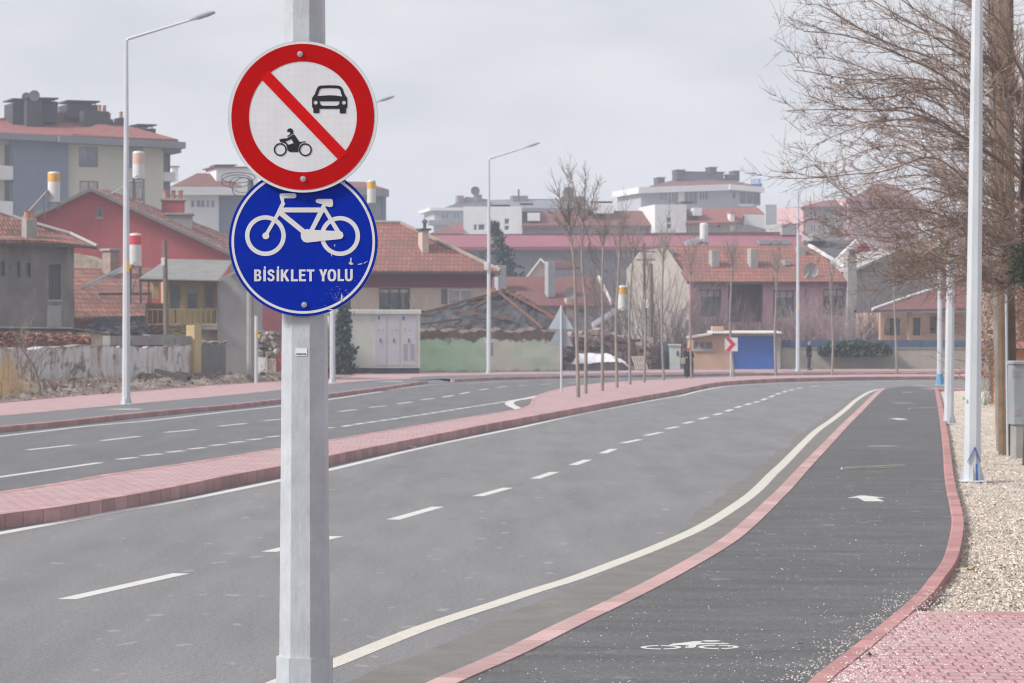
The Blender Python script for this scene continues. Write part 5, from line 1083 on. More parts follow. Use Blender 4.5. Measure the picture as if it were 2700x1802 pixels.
LT([(975, 984), (1054, 984), (1054, 1005), (1027, 1005), (1027, 1106), (1002, 1106), (1002, 1005), (975, 1005)])
LT([(1103, 982), (1131, 982), (1145, 1026), (1160, 982), (1187, 982), (1158, 1058), (1158, 1106), (1132, 1106), (1132, 1058)])
LT(el(1235, 1044, 45, 63), [el(1235, 1044, 19, 42)])
LT([(1295, 982), (1320, 982), (1320, 1083), (1360, 1083), (1360, 1104), (1295, 1104)])
LT([(1370, 980), (1395, 980), (1395, 1066), (1399, 1080), (1410, 1085), (1421, 1080), (1425, 1066), (1425, 980), (1450, 980), (1450, 1070), (1444, 1092), (1428, 1104), (1410, 1107), (1392, 1104), (1376, 1092), (1370, 1070)])
mb.build('lettering', SWB, bs_)
mb = MB(); random.seed(4)                              # scrapes and flaked film
for pts in [[(1425, 866), (1440, 862), (1436, 905), (1460, 930), (1428, 938), (1405, 916), (1422, 908)], [(1500, 930), (1545, 918), (1550, 928), (1512, 936)], [(1562, 918), (1604, 896), (1602, 902), (1568, 924)], [(1338, 1226), (1346, 1270), (1340, 1310), (1318, 1338), (1326, 1300), (1330, 1250)], [(1196, 1384), (1260, 1400), (1272, 1386), (1240, 1412), (1190, 1396)],
            [(1230, 826), (1238, 830), (1234, 850), (1227, 842)], [(1262, 722), (1270, 724), (1266, 750), (1260, 744)], [(1330, 72), (1352, 92), (1366, 70), (1376, 110), (1344, 108)], [(1590, 352), (1608, 372), (1600, 392), (1592, 378)]]: layer(mb, z4(pts), y1_ - .0022, .001)
for k in range(46):
    x = random.gauss(1290, 55); y = random.gauss(1270, 55); l_ = random.uniform(5, 32); 
    if (x - 940) ** 2 + (y - 697) ** 2 < 700 ** 2: layer(mb, thick(z4([(x, y), (x + random.uniform(-3, 3), y + l_)] if k % 2 else [(x, y), (x + l_, y + random.uniform(-4, 4))]), .35), y1_ - .0019, .0005)
mb.build('scrapes', CH, bs_)
bolt(802, 804, y1_ - .002, bs_); bracket(560, bs_); bracket(760, bs_)
# ================================================================ STREET LAMPS
LMAT = M('lamp_steel_paint', (.54, .57, .61), .45, .07, 2, metal=.2, stain=((.38, .4, .43), .3, .4))
HEAD = M('lamp_head_grey', (.25, .27, .3), .5, .08, 2)
def lamp(px, py, z0, h, label, rb, rt, arm=(1.9, 0, .55), lean=0.0, rot=R(-29.5), head=True):
    g = G(px, py, z0); o = empty('street_lamp', g, 0, label, 'street lamp', 'octagonal street lamps')
    mb = MB(); vs = []
    for z, r, dx in ((0, rb, 0), (h, rt, lean)):
        for k in range(8): a = rot + math.pi / 4 * k; vs.append((dx + r * math.cos(a), r * math.sin(a), z))
    mb.add(vs, [(k, (k + 1) % 8, 8 + (k + 1) % 8, 8 + k) for k in range(8)] + [tuple(range(8))[::-1], tuple(range(8, 16))]); po = mb.build('pole', LMAT, o)
    mb = MB(); mb.bbox(-rb * 1.35, rb * 1.35, -rb * 1.35, rb * 1.35, 0, .02, .01)
    for k in range(4):
        a = rot + math.pi / 2 * k + math.pi / 8; c_, s_ = math.cos(a), math.sin(a); mb.prism([(c_ * rb * .9, s_ * rb * .9, .02), (c_ * rb * 1.35, s_ * rb * 1.35, .02), (c_ * rb * .9, s_ * rb * .9, .24)], (-s_ * .012, c_ * .012, 0))
    mb.build('base_plate', LMAT, o)
    ax, ay, az = arm; top = Vector((lean, 0, h)); e = top + Vector((ax, ay, az))
    mb = MB(); mb.tube([top - Vector((0, 0, .1)), top + Vector((.02 * ax, .02 * ay, .04)), e], [rt * .9, rt * .8, rt * .6], 8); mb.build('arm', LMAT, o)
    if head:
        d = Vector((ax, ay, az)).normalized(); mb = MB(); sx = Vector((-d.y, d.x, 0)).normalized(); up = d.cross(sx) * -1 if d.cross(sx).z < 0 else d.cross(sx)
        prof = [(-.12, .04, .03), (.0, .07, .06), (.12, .15, .075), (.5, .16, .07), (.66, .12, .035)]; vs = []
        for (t_, wd, ht) in prof:
            c_ = e + d * t_; vs += [c_ - sx * wd - up * ht * .5, c_ + sx * wd - up * ht * .5, c_ + sx * wd + up * ht * .3, c_ + sx * wd * .5 + up * ht, c_ - sx * wd * .5 + up * ht, c_ - sx * wd + up * ht * .3]
        fs = [tuple(range(6))[::-1], tuple(range(24, 30))] + [(q * 6 + k, q * 6 + (k + 1) % 6, q * 6 + 6 + (k + 1) % 6, q * 6 + 6 + k) for q in range(4) for k in range(6)]
        mb.add(vs, fs); hd = mb.build('lamp_head', HEAD, o)
        mb = MB(); c0 = e + d * .14 - up * .038; c1 = e + d * .48 - up * .036; mb.prism([c0 - sx * .12, c0 + sx * .12, c1 + sx * .12, c1 - sx * .12], -up * .012); mb.build('glass', GLASSP, hd)
    return o
def boxon(o, x0, x1, y0, y1, z0, z1, m, name): mb = MB(); mb.bbox(x0, x1, y0, y1, z0, z1, .006); return mb.build(name, m, o)
YTAG = M('yellow_tag', (.6, .36, .03), .6, .1, 5)
l1 = lamp(333, 1067, ZF, 10.6, 'tall street lamp on the left pavement in front of the whitewashed wall', .125, .055, (1.95, 0, .62)); boxon(l1, .02, .1, -.14, -.10, 3.85, 4.15, YTAG, 'tag')
l2 = lamp(877, 1010, ZF, 11.2, 'street lamp rising just right of the sign post, beside the dark conifer', .125, .055, (1.95, 0, .6))
l3 = lamp(1289, 985.5, ZF, 11.05, 'street lamp in front of the green wall in the middle of the view', .13, .055, (2.0, 0, .65)); boxon(l3, -.18, .22, .05, .25, .9, 1.6, HEAD, 'control_box'); boxon(l3, -.24, .0, -.22, -.09, 5.35, 5.75, M('white_junction_box', (.6, .6, .6), .6), 'junction_box'); boxon(l3, .03, .1, -.14, -.1, 4.0, 4.3, YTAG, 'tag')
l4 = lamp(2104, 979.8, ZF, 9.9, 'street lamp by the long beige wall, left of the standing man', .125, .055, (1.7, .6, .5)); boxon(l4, .03, .1, -.14, -.1, 3.4, 3.7, YTAG, 'tag')
la = lamp(2563, 1270, ZG, 10.6, 'nearest street lamp on the right gravel, with a blue paint arrow at its foot', .132, .062, (-1.6, 1.0, .5), lean=.12)
mb = MB()
for a, b_ in [((-.09, -.128, .28), (.02, -.131, .50)), ((.02, -.131, .50), (.105, -.112, .28)), ((.055, -.126, .02), (.045, -.126, .26))]: mb.obox(a, b_, .028, .006)
mb.build('paint_arrow', M('blue_spray_paint', (.01, .1, .42), .7, .15, 20), la)
mb = MB(); mb.tube([(-.125, -.09, 1.2), (-.145, -.1, 1.2)], .02, 8); mb.build('stud', M('zinc_bolt', None), la)
lb = lamp(2502, 1118, ZG, 10.5, 'second street lamp on the right verge, standing against the pink kerb', .125, .058, (-1.6, 1.0, .5), lean=.1); boxon(lb, -.13, -.1, -.1, -.05, 3.85, 4.3, YTAG, 'tag')
lc = lamp(2478, 1016, ZP, 9.6, 'third street lamp at the end of the cycle path, foot painted blue', .125, .055, (-1.6, 1.0, .5)); mb = MB(); mb.lathe([(.14, .0), (.16, .06), (.135, .3), (.132, .45)], 8); mb.build('painted_foot', M('light_blue_paint', (.1, .3, .5), .7, .2, 6), lc)
# ================================================================ OTHER POLES AND SIGNS
def pole_thing(name, label, cat, px, py, Yd, z0, top_py, rb, rt, m, lean_px=0, n=10):
    p = W(px, py, D(Yd)); p.z = z0; t_ = W(px + lean_px, top_py, D(Yd)); o = empty(name, p, 0, label, cat); mb = MB(); mb.tube([(0, 0, 0), ((t_.x - p.x) * .5, 0, (t_.z - z0) * .5), (t_.x - p.x, 0, t_.z - z0)], [rb, (rb + rt) / 2, rt], n); mb.build('pole', m, o); return o, t_ - p
o, t_ = pole_thing('utility_pole', 'thick pale concrete utility pole with coiled cable at its top, left of the signs', 'utility pole', 660, 1002, 117, .1, 476, .175, .12, CONC)
mb = MB()
for (rx, rz, cx_, cz_, tilt) in [(.65, .27, -.55, -.05, .1), (.5, .33, -.35, -.2, -.2), (.72, .22, -.5, .1, .0), (.45, .4, -.3, -.3, .3)]:
    mb.tube([(cx_ + rx * math.cos(a), -.2 + .1 * math.sin(a * 2 + tilt), t_.z + cz_ + rz * math.sin(a) + tilt * rx * math.cos(a) * .5) for a in [k * math.pi / 12 for k in range(25)]], .016, 5, cap=False)
mb.build('cable_coil', WIRE, o)
o, t_ = pole_thing('thin_post', 'slim grey steel post with a yellow tag, beside the concrete utility pole', 'post', 675.5, 1001, 115, .12, 833, .07, .07, LMAT); boxon(o, -.02, .06, -.09, -.07, 1.9, 2.2, YTAG, 'tag')
o, t_ = pole_thing('wooden_pole', 'weathered wooden pole in front of the balcony house', 'utility pole', 441, 880, 118, .2, 636, .13, .1, WOOD, -7); boxon(o, -.25, -.1, -.1, .05, 4.9, 5.25, M('white_junction_box', None), 'insulator')
mb = MB()
o, t_ = pole_thing('utility_pole', 'dark slender utility pole with crossarms behind the small street trees', 'utility pole', 1702, 893, 166, .1, 642, .1, .08, DARKM, -4)
mb = MB(); tz = t_.z
for dz in (.5, 1.0): mb.obox((-.6, 0, tz - dz), (.6, 0, tz - dz), .07, .07)
mb.build('crossarm', DARKM, o); boxon(o, -.1, .15, -.2, -.05, tz - 3.9, tz - 3.4, M('white_junction_box', None), 'lamp_globe')
pole_thing('wooden_pole', 'dark wooden pole in front of the rough grey gable wall', 'utility pole', 1716, 896, 168, .1, 696, .13, .1, WOOD, 1)
# A-frame poles at the right edge
o, t_ = pole_thing('utility_pole', 'grey weathered wooden pole leaning slightly, behind the nearest right lamp', 'utility pole', 2640, 1187, 50.4, .03, -420, .09, .10, M('silvered_wood', (.2, .185, .165), .9, .25, 3, .5, 20), -32)
mb = MB(); mb.tube([(.04, -.11, 1.9), (.02, -.12, 3.2), (-.08, -.14, 4.6), (-.1, -.14, 5.6), (-.2, -.16, 7.2), (-.3, -.1, 9.5)], .018, 6); mb.build('cable', WIRE, o)
mb = MB(); mb.tube([(.05, -.12, .0), (.035, -.12, 2.5)], .02, 6); mb.build('conduit', LMAT, o)
o = empty('utility_pole', W(2662, 1200, D(48.5)) * 1, 0, 'pair of brown creosoted wooden poles strapped together with a steel conduit, at the right edge', 'utility pole'); o.location.z = .03
BRW = M('orange_brown_wood', (.165, .11, .07), .85, .3, 3, .6, 25, world=False); BRD = M('dark_brown_wood', (.115, .08, .06), .9, .35, 3, .8, 25, world=False)
def pxo(dx): return dx * D(48.5) / F
mb = MB(); mb.tube([(pxo(-9), .1, 0), (pxo(-14), .1, 3), (pxo(-20), .1, 9.5)], [.115, .11, .1], 12); mb.build('pole', BRW, o)
mb = MB(); mb.tube([(pxo(4), 0, 0), (pxo(-1), 0, 3), (pxo(-4), 0, 9)], [.115, .105, .09], 12); mb.build('pole', BRD, o)
mb = MB(); mb.tube([(pxo(-8), -.14, 0), (pxo(-13), -.14, 2.95)], .022, 8); mb.build('conduit', LMAT, o)
def sign_back(name, label, px, pyb, z0, discs, hgt):
    g = G(px, pyb, z0); o = empty(name, g, 0, label, 'road sign'); k_ = g.y / F
    mb = MB(); mb.tube([(0, 0, 0), (0, 0, hgt)], .032 if name != 'warning_sign' else .037, 8); mb.build('pole', LMAT, o)
    for kind, x0, y0, x1, y1, m_, off in discs:
        L_ = [((x - px) * k_, off, H - (y - CY) * k_ - z0) for x, y in ([(x0, y1), (x1, y1), ((x0 + x1) / 2, y0)] if kind == 't' else circ((x0 + x1) / 2, (y0 + y1) / 2, (x1 - x0) / 2, (y1 - y0) / 2, 28))]
        mb = MB(); mb.prism(L_, (0, .02, 0)); mb.build('sign_plate', m_, o)
    return o
TRI = M('pale_sign_back', (.42, .47, .52), .5, .08, 3); TRI2 = M('dull_sign_back', (.28, .31, .35), .6, .1, 3); RND = M('weathered_disc_back', (.2, .225, .26), .6, .08, 3)
sign_back('warning_sign', 'two triangular signs seen from behind on one post, near end of the wide median', 1480, 1036, ZM, [('t', 1446, 807, 1512, 868, TRI, .04), ('t', 1446, 846, 1512, 914, TRI2, .045)], 3.0)
sign_back('round_sign', 'two round signs stacked on one post, seen from behind against the blank grey wall', 595.5, 1003, .1, [('c', 585, 834, 606, 870, RND, .04), ('c', 584, 866, 605, 903, RND, .045)], 2.9)
g = G(1926.5, 998, ZM); o = empty('chevron_sign', g, 0, 'white square sign with a red chevron pointing right, on the median before the garage', 'road sign'); k_ = g.y / F
mb = MB(); mb.tube([(0, 0, 0), (0, 0, 1.65)], .034, 8); mb.build('pole', LMAT, o)
q_ = lambda x, y, yy: Vector(((x - 1926.5) * k_, yy, H - (y - CY) * k_ - ZM))
mb = MB(); mb.prism([q_(1911, 926.5, -.05), (q_(1945, 926.5, -.05)), q_(1945, 891, -.05), q_(1911, 891, -.05)], (0, .02, 0)); mb.build('sign_plate', M('white_sign_face', (.6, .6, .62), .5), o)
mb = MB(); mb.prism([q_(*p, -.056) for p in [(1911.5, 926), (1924, 926), (1940, 908.5), (1924, 891.5), (1911.5, 891.5), (1927, 908.5)]], (0, .004, 0)); mb.build('chevron', M('red_sign_film', (.55, .03, .06), .5), o)
# ================================================================ CABINETS
CABG = M('grey_enamel_cabinet', (.30, .325, .35), .6, .08, 1.5, stain=((.22, .22, .22), .4, .4)); CABW = M('pale_green_grey_cabinet', (.56, .585, .52), .7, .06, 1.2, stain=((.29, .29, .26), .3, .4)); DOORW = M('pale_lilac_door', (.47, .475, .53), .6, .05, 2)
b, f = bld('transformer_kiosk', 'large pale green-grey transformer kiosk with three lilac-white doors beside the pavement', 'kiosk', 868, 141.5, 1108, 142.3)
block(b, f, (868, 968, 1106, 990), .05, 2.6, M('dark_slate_plinth', (.06, .065, .08), .8, .3, 3), 'plinth', base=True)
block(b, f, (866, 826, 1108, 971), 0, 2.8, CABW, 'body'); block(b, f, (862, 817, 1111, 828), -.12, 3.0, CABW, 'roof_slab')
for i, (x0, x1) in enumerate([(988, 1018), (1024, 1053), (1059, 1097)]):
    d = block(b, f, (x0, 833, x1, 963), -.035, .03, DOORW, 'door', ch=.005)
    block(d, f, ((x0 + x1) / 2 - 1.5, 893, (x0 + x1) / 2 + 1.5, 904), -.06, .03, DARKM, 'handle', ch=.004)
    for xx in (x0 + 7, x0 + 18): block(d, f, (xx, 868, xx + 4, 873), -.046, .01, YELM, 'warning_plate', ch=.001)
    if i == 0: block(d, f, (997, 834, 1001, 843), -.046, .01, DARKM, 'emblem', ch=.001)
    if i == 2:
        block(d, f, (1061, 835, 1067, 844), -.046, .01, BLUEM, 'emblem', ch=.001)
        for xa in (1063, 1081):
            for k in range(14): block(d, f, (xa, 909 + k * 3.2, xa + 11, 910.6 + k * 3.2), -.055, .02, FASC, 'louvre', ch=.003) if k % 2 == 0 else None
b, f = bld('electric_cabinet', 'pale grey electric cabinet between the dark gate and the woman', 'cabinet', 1764, 158, 1796, 158)
block(b, f, (1766, 930, 1794, 977), .0, .6, M('pale_cabinet_paint', (.42, .45, .45), .6, .06, 2), 'body', base=True); block(b, f, (1766, 911, 1795, 960), -.01, .62, M('pale_cabinet_paint', None), 'upper_body'); block(b, f, (1763, 908, 1797, 912), -.08, .8, M('pale_cabinet_paint', None), 'roof'); block(b, f, (1784, 926, 1789, 938), -.05, .04, DARKM, 'lock', ch=.004)
b, f = bld('electric_cabinet', 'grey electric cabinet on a concrete foot with vent slots, cut by the right edge', 'cabinet', 2669, 47.5, 2800, 47.5)
block(b, f, (2676, 1118, 2800, 1198), 0, .5, CONC, 'foot', base=True); bd = block(b, f, (2671, 960, 2800, 1120), -.02, .54, CABG, 'body'); block(b, f, (2669, 952, 2802, 961), -.05, .6, CABG, 'roof')
for x, y in [(2675, 978), (2680, 1078)]:
    mb = MB(); p = f.p(x + 5, y + 8, -.026); mb.box(p.x - .06, p.x + .06, -.0245, -.019, p.z - .07, p.z + .07)
    for k in range(4):
        for j in range(2): p = f.p(x + j * 6, y + k * 5, -.026); mb.box(p.x, p.x + .032, -.03, -.022, p.z - .012, p.z)
    mb.build('vent', LGREY, bd)
b, f = bld('electric_cabinet', 'smaller grey cabinet standing behind the nearest right lamp', 'cabinet', 2568, 103, 2608, 103)
block(b, f, (2570, 936, 2606, 1030), 0, .9, CABG, 'body', base=True); block(b, f, (2567, 930, 2609, 937), -.04, .98, CABG, 'roof')
b, f = bld('board_fence', 'narrow strip of grey boards and orange post beside the small grey cabinet', 'fence', 2608, 84, 2632, 84)
for i, (x0, x1, mm) in enumerate([(2608, 2613, WOOD), (2614, 2620, M('silvered_wood', None))]): block(b, f, (x0, 913, x1, 1060), .02 * i, .06, mm, 'board', base=True)
block(b, f, (2620.5, 905, 2629, 1070), -.03, .1, M('orange_paint', (.62, .25, .12), .7, .15, 3), 'post', base=True)
b, f = bld('tiled_wall', 'orange plastered wall with orange tile capping behind the right edge cabinet', 'wall', 2640, 59, 2850, 59.3)
wall(b, f, (2640, 918, 2850, 1010), M('orange_plaster', (.42, .2, .13), .9, .2, 1.5, stain=((.3, .18, .13), .4, .6)), depth=.4); slab(b, f, [(2655, 920, -.2), (2850, 920, -.2), (2850, 902, .2), (2655, 902, .2)], TILE_O, .06, 'capping')
# plastic sack
mb = MB(); g = G(2598, 1068, ZG); nn = 18; vs = []
for i in range(nn + 1):
    for j in range(24):
        a = math.pi * i / nn; c_ = 2 * math.pi * j / 24; r = 1 + .16 * noise.noise(Vector((math.sin(a) * math.cos(c_) * 2, math.sin(a) * math.sin(c_) * 2, math.cos(a) * 2))) + .07 * noise.noise(Vector((math.sin(a) * math.cos(c_) * 6, math.sin(a) * math.sin(c_) * 6, math.cos(a) * 6)))
        vs.append((.17 * r * math.sin(a) * math.cos(c_), .15 * r * math.sin(a) * math.sin(c_), .19 + .2 * r * math.cos(a)))
mb.add(vs, [(i * 24 + j, i * 24 + (j + 1) % 24, (i + 1) * 24 + (j + 1) % 24, (i + 1) * 24 + j) for i in range(nn) for j in range(24)])
m, t, bsd = nodes('white_green_sack'); oc = t.nodes.new('ShaderNodeTexCoord').outputs['Object']; sx_ = t.nodes.new('ShaderNodeSeparateXYZ'); t.links.new(oc, sx_.inputs[0])
c = mixc(t, ramp(t, math_n(t, 'ABSOLUTE', math_n(t, 'ADD', sx_.outputs['X'], .02)), [(.03, 1.0), (.035, 0.0)]), (.55, .56, .55), (.14, .36, .12)); c = mixc(t, ramp(t, noise_n(t, oc, 9, 4, .6), [(.5, 0.0), (.6, 1.0)]), c, (.5, .52, .51)); t.links.new(c, bsd.inputs['Base Color']); bsd.inputs['Roughness'].default_value = .5
sk = mb.build('plastic_sack', m, smooth=True, label='stuffed white plastic sack with green print lying on the gravel by the small cabinet', cat='sack', loc=g)
# ================================================================ SOLAR WATER HEATERS
def tank(px0, px1, ytop, yband, ybot, Yd, bandm, label, panel=None, legs=None, bodym=None, Yp=0):
    Y_ = D(Yd); k_ = Y_ / F; cx_ = (px0 + px1) / 2; r = (px1 - px0) / 2 * k_; lb_ = legs or ybot + 15
    base = W(cx_, lb_, Y_); o = empty('solar_water_heater', base, 0, label, 'water heater', 'solar water heaters on the roofs'); zz = lambda y: H - (y - CY) * k_ - base.z
    zt, zb_, zy = zz(ytop), zz(ybot), zz(yband)
    mb = MB(); mb.lathe([(r * .96, zb_), (r, zb_ + .03), (r, zy)], 20); mb.build('tank', bodym or TANKW, o)
    mb = MB(); mb.lathe([(r * 1.01, zy), (r * 1.01, zt - .12)], 20); mb.build('band', bandm, o)
    mb = MB(); mb.lathe([(r * 1.01, zt - .118), (r * .9, zt - .03), (r * .3, zt)], 20); mb.build('lid', TANKW, o)
    mb = MB()
    for sx in (-1, 1):
        for sy in (-1, 1): mb.obox((sx * r * .9, sy * r * .9, 0), (sx * r * .8, sy * r * .8, zb_), .05, .05)
    mb.box(-r, r, -r, r, zb_ - .06, zb_); mb.obox((-r * .9, -r, .1), (r * .8, -r, zb_ - .1), .03, .03); mb.build('stand', STEEL, o)
    if panel:
        (x0, y0), (x1, y1), th_ = panel; A = Vector(((x0 - cx_) * k_, -.55, zz(y0))); B = Vector(((x1 - cx_) * k_, -.55, zz(y1)))
        for dz, m_, e_, nm in ((0, PANELF, 0, 'panel'), (.03, PANELG, .05, 'collector_glass')):
            d = (B - A).normalized(); a_, b_ = A + d * e_, B - d * e_
            mb = MB(); mb.prism([a_ + Vector((0, -.35 + e_, dz)), b_ + Vector((0, -.35 + e_, dz)), b_ + Vector((0, 1.4 - e_, dz + .25)), a_ + Vector((0, 1.4 - e_, dz + .25))], (0, 0, -.1 if not dz else -.02)); 
            pn = mb.build(nm, m_, o if not dz else pn)
        mb = MB(); mb.obox(A.lerp(B, .85), (A.lerp(B, .85).x, 0, min(0, A.z)), .05, .05); mb.tube([B, (0, -r, zb_ + .2)], .025, 5); mb.build('pipe', STEEL, o)
    return o
tank(126, 158, 453, 480, 534, 160, YELM, 'solar water heater with a worn yellow top, on the left slope of the red house', ((62, 578), (128, 505), 1), 552)
tank(349.5, 381, 399, 433, 472, 170, PEACHT, 'tall solar water heater with a peach top on a high stand, behind the red gable', ((284, 520), (352, 474), 1), 540)
tank(341, 373, 615, 646, 702, 128, REDM, 'solar water heater with a bright red top, behind the left street lamp', ((221, 762), (352, 702), 1), 800)
tank(968, 991, 475, 498, 536, 180, YELM, 'solar water heater with an ochre top, above the tiled roof just right of the signs', None, 600)
tank(1629, 1656, 753, 776, 820, 172, YELM, 'solar water heater with a vivid yellow top, between the small street trees', ((1561, 862), (1630, 818), 1), 880)
tank(1845, 1867, 588, 596, 640, 182, TANKW, 'plain white solar water heater tank on the long orange roof', ((1806, 646), (1846, 634), 1), 655)
# ================================================================ DEBRIS, BENCH-SIZE THINGS
b, f = bld('concrete_ledge', 'low concrete ledge under the white tarpaulin behind the street trees', 'ledge', 1506, 154, 1720, 155)
mb = MB(); L_ = [f.p(x, y, 0) for x, y in [(1506, 957), (1600, 950), (1640, 955), (1690, 972), (1690, 980), (1506, 980)]]; L_[4].z = L_[5].z = 0; mb.prism(L_, (0, 1.2, 0)); mb.build('block', CONC, b)
b, f = bld('tarpaulin', 'bright white tarpaulin thrown over a heap behind the street trees', 'tarpaulin', 1506, 153.7, 1660, 154.5)
mb = MB(); crumple(mb, [f.p(1506, 961, -.1), f.p(1630, 953, -.1), f.p(1608, 934, 1.5), f.p(1524, 932, 1.5)], 22, .07, 1.4); crumple(mb, [f.p(1628, 953, -.1), f.p(1660, 968, -.1), f.p(1645, 952, 1.0), f.p(1606, 934, 1.5)], 12, .05, 1.6); mb.build('sheet', M('white_plastic_sheet', (.68, .68, .7), .5, .06, 2), b)
b, f = bld('pallet', 'pale wooden pallet leaning against the rubble wall', 'pallet', 1666, 153.5, 1712, 154)
mb = MB(); u0 = Vector((0, 0, 0)); du = f.p(1702, 970, 0) - f.p(1677, 975, 0); du = du.normalized(); upv = (f.p(1667, 941, .35) - f.p(1679, 975, 0)); 
A = f.p(1679, 975, 0); W_ = f.p(1708, 974, 0) - A; U_ = upv
for k in range(6): mb.obox(A + W_ * (k / 5), A + W_ * (k / 5) + U_, .09, .03)
for k in (0.03, .5, .97): mb.obox(A + U_ * k + Vector((0, .05, 0)), A + W_ + U_ * k + Vector((0, .05, 0)), .09, .09)
mb.build('boards', LATHM, b)
def beam(label, pts, rad_, m_, name='wooden_beam', cat='beam'):
    c_ = pts[0]; mb = MB(); mb.obox(Vector((0, 0, 0)), Vector(pts[1]) - Vector(c_), rad_, rad_); return mb.build(name, m_, label=label, cat=cat, loc=c_)
beam('dark rotten beam lying on the dirt bank before the whitewashed wall', (W(412, 978, D(106)), W(498, 999, D(104))), .16, M('dark_rotten_wood', (.045, .038, .035), .95, .3, 5))
def lath(label, a, b_, m_=LATHM): A = G(*a, ZP + .012); B = G(*b_, ZP + .035); return beam(label, (A, B), .035, m_, 'wooden_lath', 'lath')
lath('pale wooden lath lying across the near part of the cycle path', (2219, 1236), (2384, 1228)); lath('thin pale lath lying across the path against the right kerb', (2397, 1078), (2474, 1075))
mb = MB(); c_ = G(240, 1352); mb.bbox(-.05, .05, -.03, .03, .003, .05, .008); mb.build('litter', M('black_wrapper', (.02, .02, .03), .4), label='small black wrapper lying in the median gutter', cat='litter', loc=c_)
mb = MB(); mb.bbox(-.045, .045, -.03, .03, .003, .045, .008); mb.build('litter', M('pale_blue_wrapper', (.35, .42, .6), .4), label='small pale blue wrapper lying in the median gutter beside the black one', cat='litter', loc=G(259, 1348))
mb = MB(); mb.obox((0, 0, .03), (.13, -.03, .01), .06, .03); mb.build('litter', M('white_scrap', (.6, .6, .6), .5), label='white paper scrap in the median gutter right of the sign post', cat='litter', loc=G(1078, 1182))
# ================================================================ PEOPLE
def skin_obj(name, verts, edges, m_, parent, sub=2):
    me = bpy.data.meshes.new(name); me.from_pydata([v[0] for v in verts], edges, []); me.materials.append(m_); o = bpy.data.objects.new(name, me); COL.objects.link(o); o.parent = parent
    o.modifiers.new('skin', 'SKIN')
    if not me.skin_vertices: return o
    for i, v in enumerate(verts):
        r = v[1]; me.skin_vertices[0].data[i].radius = (r, r) if not hasattr(r, '__len__') else r
    me.skin_vertices[0].data[0].use_root = True
    s_ = o.modifiers.new('sub', 'SUBSURF'); s_.levels = sub; s_.render_levels = sub; return o
SKIN = M('skin', (.42, .27, .21), .6, .05, 8); HAIR = M('dark_hair', (.02, .016, .014), .7, .2, 20)
def person(loc, h, rz, label, sex):
    o = empty('person', loc, rz, label, 'person'); s = h / 1.75; q = lambda x, y, z, r: (Vector((x, y, z)) * s, (r if not hasattr(r, '__len__') else r[0]) * s)
    hipz, kz, az, shz = .92, .49, .08, 1.44
    V_ = [q(0, 0, .95, .13), q(0, 0, 1.12, .115), q(0, .0, 1.3, .135), q(0, .0, 1.42, .09), q(0, -.01, 1.5, .055), q(0, -.02, 1.56, .07), q(0, -.025, 1.65, .088), q(0, -.02, 1.71, .07)]
    E = [(0, 1), (1, 2), (2, 3), (3, 4), (4, 5), (5, 6), (6, 7)]
    armp = {'m': [(.2, .0, 1.42, .06), (.27, .03, 1.16, .05), (.13, -.1, 1.0, .035), (.09, -.14, .96, .03)], 'f': [(.16, .0, 1.40, .052), (.24, .02, 1.15, .04), (.17, -.16, 1.12, .034), (.12, -.2, 1.12, .028)]}[sex]
    for sx in (-1, 1):
        b0 = len(V_); 
        for (x, y, z, r) in armp: V_.append(q(sx * x, y, z, r))
        E += [(2, b0), (b0, b0 + 1), (b0 + 1, b0 + 2), (b0 + 2, b0 + 3)]
        l0 = len(V_); st_ = .05 * sx
        for (x, y, z, r) in [(.09, 0, .88, .09), (.1, -.02 + st_, .49, .062), (.1, .02 + st_, .1, .042), (.1, -.1 + st_, .035, .035)]: V_.append(q(sx * x, y, z, r))
        E += [(0, l0), (l0, l0 + 1), (l0 + 1, l0 + 2), (l0 + 2, l0 + 3)]
    body = skin_obj('body', V_, E, SKIN, o)
    mb = MB()
    for sx in (-1, 1):
        hx, hy, hz = armp[-1][:3]; base = Vector((sx * hx, hy, hz)) * s
        for k in range(4): d = Vector((-sx * .3 + (k - 1.5) * .02, -1, -.25)).normalized(); a0 = base + Vector(((k - 1.5) * .019, 0, 0)) * s; L1 = (.036, .042, .039, .03)[k] * s; mb.tube([a0, a0 + d * L1, a0 + d * L1 * 1.5 + Vector((0, .006, -L1 * .6)), a0 + d * L1 * 1.6 + Vector((0, .012, -L1 * 1.1))], [.009 * s, .0085 * s, .008 * s, .006 * s], 6)
        mb.tube([base + Vector((sx * .02, .01, .0)) * s, base + Vector((sx * .045, -.02, .01)) * s, base + Vector((sx * .04, -.05, .0)) * s], [.011 * s, .01 * s, .007 * s], 6)
    mb.tube([Vector((0, -.105, 1.645)) * s, Vector((0, -.125, 1.62)) * s], [.012 * s, .016 * s], 6)
    for sx in (-1, 1):
        mb.tube([Vector((sx * .085, -.015, 1.66)) * s, Vector((sx * .1, -.005, 1.63)) * s], [.02 * s, .014 * s], 6)
    mb.build('hands_and_face', SKIN, body)
    mb = MB()
    for sx in (-1, 1): mb.tube([Vector((sx * .033, -.1, 1.655)) * s, Vector((sx * .033, -.112, 1.655)) * s], [.01 * s, .006 * s], 6)
    mb.tube([Vector((-.025, -.104, 1.585)) * s, Vector((.025, -.104, 1.585)) * s], .006 * s, 5); mb.build('eyes_and_mouth', HAIR, body)
    return o, q, armp, s
def chain(o, name, pts, E, m_): return skin_obj(name, pts, E, m_, o)
fg = G(1816, 998.5, 0.0)
o, q, ar, s = person(fg, 1.62, 0, 'woman in long black coat and red patterned headscarf, beige bag on her arm', 'f')
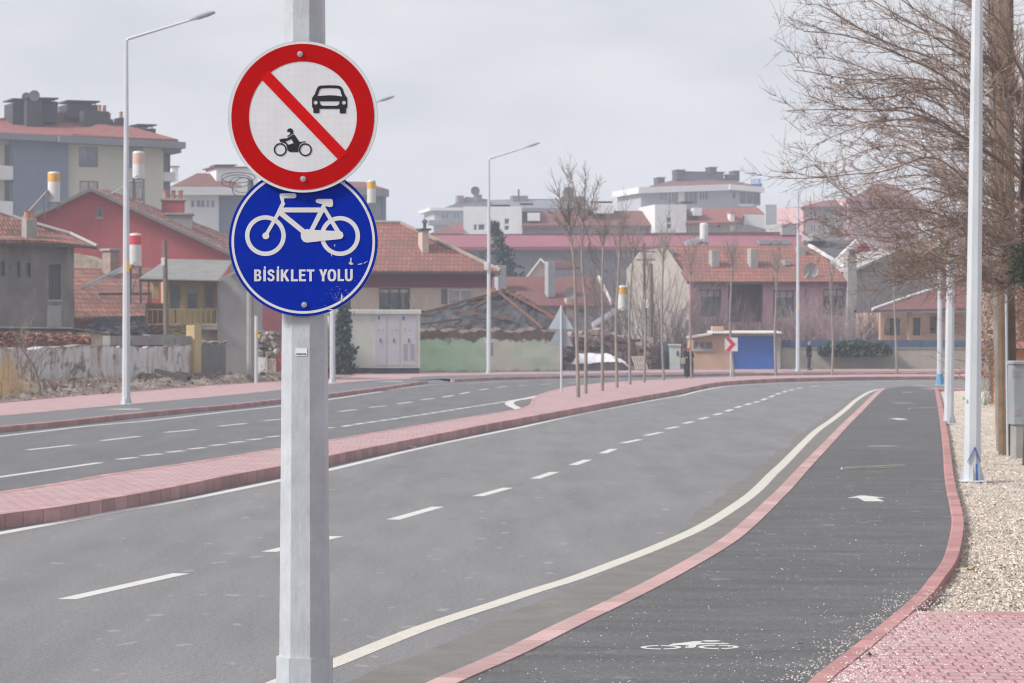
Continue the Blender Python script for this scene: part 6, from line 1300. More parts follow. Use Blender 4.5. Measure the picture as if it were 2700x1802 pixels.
BLK = M('black_cloth', (.01, .01, .016), .9, .3, 8, .3, 30); NAVY = M('dark_slate_cloth', (.018, .022, .034), .9, .2, 8)
pts = [q(0, 0, 1.0, .22), q(0, 0, 1.25, .22), q(0, 0, 1.4, .18), q(0, 0, 1.47, .08)]; E = [(0, 1), (1, 2), (2, 3)]
for sx in (-1, 1):
    b0 = len(pts)
    for (x, y, z, r) in ar[:3]: pts.append(q(sx * x, y, z, r + .035))
    E += [(2, b0), (b0, b0 + 1), (b0 + 1, b0 + 2)]
chain(o, 'coat', pts, E, BLK)
mb = MB(); n = 24; prof = [(1.08, .2, .15), (.9, .25, .18), (.6, .26, .2), (.3, .25, .2), (.1, .22, .18)]; vs = []
for (z, rx, ry) in prof:
    for k in range(n): a = 2 * math.pi * k / n; w_ = 1 + .06 * math.sin(a * 6) * (1.1 - z); vs.append((rx * w_ * math.cos(a) * s, ry * w_ * math.sin(a) * s, z * s))
mb.add(vs, [(i * n + k, i * n + (k + 1) % n, (i + 1) * n + (k + 1) % n, (i + 1) * n + k) for i in range(4) for k in range(n)]); mb.build('skirt', BLK, o, smooth=True)
chain(o, 'headscarf', [q(0, .03, 1.7, .085), q(0, .02, 1.62, .105), q(0, .01, 1.53, .1), q(0, -.02, 1.44, .13), q(0, -.09, 1.34, .09)], [(0, 1), (1, 2), (2, 3), (3, 4)], M('red_patterned_scarf', (.3, .04, .045), .85, .8, 14))
mb = MB(); mb.bbox(-.36, -.16, -.12, .0, .72, 1.0, .02); mb.tube([(-.32, -.06, 1.0), (-.26, -.06, 1.14), (-.2, -.06, 1.0)], .01, 5); mb.build('bag', M('beige_bag', (.4, .33, .25), .8), o)
mb = MB()
for sx in (-1, 1): mb.bbox(sx * .09 - .045, sx * .09 + .045, -.16 + sx * .05, .08 + sx * .05, 0, .07, .02)
mb.build('shoes', BLK, o)
fg = G(2133, 976.3, ZF)
o, q, ar, s = person(fg, 1.68, R(65), 'man in dark jacket and trousers standing by the long beige wall', 'm')
pts = [q(0, 0, .86, .18), q(0, 0, 1.15, .19), q(0, 0, 1.38, .175), q(0, 0, 1.47, .075)]; E = [(0, 1), (1, 2), (2, 3)]
for sx in (-1, 1):
    b0 = len(pts)
    for (x, y, z, r) in ar[:3]: pts.append(q(sx * x, y, z, r + .035))
    E += [(2, b0), (b0, b0 + 1), (b0 + 1, b0 + 2)]
chain(o, 'jacket', pts, E, M('dark_jacket_cloth', (.012, .014, .02), .85, .2, 8))
pts = [q(0, 0, .92, .135)]; E = []
for sx in (-1, 1):
    b0 = len(pts)
    for (x, y, z, r) in [(.09, 0, .86, .105), (.1, -.02 + .05 * sx, .49, .095), (.1, .02 + .05 * sx, .09, .08)]: pts.append(q(sx * x, y, z, r))
    E += [(0, b0), (b0, b0 + 1), (b0 + 1, b0 + 2)]
chain(o, 'trousers', pts, E, NAVY); chain(o, 'hair', [q(0, .0, 1.74, .06), q(0, .02, 1.7, .09), q(0, .045, 1.62, .07)], [(0, 1), (1, 2)], HAIR)
mb = MB()
for sx in (-1, 1): mb.bbox(sx * .1 - .045, sx * .1 + .045, -.17 + sx * .05, .08 + sx * .05, 0, .08, .02)
mb.build('shoes', BLK, o)
# ================================================================ TREES AND PLANTS
BARK = M('grey_brown_bark', (.2, .17, .15), .9, .25, 3, .4, 30); BARKL = M('pale_stem_bark', (.26, .225, .2), .9, .2, 2, .4, 30, stain=((.17, .14, .12), .4, .6)); TWIG = M('brown_twig_bark', (.215, .148, .12), .85, .3, 2.2); TWIG2 = M('reddish_twig_bark', (.235, .168, .142), .85, .3, 2); TWIGL = M('sunlit_twig_bark', (.36, .28, .225), .8, .25, 2)  # sunlit twig bark: sunlight put into a paler bark colour
def rvec(): return Vector((random.gauss(0, 1), random.gauss(0, 1), random.gauss(0, 1)))
def grow(mb, p, d, L_, r, lift, wob, segs, depth, kidn, kl, spread, n=3, rend=.45, tip=None):
    pts = [p.copy()]; rr = [r]; d = d.normalized(); dirs = [d.copy()]
    for i in range(segs):
        d = (d + rvec() * wob + Vector((0, 0, lift))).normalized(); p = p + d * (L_ / segs); pts.append(p.copy()); rr.append(r * (1 - (1 - rend) * (i + 1) / segs)); dirs.append(d.copy())
    mb.tube(pts, rr, n, cap=False)
    if depth > 0:
        for k in range(kidn[0]):
            t_ = random.uniform(.18, 1.0); i = min(int(t_ * segs), segs - 1); q = pts[i].lerp(pts[i + 1], t_ * segs - i); ax = dirs[i].cross(rvec()).normalized(); a = random.uniform(*spread)
            nd = dirs[i] * math.cos(a) + ax * math.sin(a); grow(mb, q, nd, L_ * random.uniform(*kl) * (1.15 - .5 * t_), rr[i] * .55, lift, wob, max(2, segs - 1), depth - 1, kidn[1:], kl, spread, n, rend)
def young_tree(px, py, z0, pts_px, forks, top_py, label, seed, rb=.062, spread_px=40, dens=1.0, m_=None):
    random.seed(seed); g = G(px, py, z0); k_ = g.y / F; o = empty('young_tree', g, 0, label, 'tree', 'bare young street trees')
    L_ = lambda x, y, yy=0: Vector(((x - px) * k_, yy, H - (y - CY) * k_ - z0))
    P_ = [L_(px, py)] + [L_(*q) for q in pts_px]; P_ = smooth(P_, 5); n_ = len(P_); mb = MB()
    mb.tube(P_, [rb * (1 - .55 * i / (n_ - 1)) * (1 + .12 * noise.noise(Vector((i * .7, seed, 0)))) for i in range(n_)], 8); mb.build('trunk', m_ or BARKL, o)
    mb = MB(); top = P_[-1]; H_ = L_(px, top_py).z - top.z
    for fx, fy, r_ in forks:
        e = L_(fx, fy, random.uniform(-.5, .5)); st_ = P_[-1 - random.randint(0, 2)]; d = e - st_; pts = [st_, st_ + d * .3 + Vector((d.x * .12, 0, -.04 * d.length)), st_ + d * .65 + Vector((0, 0, -.02 * d.length)), e]; pts = smooth(pts, 3); mb.tube(pts, [r_ * (1 - .75 * i / (len(pts) - 1)) for i in range(len(pts))], 5, cap=False)
        for k in range(int(17 * dens)):
            i = random.randint(2, len(pts) - 2); dd = (pts[i + 1] - pts[i]).normalized(); ax = dd.cross(rvec()).normalized(); a = random.uniform(.3, .75); nd = dd * math.cos(a) + ax * math.sin(a)
            grow(mb, pts[i], nd, random.uniform(.35, .95) * max(.45, d.length * .42), r_ * .5, .06, .09, 5, 1, (4,), (.3, .6), (.3, .7), 3)
    for k in range(9):
        i = random.randint(int(n_ * .72), n_ - 1); grow(mb, P_[i], Vector((random.uniform(-.55, .55), random.uniform(-.5, .5), 1)), max(1.0, H_ * random.uniform(.5, .95)), .013, .02, .06, 6, 2, (6, 3), (.3, .5), (.3, .65), 3)
    for k in range(int(5 * dens)):
        i = random.randint(int(n_ * .45), n_ - 1); grow(mb, P_[i], Vector((random.uniform(-.7, .7), random.uniform(-.7, .7), 1)), random.uniform(.3, .9), .012, .05, .08, 4, 1, (2,), (.3, .6), (.3, .7), 3)
    mb.build('crown', BARK, o); return o
young_tree(1525, 1048, ZM, [(1518, 800), (1513, 690), (1500, 594)], [(1462, 480, .03), (1478, 520, .02), (1497, 452, .03), (1512, 500, .02), (1456, 560, .02), (1535, 540, .022)], 450, 'tallest young street tree nearest the triangular signs, leaning left at its fork', 1)
young_tree(1544, 1038, ZM, [(1545, 820), (1540, 760), (1534, 680), (1538, 585)], [(1505, 455, .03), (1545, 452, .03), (1535, 500, .02), (1580, 480, .026), (1572, 540, .022), (1520, 520, .02), (1575, 735, .02)], 445, 'young street tree with a wide broom crown, second from the triangular signs', 2, dens=1.2)
young_tree(1588, 1031, ZM, [(1589, 850), (1588, 737), (1592, 612)], [(1575, 560, .02), (1600, 545, .02), (1610, 580, .016), (1570, 590, .016)], 545, 'straight young street tree, third from the triangular signs', 3, dens=.8)
young_tree(1627, 1022.5, ZM, [(1624, 850), (1630, 740), (1635, 633)], [(1655, 520, .022), (1630, 560, .018), (1645, 560, .018), (1612, 590, .016)], 520, 'young street tree beside the yellow topped tank, fourth in the row', 4)
young_tree(1661.5, 1014.5, ZM, [(1659, 860), (1664, 740), (1672, 657)], [(1690, 570, .018), (1668, 590, .016), (1650, 600, .016)], 570, 'young street tree left of the leaning pallet, fifth in the row', 5, .055)
young_tree(1699, 1008.5, ZM, [(1702, 860), (1700, 800), (1712, 700)], [(1725, 640, .015), (1700, 640, .015), (1690, 660, .015)], 630, 'young street tree in front of the pallet, sixth in the row', 6, .055)
young_tree(1750, 1003, ZM, [(1745, 870), (1747, 740), (1749, 672)], [(1765, 560, .018), (1733, 620, .018), (1745, 590, .015), (1775, 610, .015)], 560, 'young street tree before the dark blue-grey gate', 7, .06)
young_tree(1823, 998.5, ZM, [(1820, 850), (1821, 780), (1822, 700)], [(1835, 600, .015), (1812, 640, .015), (1825, 620, .012)], 600, 'young street tree partly covering the walking woman', 8, .058)
young_tree(1935, 995, ZM, [(1925, 860), (1928, 760), (1932, 690)], [(1945, 610, .015), (1920, 620, .015), (1937, 590, .012)], 590, 'young street tree standing behind the red chevron sign', 9, .06)
young_tree(2046, 991.5, ZM, [(2043, 890), (2046, 800), (2048, 715)], [(2060, 640, .016), (2036, 650, .015), (2050, 620, .012)], 620, 'young street tree at the right edge of the blue garage door', 10, .07)
young_tree(2194, 990, ZM, [(2196, 900), (2192, 800), (2190, 720)], [(2205, 650, .014), (2180, 660, .014)], 640, 'young street tree right of the standing man, before the beige wall', 11, .06)
young_tree(2365, 987.3, ZM, [(2362, 900), (2358, 800), (2356, 720)], [(2368, 660, .014), (2345, 660, .014)], 650, 'last young street tree on the right, before the porch house', 12, .06)
# blue plastic ties at the foot of some trees
mb = MB(); mb.obox((0, 0, 0), (.08, 0, .45), .02, .01); mb.obox((.08, 0, .45), (.16, .02, .1), .02, .01); mb.build('plastic_tie', BLUEM, label='thin blue plastic ribbon standing up on the median between the young trees', cat='ribbon', loc=G(1649, 1012, ZM))
# --- dry shrubs
def shrub(px0, px1, ytop, ybase, Yd, n, label, m_=None, seed=1, name='bare_shrub', r=.012, kids_=2, gz_=.05):
    random.seed(seed); cx_ = (px0 + px1) / 2; Y_ = D(Yd); k_ = Y_ / F; g = W(cx_, ybase, Y_); g.z = gz_; w_ = (px1 - px0) / 2 * k_; h_ = (H - (ytop - CY) * k_) - gz_
    mb = MB()
    for k in range(int(n * 1.7)):
        x = random.gauss(0, .42) * w_; d = Vector((random.gauss(0, .25) + x / w_ * .25, random.gauss(0, .3), 1)); hh = h_ * random.uniform(.55, 1.0) * (1 - .35 * (x / w_ * .7) ** 2); grow(mb, Vector((x, random.gauss(0, .5), 0)), d, hh, r * 2.3, .0, .09, 7, 2, (kids_ * 2, kids_), (.25, .5), (.3, .8), 3, .3)
    return mb.build(name, m_ or BARK, label=label, cat='shrub', group='bare shrubs', loc=g)
SHR = M('mauve_grey_twigs', (.12, .095, .1), .9, .25, 1.5); SHRP = M('pale_pinkish_twigs', (.24, .185, .19), .9, .25, 1.5)
shrub(1800, 1960, 760, 880, 168, 60, 'dense grey bare shrub in front of the left windows of the pink house', SHR, 1, kids_=3)
shrub(1940, 2070, 790, 880, 169, 50, 'dark bare shrub below the shaded balcony of the pink house', SHR, 2, kids_=3)
shrub(2060, 2180, 760, 880, 168, 55, 'pale pinkish bare shrub below the right windows of the pink house', SHRP, 3, kids_=3)
shrub(2150, 2260, 770, 880, 167, 40, 'bare shrub at the right corner of the pink house', SHRP, 4, kids_=3)
shrub(2250, 2340, 745, 880, 172, 45, 'tall bare shrub between the pink house and the porch house', SHR, 5, kids_=3)
shrub(1655, 1790, 640, 880, 170, 34, 'tall bare thicket before the rough grey gable', SHR, 6, r=.014, kids_=3)
shrub(1760, 1830, 790, 890, 165, 34, 'low bare shrub at the foot of the gable beside the garage', SHR, 7, kids_=3)
shrub(1560, 1680, 640, 880, 182, 24, 'airy bare tree-like shrub behind the small street trees', SHR, 8, r=.018, kids_=3)
shrub(1600, 1720, 560, 880, 186, 22, 'tall airy thicket rising behind the yellow topped tank', SHR, 16, r=.016, kids_=3)
shrub(1340, 1450, 690, 760, 200, 20, 'bare shrub behind the maroon-roofed low house', SHR, 15, kids_=2)
shrub(1055, 1150, 750, 830, 153, 12, 'thin bare shrub beside the cream walls above the kiosk', BARK, 9)
shrub(945, 1000, 770, 830, 153, 8, 'small bare shrub behind the kiosk roof', BARK, 10)
shrub(-60, 110, 800, 1030, 100, 16, 'dark dry shrub with seed heads at the left edge before the grey house', M('dark_red_brown_twigs', (.11, .06, .06), .9, .3, 3), 11, r=.01)
shrub(60, 200, 985, 1035, 96, 26, 'low dark weeds on the dirt bank at the foot of the whitewashed wall', M('dark_red_brown_twigs', None), 12, r=.008)
shrub(215, 330, 975, 1020, 104, 30, 'brown weeds on the dirt bank left of the street lamp', M('dark_red_brown_twigs', None), 13, r=.008)
# straw grass
random.seed(21); mb = MB(); g = W(10, 1050, D(88)); g.z = .12
for k in range(700):
    x = random.gauss(0, .38); y = random.gauss(0, .4); h_ = random.uniform(.5, 1.75) * (1.1 - min(.6, abs(x) * .5)); d = Vector((random.gauss(0, .07), random.gauss(0, .07), 1)); mb.tint = random.uniform(.6, 1.3); a = Vector((x, y, 0)); mb.face([a - Vector((.006, 0, 0)), a + Vector((.006, 0, 0)), a + d * h_ + Vector((.05 * x, 0, 0))])
mb.build('tall_grass', M('dry_straw', (.42, .3, .17), .9, .2, 3, tint=True), label='clump of tall straw coloured grass at the left edge', cat='grass', kind='stuff', loc=g)
# dead sapling by the wall
random.seed(30); g = W(107, 1016, D(93)); g.z = .3; o = empty('dead_sapling', g, 0, 'bent dead sapling leaning left before the whitewashed wall', 'tree'); k_ = D(93) / F
mb = MB(); P_ = smooth([Vector(((x - 107) * k_, 0, -(y - 1016) * k_)) for x, y in [(107, 1018), (96, 975), (84, 945), (62, 915), (50, 890)]], 4); mb.tube(P_, [.05 - .03 * i / (len(P_) - 1) for i in range(len(P_))], 7); mb.build('trunk', WOOD, o)
mb = MB()
for i in range(4, len(P_)): grow(mb, P_[i], Vector((random.uniform(-.6, .6), .1, 1)), random.uniform(.5, 1.4), .015, .02, .1, 5, 1, (4,), (.3, .5), (.3, .8), 3)
mb.build('crown', BARK, o)
# --- conifers
def needles(name, c): return M(name, c, .9, .35, 1.2, tint=True)
NEED = needles('dark_green_needles', (.045, .07, .06)); NEED2 = needles('blue_green_needles', (.05, .075, .065))
def conifer(px, ytop, ybase, Yd, wpx, label, seed, m_, droop=.1, lean=0, tiers=26):
    random.seed(seed); Y_ = D(Yd); k_ = Y_ / F; g = W(px, ybase, Y_); g.z = gz(g.x, Y_) - .1; h_ = H - (ytop - CY) * k_ - g.z; R_ = wpx / 2 * k_; o = empty('conifer', g, 0, label, 'tree'); mb = MB()
    mb.tube([(0, 0, 0), (0, 0, h_ * .6), (lean * .5, 0, h_ * .9), (lean, 0, h_)], [.2, .12, .05, .02], 8); mb.build('trunk', BARK, o); mb = MB()
    for i in range(tiers):
        t_ = i / tiers; z = h_ * (.12 + .86 * t_); rr = R_ * (1 - t_) ** .75 * random.uniform(.6, 1.15) + .1
        for k in range(9):
            a = random.random() * 6.283; d = Vector((math.cos(a), math.sin(a), -droop + random.gauss(0, .12))); L_ = rr * random.uniform(.55, 1.15); nn_ = int(12 + L_ * 16); c0 = Vector((lean * max(0, t_ - .6) * 2, 0, z))
            for j in range(nn_):
                s_ = random.random() ** .7; p = c0 + d * L_ * s_ + Vector((random.gauss(0, .1), random.gauss(0, .1), random.gauss(0, .08) - droop * s_ * s_ * L_ * .3)); mb.tint = random.uniform(.5, 1.5); mb.leaf(p, random.uniform(.06, .17))
    mb.build('crown', m_, o); return o
conifer(1330, 574, 760, 214, 150, 'dark spreading cedar with a bent tip behind the central street lamp', 1, NEED2, .15, lean=-1.1, tiers=34)
conifer(905, 800, 985, 140.2, 62, 'dark conifer beside the left end of the grey kiosk', 2, NEED, .05, tiers=22)
conifer(2180, 655, 720, 200, 55, 'small dark conifer rising behind the white verge of the pink house', 3, NEED, .05, tiers=14)
conifer(735, 800, 940, 150, 26, 'narrow dark shrub-like conifer right behind the sign post', 4, NEED, .05, tiers=14)
# hedge over the wall
random.seed(8); mb = MB(); g = W(2255, 925, D(159.6)); g.z = 1.2; k_ = D(159.6) / F
for k in range(9000):
    x = random.uniform(-96, 96); hh = 34 * (1 - (x / 100) ** 2) ** .5 * (.75 + .3 * noise.noise(Vector((x * .05, 0, 0)))) ; y = random.uniform(-6 - hh * .25, hh); z = H - (926 - y - CY) * k_ - 1.2; mb.tint = random.uniform(.5, 1.6); mb.leaf((x * k_, random.gauss(0, .2), z + 0), random.uniform(.07, .17))
mb.build('hedge', M('dark_hedge_leaves', (.038, .06, .045), .8, .3, 1.5, tint=True), label='dark green hedge spilling over the long beige wall right of the man', cat='hedge', loc=g)
# tarps and junk heap behind the left wall
b, f = bld('scrap_heap', 'heap of dark blue tarpaulins and old sticks behind the whitewashed wall', 'scrap heap', 200, 120, 500, 121)
mb = MB(); crumple(mb, [f.p(215, 884, 0), f.p(400, 884, 0), f.p(380, 836, 2), f.p(235, 846, 2)], 30, .22, 1.3); mb.build('tarpaulin', M('dark_blue_tarpaulin', (.05, .06, .09), .7, .4, 2, .8, 6), b)
mb = MB(); random.seed(6)
for k in range(90): p = f.p(random.uniform(225, 510), random.uniform(850, 884), random.uniform(-.2, 1)); d = Vector((random.gauss(0, .6), random.gauss(0, .2), random.gauss(0, .1))); mb.tint = random.uniform(.5, 1.5); mb.obox(p, p + d, .04, .03)
mb.build('sticks', M('old_sticks', (.15, .12, .1), .9, .3, 3, tint=True), b)
b, f = bld('broken_tile_heap', 'heap of broken red roof tiles on top of the left wall', 'tile heap', -40, 101, 200, 108)
mb = MB()
for k in range(420): x = random.uniform(-30, 235); p = f.p(x, random.uniform(880, 912) + (6 if x > 190 else 0), random.uniform(.3, 1.4)); s_ = random.uniform(.08, .2); d = Vector((random.gauss(0, 1), random.gauss(0, .4), random.gauss(0, .25))).normalized() * s_; mb.tint = random.uniform(.4, 1.3); mb.obox(p - d, p + d, .16, .03)
mb.build('tiles', M('broken_red_tiles', (.25, .11, .08), .9, .3, 3, tint=True), b)
# stones on the bank
random.seed(9); mb = MB(); mb2 = MB()
for k in range(900):
    t_ = random.random(); s_ = random.random() ** 1.2; p = at(bot, t_).lerp(at(top, t_), s_); r_ = random.uniform(.012, .055) * (1 if random.random() < .96 else 2.5); z = ZF + min(1, s_ * 3) * (.03 + .28 * noise.fractal(p * .5, 1, 2, 4) + .13 * noise.noise(p * 2.2)) + .25 * s_
    mb.tint = random.uniform(.4, 1.7); d = rvec().normalized() * r_; c_ = Vector((p.x, p.y, max(z, ZF) + r_ * .2)); mb.obox(c_ - d, c_ + d, r_ * 1.7, r_ * 1.3)
mb.build('rubble_stones', M('bank_rubble', (.17, .125, .105), .95, .3, 3, .3, 20, tint=True), label='scattered stones and rubble over the left dirt bank', cat='rubble', kind='stuff')
# ================================================================ LOOSE CHIPS, GRAVEL, LEAVES
def pebble(mb, c_, r_):
    a = random.random() * 6.28; q = [(r_ * math.cos(a + k * 2.094), r_ * math.sin(a + k * 2.094) * random.uniform(.6, 1), 0) for k in range(3)]; h_ = r_ * random.uniform(.5, .9); b = len(mb.v)
    mb.v += [(c_.x + x, c_.y + y, c_.z) for x, y, z in q] + [(c_.x + x * .55, c_.y + y * .55, c_.z + h_) for x, y, z in q]
    for f_ in ((3, 4, 5), (0, 1, 4, 3), (1, 2, 5, 4), (2, 0, 3, 5)): mb.f.append(tuple(b + i for i in f_)); mb.t.append(mb.tint); mb.mi.append(0)
random.seed(14); mb = MB(); kx = [p for p in KR if 12 < p.y < 60]
for k in range(1900):                                   # white chips on the path edge and kerb at the bottom right
    if k < 1500: p = G(random.uniform(2000, 2700), 1802 - 250 * random.random() ** 1.6, ZP); d0 = random.gauss(0, .3)
    py = random.uniform(1560, 1830); i = min(range(len(kx)), key=lambda j: abs(kx[j].y - (H - ZP) * F / (py - CY))); base = kx[i]
    off = abs(random.gauss(0, .09 if random.random() < .85 else .3)) if random.random() < .4 else -abs(random.gauss(0, .15))
    p = Vector((base.x - off + (.13 if off < 0 else 0), base.y + random.uniform(-.3, .3), ZP + (.013 if off < 0 else -.003))); mb.tint = random.uniform(.8, 1.15); pebble(mb, p, random.uniform(.0025, .0068))
for k in range(3300): p = G(random.uniform(2150, 2720), random.uniform(1622, 1830), ZP); j = min(range(len(kx)), key=lambda j: abs(kx[j].y - p.y)); p.z = ZP + .004; mb.tint = random.uniform(.8, 1.15); pebble(mb, p, random.uniform(.002, .0065)) if p.x > kx[j].x + .14 and noise.noise(p * 2.5) > random.uniform(-.6, .35) else None
for k in range(900):
    p = G(random.uniform(1250, 2450), 1802 - 560 * random.random() ** 1.2, ZP); a = min(KL, key=lambda q: abs(q.y - p.y)); c_ = min(KR, key=lambda q: abs(q.y - p.y))
    if a.x + .22 < p.x < c_.x: p.z = ZP - .003; mb.tint = random.uniform(.5, 1.1); pebble(mb, p, random.uniform(.002, .0075) * (p.y / 22) ** .5)
mb.build('stone_chips', M('white_stone_chips', (.74, .72, .69), .9, .1, 5, tint=True), label='tiny white stone chips scattered over path edge, kerb and paving at bottom right', cat='stone chips', kind='stuff')
random.seed(15); mb = MB()
GMAT = [M('cream_stone', (.57, .5, .435), .9, .15, 5, tint=True)]
for k in range(16000):
    py = 1617 - 560 * random.random() ** 1.25; base = G(2600, py, ZG); i = min(range(len(KRo)), key=lambda j: abs(KRo[j].y - base.y)); x0 = KRo[i].x + .02; x = x0 + abs(random.random()) * (base.y * (2720 - CX) / F - x0 + .1)
    if x < x0 or base.y < y0: continue
    p = Vector((x, base.y + random.uniform(-.1, .1), 0)); p.z = ZG - .02 + .035 * noise.fractal(p * 1.1, 1, 2, 4) + .01; mb.tint = random.uniform(.5, 1.35) if random.random() > .09 else random.uniform(.15, .4); pebble(mb, p, random.uniform(.006, .02))
mb.build('gravel', GMAT[0], label='loose cream gravel stones beside the cycle path', cat='gravel', kind='stuff')
LEAFM = M('dead_brown_leaf', (.06, .035, .025), .8, .3, 20)
for i, (px, py, z, s_, lb_) in enumerate([(2111, 1700, ZP, .028, 'small black curled leaf on the asphalt left of the near kerb'), (2297, 1731, ZP, .045, 'upturned dark dead leaf on the pink paving'), (2254, 1724, ZP, .045, 'flat dark dead leaf lying across the pink kerb'), (2268, 1737, ZP, .025, 'tiny dark leaf scrap beside the upturned leaf'), (2412, 1740, ZP, .02, 'tiny dark leaf speck alone on the pink paving')]):
    random.seed(i); mb = MB()
    for a in range(5): an = a * 1.256 + random.random(); d = Vector((math.cos(an) * 1.3, math.sin(an) * .6, random.uniform(.1, .8) if i != 2 else .05)).normalized() * s_; sd_ = Vector((-d.y, d.x, 0)).normalized() * s_ * .3; mb.face([(0, 0, .004), tuple(d * .5 + sd_), tuple(d), tuple(d * .5 - sd_)])
    mb.build('dead_leaf', LEAFM, label=lb_, cat='leaf', loc=G(px, py, z + .006))
mb = MB(); mb.tint = .9
for a in range(6): an = a * 1.05; d = Vector((math.cos(an), math.sin(an) * .7, random.uniform(.2, .7))).normalized() * .07; sd_ = Vector((-d.y, d.x, 0)).normalized() * .022; mb.face([(0, 0, .004), tuple(d * .5 + sd_), tuple(d), tuple(d * .5 - sd_)])
mb.build('dead_leaf', M('yellow_brown_leaf', (.42, .25, .06), .8, .3, 10), label='yellow-brown curled leaf on the gravel beside the kerb bend', cat='leaf', loc=G(2560, 1505, ZG + .01))
# ================================================================ BIG BARE TREES ON THE RIGHT
def bare_tree(label, tpx, Yd, tips, seed, trad, m_tw, th, base_py=None, sec=13, tw=8, start=None, depthj=3.0):
    random.seed(seed); Y_ = D(Yd); k_ = Y_ / F; g = Vector(((tpx - CX) * k_, Y_, .02)); o = empty('bare_tree', g, 0, label, 'tree', 'big bare trees on the right'); L_ = lambda x, y, yy=0: Vector(((x - CX) * (Y_ + yy) / F - g.x, yy, H - (y - CY) * (Y_ + yy) / F - g.z))
    T = [Vector((0, 0, 0)), Vector((.05, .1, 2)), Vector((-.08, 0, 4.5)), Vector((.1, 0, th))]; T = smooth(T, 5); mb = MB(); mb.tube(T, [trad * (1 - .5 * i / (len(T) - 1)) for i in range(len(T))], 12); mb.build('trunk', M('dark_maroon_bark', (.06, .035, .035), .95, .4, 4, .8, 15), o)
    cr = MB(); lt = MB()
    for ti, (sy, mx_, my, tx, ty, r_) in enumerate(tips):
        yy = random.uniform(-depthj, depthj); s_ = L_(tpx + random.uniform(-10, 10), sy); mid = L_(mx_, my, yy * .6); tip = L_(tx, ty, yy)
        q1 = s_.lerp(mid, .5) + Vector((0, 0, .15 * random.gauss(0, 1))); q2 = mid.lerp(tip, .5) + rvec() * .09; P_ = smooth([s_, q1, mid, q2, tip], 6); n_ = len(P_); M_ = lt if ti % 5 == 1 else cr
        P_ = [p + Vector((noise.noise(p * .9 + Vector((ti, 0, 0))), 0, noise.noise(p * .9 + Vector((0, ti, 9))))) * .11 for p in P_]
        rr = [r_ * .8 * (1 - .85 * i / (n_ - 1)) + .0035 for i in range(n_)]; M_.tube(P_, rr, 6, cap=False); Lt = sum((P_[i + 1] - P_[i]).length for i in range(n_ - 1))
        for k in range(sec):
            t_ = .12 + .86 * (k + random.random()) / sec; i = min(int(t_ * (n_ - 1)), n_ - 2); q = P_[i].lerp(P_[i + 1], t_ * (n_ - 1) - i); d = (P_[i + 1] - P_[i]).normalized(); ax = d.cross(rvec()).normalized(); a = random.uniform(.3, 1.05); nd = d * math.cos(a) + ax * math.sin(a); nd.y *= .8
            L2 = random.uniform(.5, 1.35) * (1.15 - .65 * t_) * Lt * .24; r2 = min(rr[i] * .5, .012) * .8 + .0022
            pts = [q]; dd = nd.copy(); sg = 6; ds = [dd.copy()]
            for j in range(sg): dd = (dd + rvec() * .10 + Vector((-.03, 0, -.02 if nd.z > .3 else .05))).normalized(); pts.append(pts[-1] + dd * L2 / sg); ds.append(dd.copy())
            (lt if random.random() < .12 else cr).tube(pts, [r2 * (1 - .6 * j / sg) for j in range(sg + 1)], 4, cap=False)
            for u in range(tw):
                j = random.randint(1, sg); q3 = pts[j]; ax = ds[j].cross(rvec()).normalized(); a = random.uniform(.4, 1.1); nd3 = ds[j] * math.cos(a) + ax * math.sin(a); L3 = random.uniform(.12, .42); d3 = nd3.copy(); p3 = [q3]
                for v_ in range(3): d3 = (d3 + rvec() * .12 + Vector((-.02, 0, .1))).normalized(); p3.append(p3[-1] + d3 * L3 / 3)
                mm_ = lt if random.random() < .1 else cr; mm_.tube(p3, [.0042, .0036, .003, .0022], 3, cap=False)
                for v_ in range(2): w_ = random.randint(1, 3); d4 = (d3 + rvec() * .6 + Vector((0, 0, .3))).normalized(); mm_.tube([p3[w_], p3[w_] + d4 * random.uniform(.04, .12)], [.0034, .0016], 3, cap=False)
    b0 = len(cr.v); cr.v += lt.v; cr.f += [tuple(i + b0 for i in q) for q in lt.f]; cr.t += lt.t; cr.mi += [1] * len(lt.f); cr.build('crown', [m_tw, TWIGL], o); return o, L_
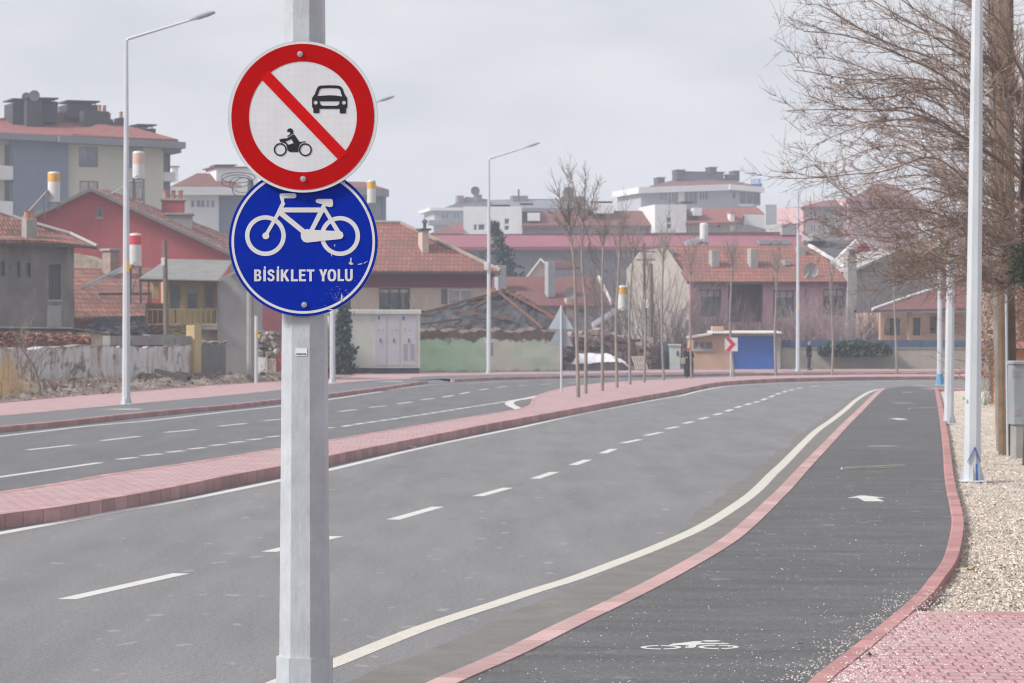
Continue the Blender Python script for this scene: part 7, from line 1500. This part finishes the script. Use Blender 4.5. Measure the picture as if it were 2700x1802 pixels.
# (start y on trunk, mid x, mid y, tip x, tip y, radius)
T1 = [(300, 2560, 150, 2200, -60, .035), (330, 2585, 140, 2262, -20, .03), (380, 2500, 180, 2160, 10, .03), (250, 2640, 60, 2420, -200, .03), (420, 2450, 175, 2110, 82, .024), (430, 2470, 225, 2104, 190, .024), (440, 2430, 240, 2150, 150, .02),
      (480, 2440, 300, 2078, 292, .022), (500, 2420, 290, 2130, 245, .02), (470, 2520, 240, 2200, 255, .028), (540, 2400, 372, 2160, 378, .018), (560, 2380, 385, 2104, 447, .02), (560, 2440, 420, 2060, 470, .022), (600, 2420, 500, 2130, 580, .02),
      (620, 2440, 590, 2170, 470, .016), (640, 2480, 560, 2260, 560, .02), (680, 2500, 690, 2280, 640, .016), (700, 2560, 690, 2340, 590, .018), (740, 2600, 740, 2340, 745, .016), (760, 2560, 745, 2400, 690, .014), (350, 2660, 200, 2520, -80, .04), (200, 2560, -40, 2300, -260, .03), (640, 2550, 600, 2400, 720, .014), (520, 2600, 420, 2300, 330, .022), (590, 2610, 520, 2330, 420, .018), (660, 2620, 640, 2420, 650, .016), (720, 2480, 640, 2240, 700, .016), (700, 2520, 660, 2330, 765, .015), (730, 2580, 700, 2390, 690, .015), (650, 2500, 600, 2170, 620, .015), (690, 2620, 610, 2440, 560, .018), (740, 2640, 720, 2480, 760, .014), (560, 2640, 520, 2500, 480, .018), (480, 2650, 400, 2500, 340, .02), (400, 2650, 300, 2520, 240, .02), (330, 2660, 200, 2560, 90, .022), (600, 2650, 540, 2520, 600, .015), (530, 2660, 450, 2560, 420, .015), (260, 2660, 120, 2590, -20, .022), (670, 2640, 580, 2540, 500, .014)]
o, L_ = bare_tree('nearest big bare tree whose twigs reach left across the nearest right lamp', 2722, 45, T1, 101, .17, TWIG, 8.5, sec=18, tw=11)
T2 = [(350, 2560, 120, 2280, -60, .05), (380, 2520, 200, 2220, 60, .045), (420, 2500, 250, 2190, 150, .04), (450, 2490, 240, 2250, 210, .04), (480, 2480, 330, 2170, 330, .035), (520, 2460, 350, 2200, 300, .035), (560, 2450, 420, 2150, 470, .03), (600, 2440, 460, 2180, 520, .03), (640, 2470, 560, 2270, 640, .025), (660, 2500, 620, 2330, 690, .025), (300, 2600, 40, 2380, -160, .05), (340, 2640, 120, 2450, -90, .05), (600, 2550, 540, 2380, 560, .025), (400, 2580, 300, 2330, 180, .04), (680, 2540, 660, 2420, 760, .02), (500, 2600, 400, 2360, 400, .03), (430, 2600, 180, 2440, 60, .035)]
bare_tree('second bare tree behind the nearest one, its twigs blurring together over the right lamps', 2760, 66, T2, 102, .25, TWIG2, 10.5, sec=17, tw=9, depthj=5)
T3 = [(450, 2600, 300, 2400, 120, .06), (480, 2580, 320, 2330, 230, .06), (520, 2540, 400, 2330, 350, .05), (560, 2520, 450, 2300, 450, .05), (600, 2530, 520, 2350, 560, .045), (640, 2560, 600, 2380, 650, .04), (660, 2590, 650, 2430, 720, .035), (420, 2620, 200, 2480, 60, .05), (620, 2600, 560, 2470, 600, .04), (500, 2640, 380, 2520, 250, .05), (560, 2640, 470, 2540, 420, .05)]
bare_tree('third bare tree farthest along the right verge, a soft brown haze of twigs', 2700, 92, T3, 103, .25, TWIG2, 11.5, sec=20, tw=9, depthj=6)
# hanging pods / last leaves
mb = MB(); random.seed(50); P0 = o.location
for (px, py) in [(2347, 655), (2364, 650), (2373, 656), (2380, 658), (2388, 662), (2372, 702), (2375, 740), (2436, 720), (2448, 720), (2254, 818), (2459, 865), (2196, 200), (2217, 212), (2228, 226), (2172, 232), (2366, 230), (2482, 155), (2326, 248), (2330, 262), (2342, 285), (2365, 285), (2390, 280), (2402, 268), (2222, 277)]:
    p = W(px, py, D(45) + random.uniform(-1, 1)) - P0
    for v_ in range(2): d = Vector((random.gauss(0, .4), random.gauss(0, .3), -1)).normalized() * random.uniform(.04, .075); sd_ = Vector((1, 0, 0)) * .016; mb.face([p, p + d * .5 + sd_, p + d, p + d * .5 - sd_])
mb.build('seed_pods', M('dark_seed_pods', (.07, .03, .02), .8, .4, 9), o)
# ivy and dead vines at the right edge
random.seed(60); mb = MB()
for k in range(1500):
    t_ = random.random(); px = random.gauss(2700, 22); py = random.uniform(640, 745) + abs(random.gauss(0, 8)); mb.tint = random.uniform(.5, 1.6); p = W(px, py, D(44.5) + random.gauss(0, .2)) - P0; mb.leaf(p, random.uniform(.015, .035))
mb.build('ivy', M('dark_ivy_leaves', (.03, .06, .025), .6, .3, 4, tint=True), o)
random.seed(61); g = W(2640, 1040, D(80)); g.z = .03; mb = MB(); k_ = D(80) / F
for k in range(150): x = random.uniform(-75, 75) * k_; grow(mb, Vector((x, random.gauss(0, .5), random.uniform(0, 3.5))), Vector((random.gauss(0, .4), random.gauss(0, .3), .8)), random.uniform(.8, 2.0), .013, -.05, .16, 7, 2, (4, 3), (.3, .6), (.4, 1.0), 3, .3)
vn = mb.build('dead_vines', M('rusty_dead_vines', (.25, .135, .085), .9, .4, 1.2), label='tangled rusty brown dead vines filling the gap behind the right poles', cat='vines', loc=g)
mb = MB()
for k in range(3500): x = random.uniform(-78, 85) * k_; z = random.uniform(.9, 5.6); mb.tint = random.uniform(.4, 1.7); mb.leaf((x, random.gauss(0, .6), z), random.uniform(.03, .07)) if noise.noise(Vector((x * 1.2, z * 1.2, 0))) > -.15 else None
mb.build('dry_leaves', M('rusty_dry_leaves', (.27, .13, .075), .9, .35, 1.5, tint=True), vn)
# ================================================================ HAZE
mb = MB(); mb.box(-960, 960, -80, 1560, -1.5, 60.0); me = mb.build('haze', None if False else M('placeholder', (.5, .5, .5)), kind='stuff')
m = bpy.data.materials.new('haze'); m.use_nodes = True; t = m.node_tree; t.nodes.clear(); ou = t.nodes.new('ShaderNodeOutputMaterial'); vo = t.nodes.new('ShaderNodeVolumePrincipled')
vo.inputs['Density'].default_value = .00070; vo.inputs['Color'].default_value = (.80, .87, 1.0, 1); vo.inputs['Anisotropy'].default_value = 0.1; t.links.new(vo.outputs[0], ou.inputs['Volume'])
me.data.materials.clear(); me.data.materials.append(m); me['label'] = 'thin pale winter haze'
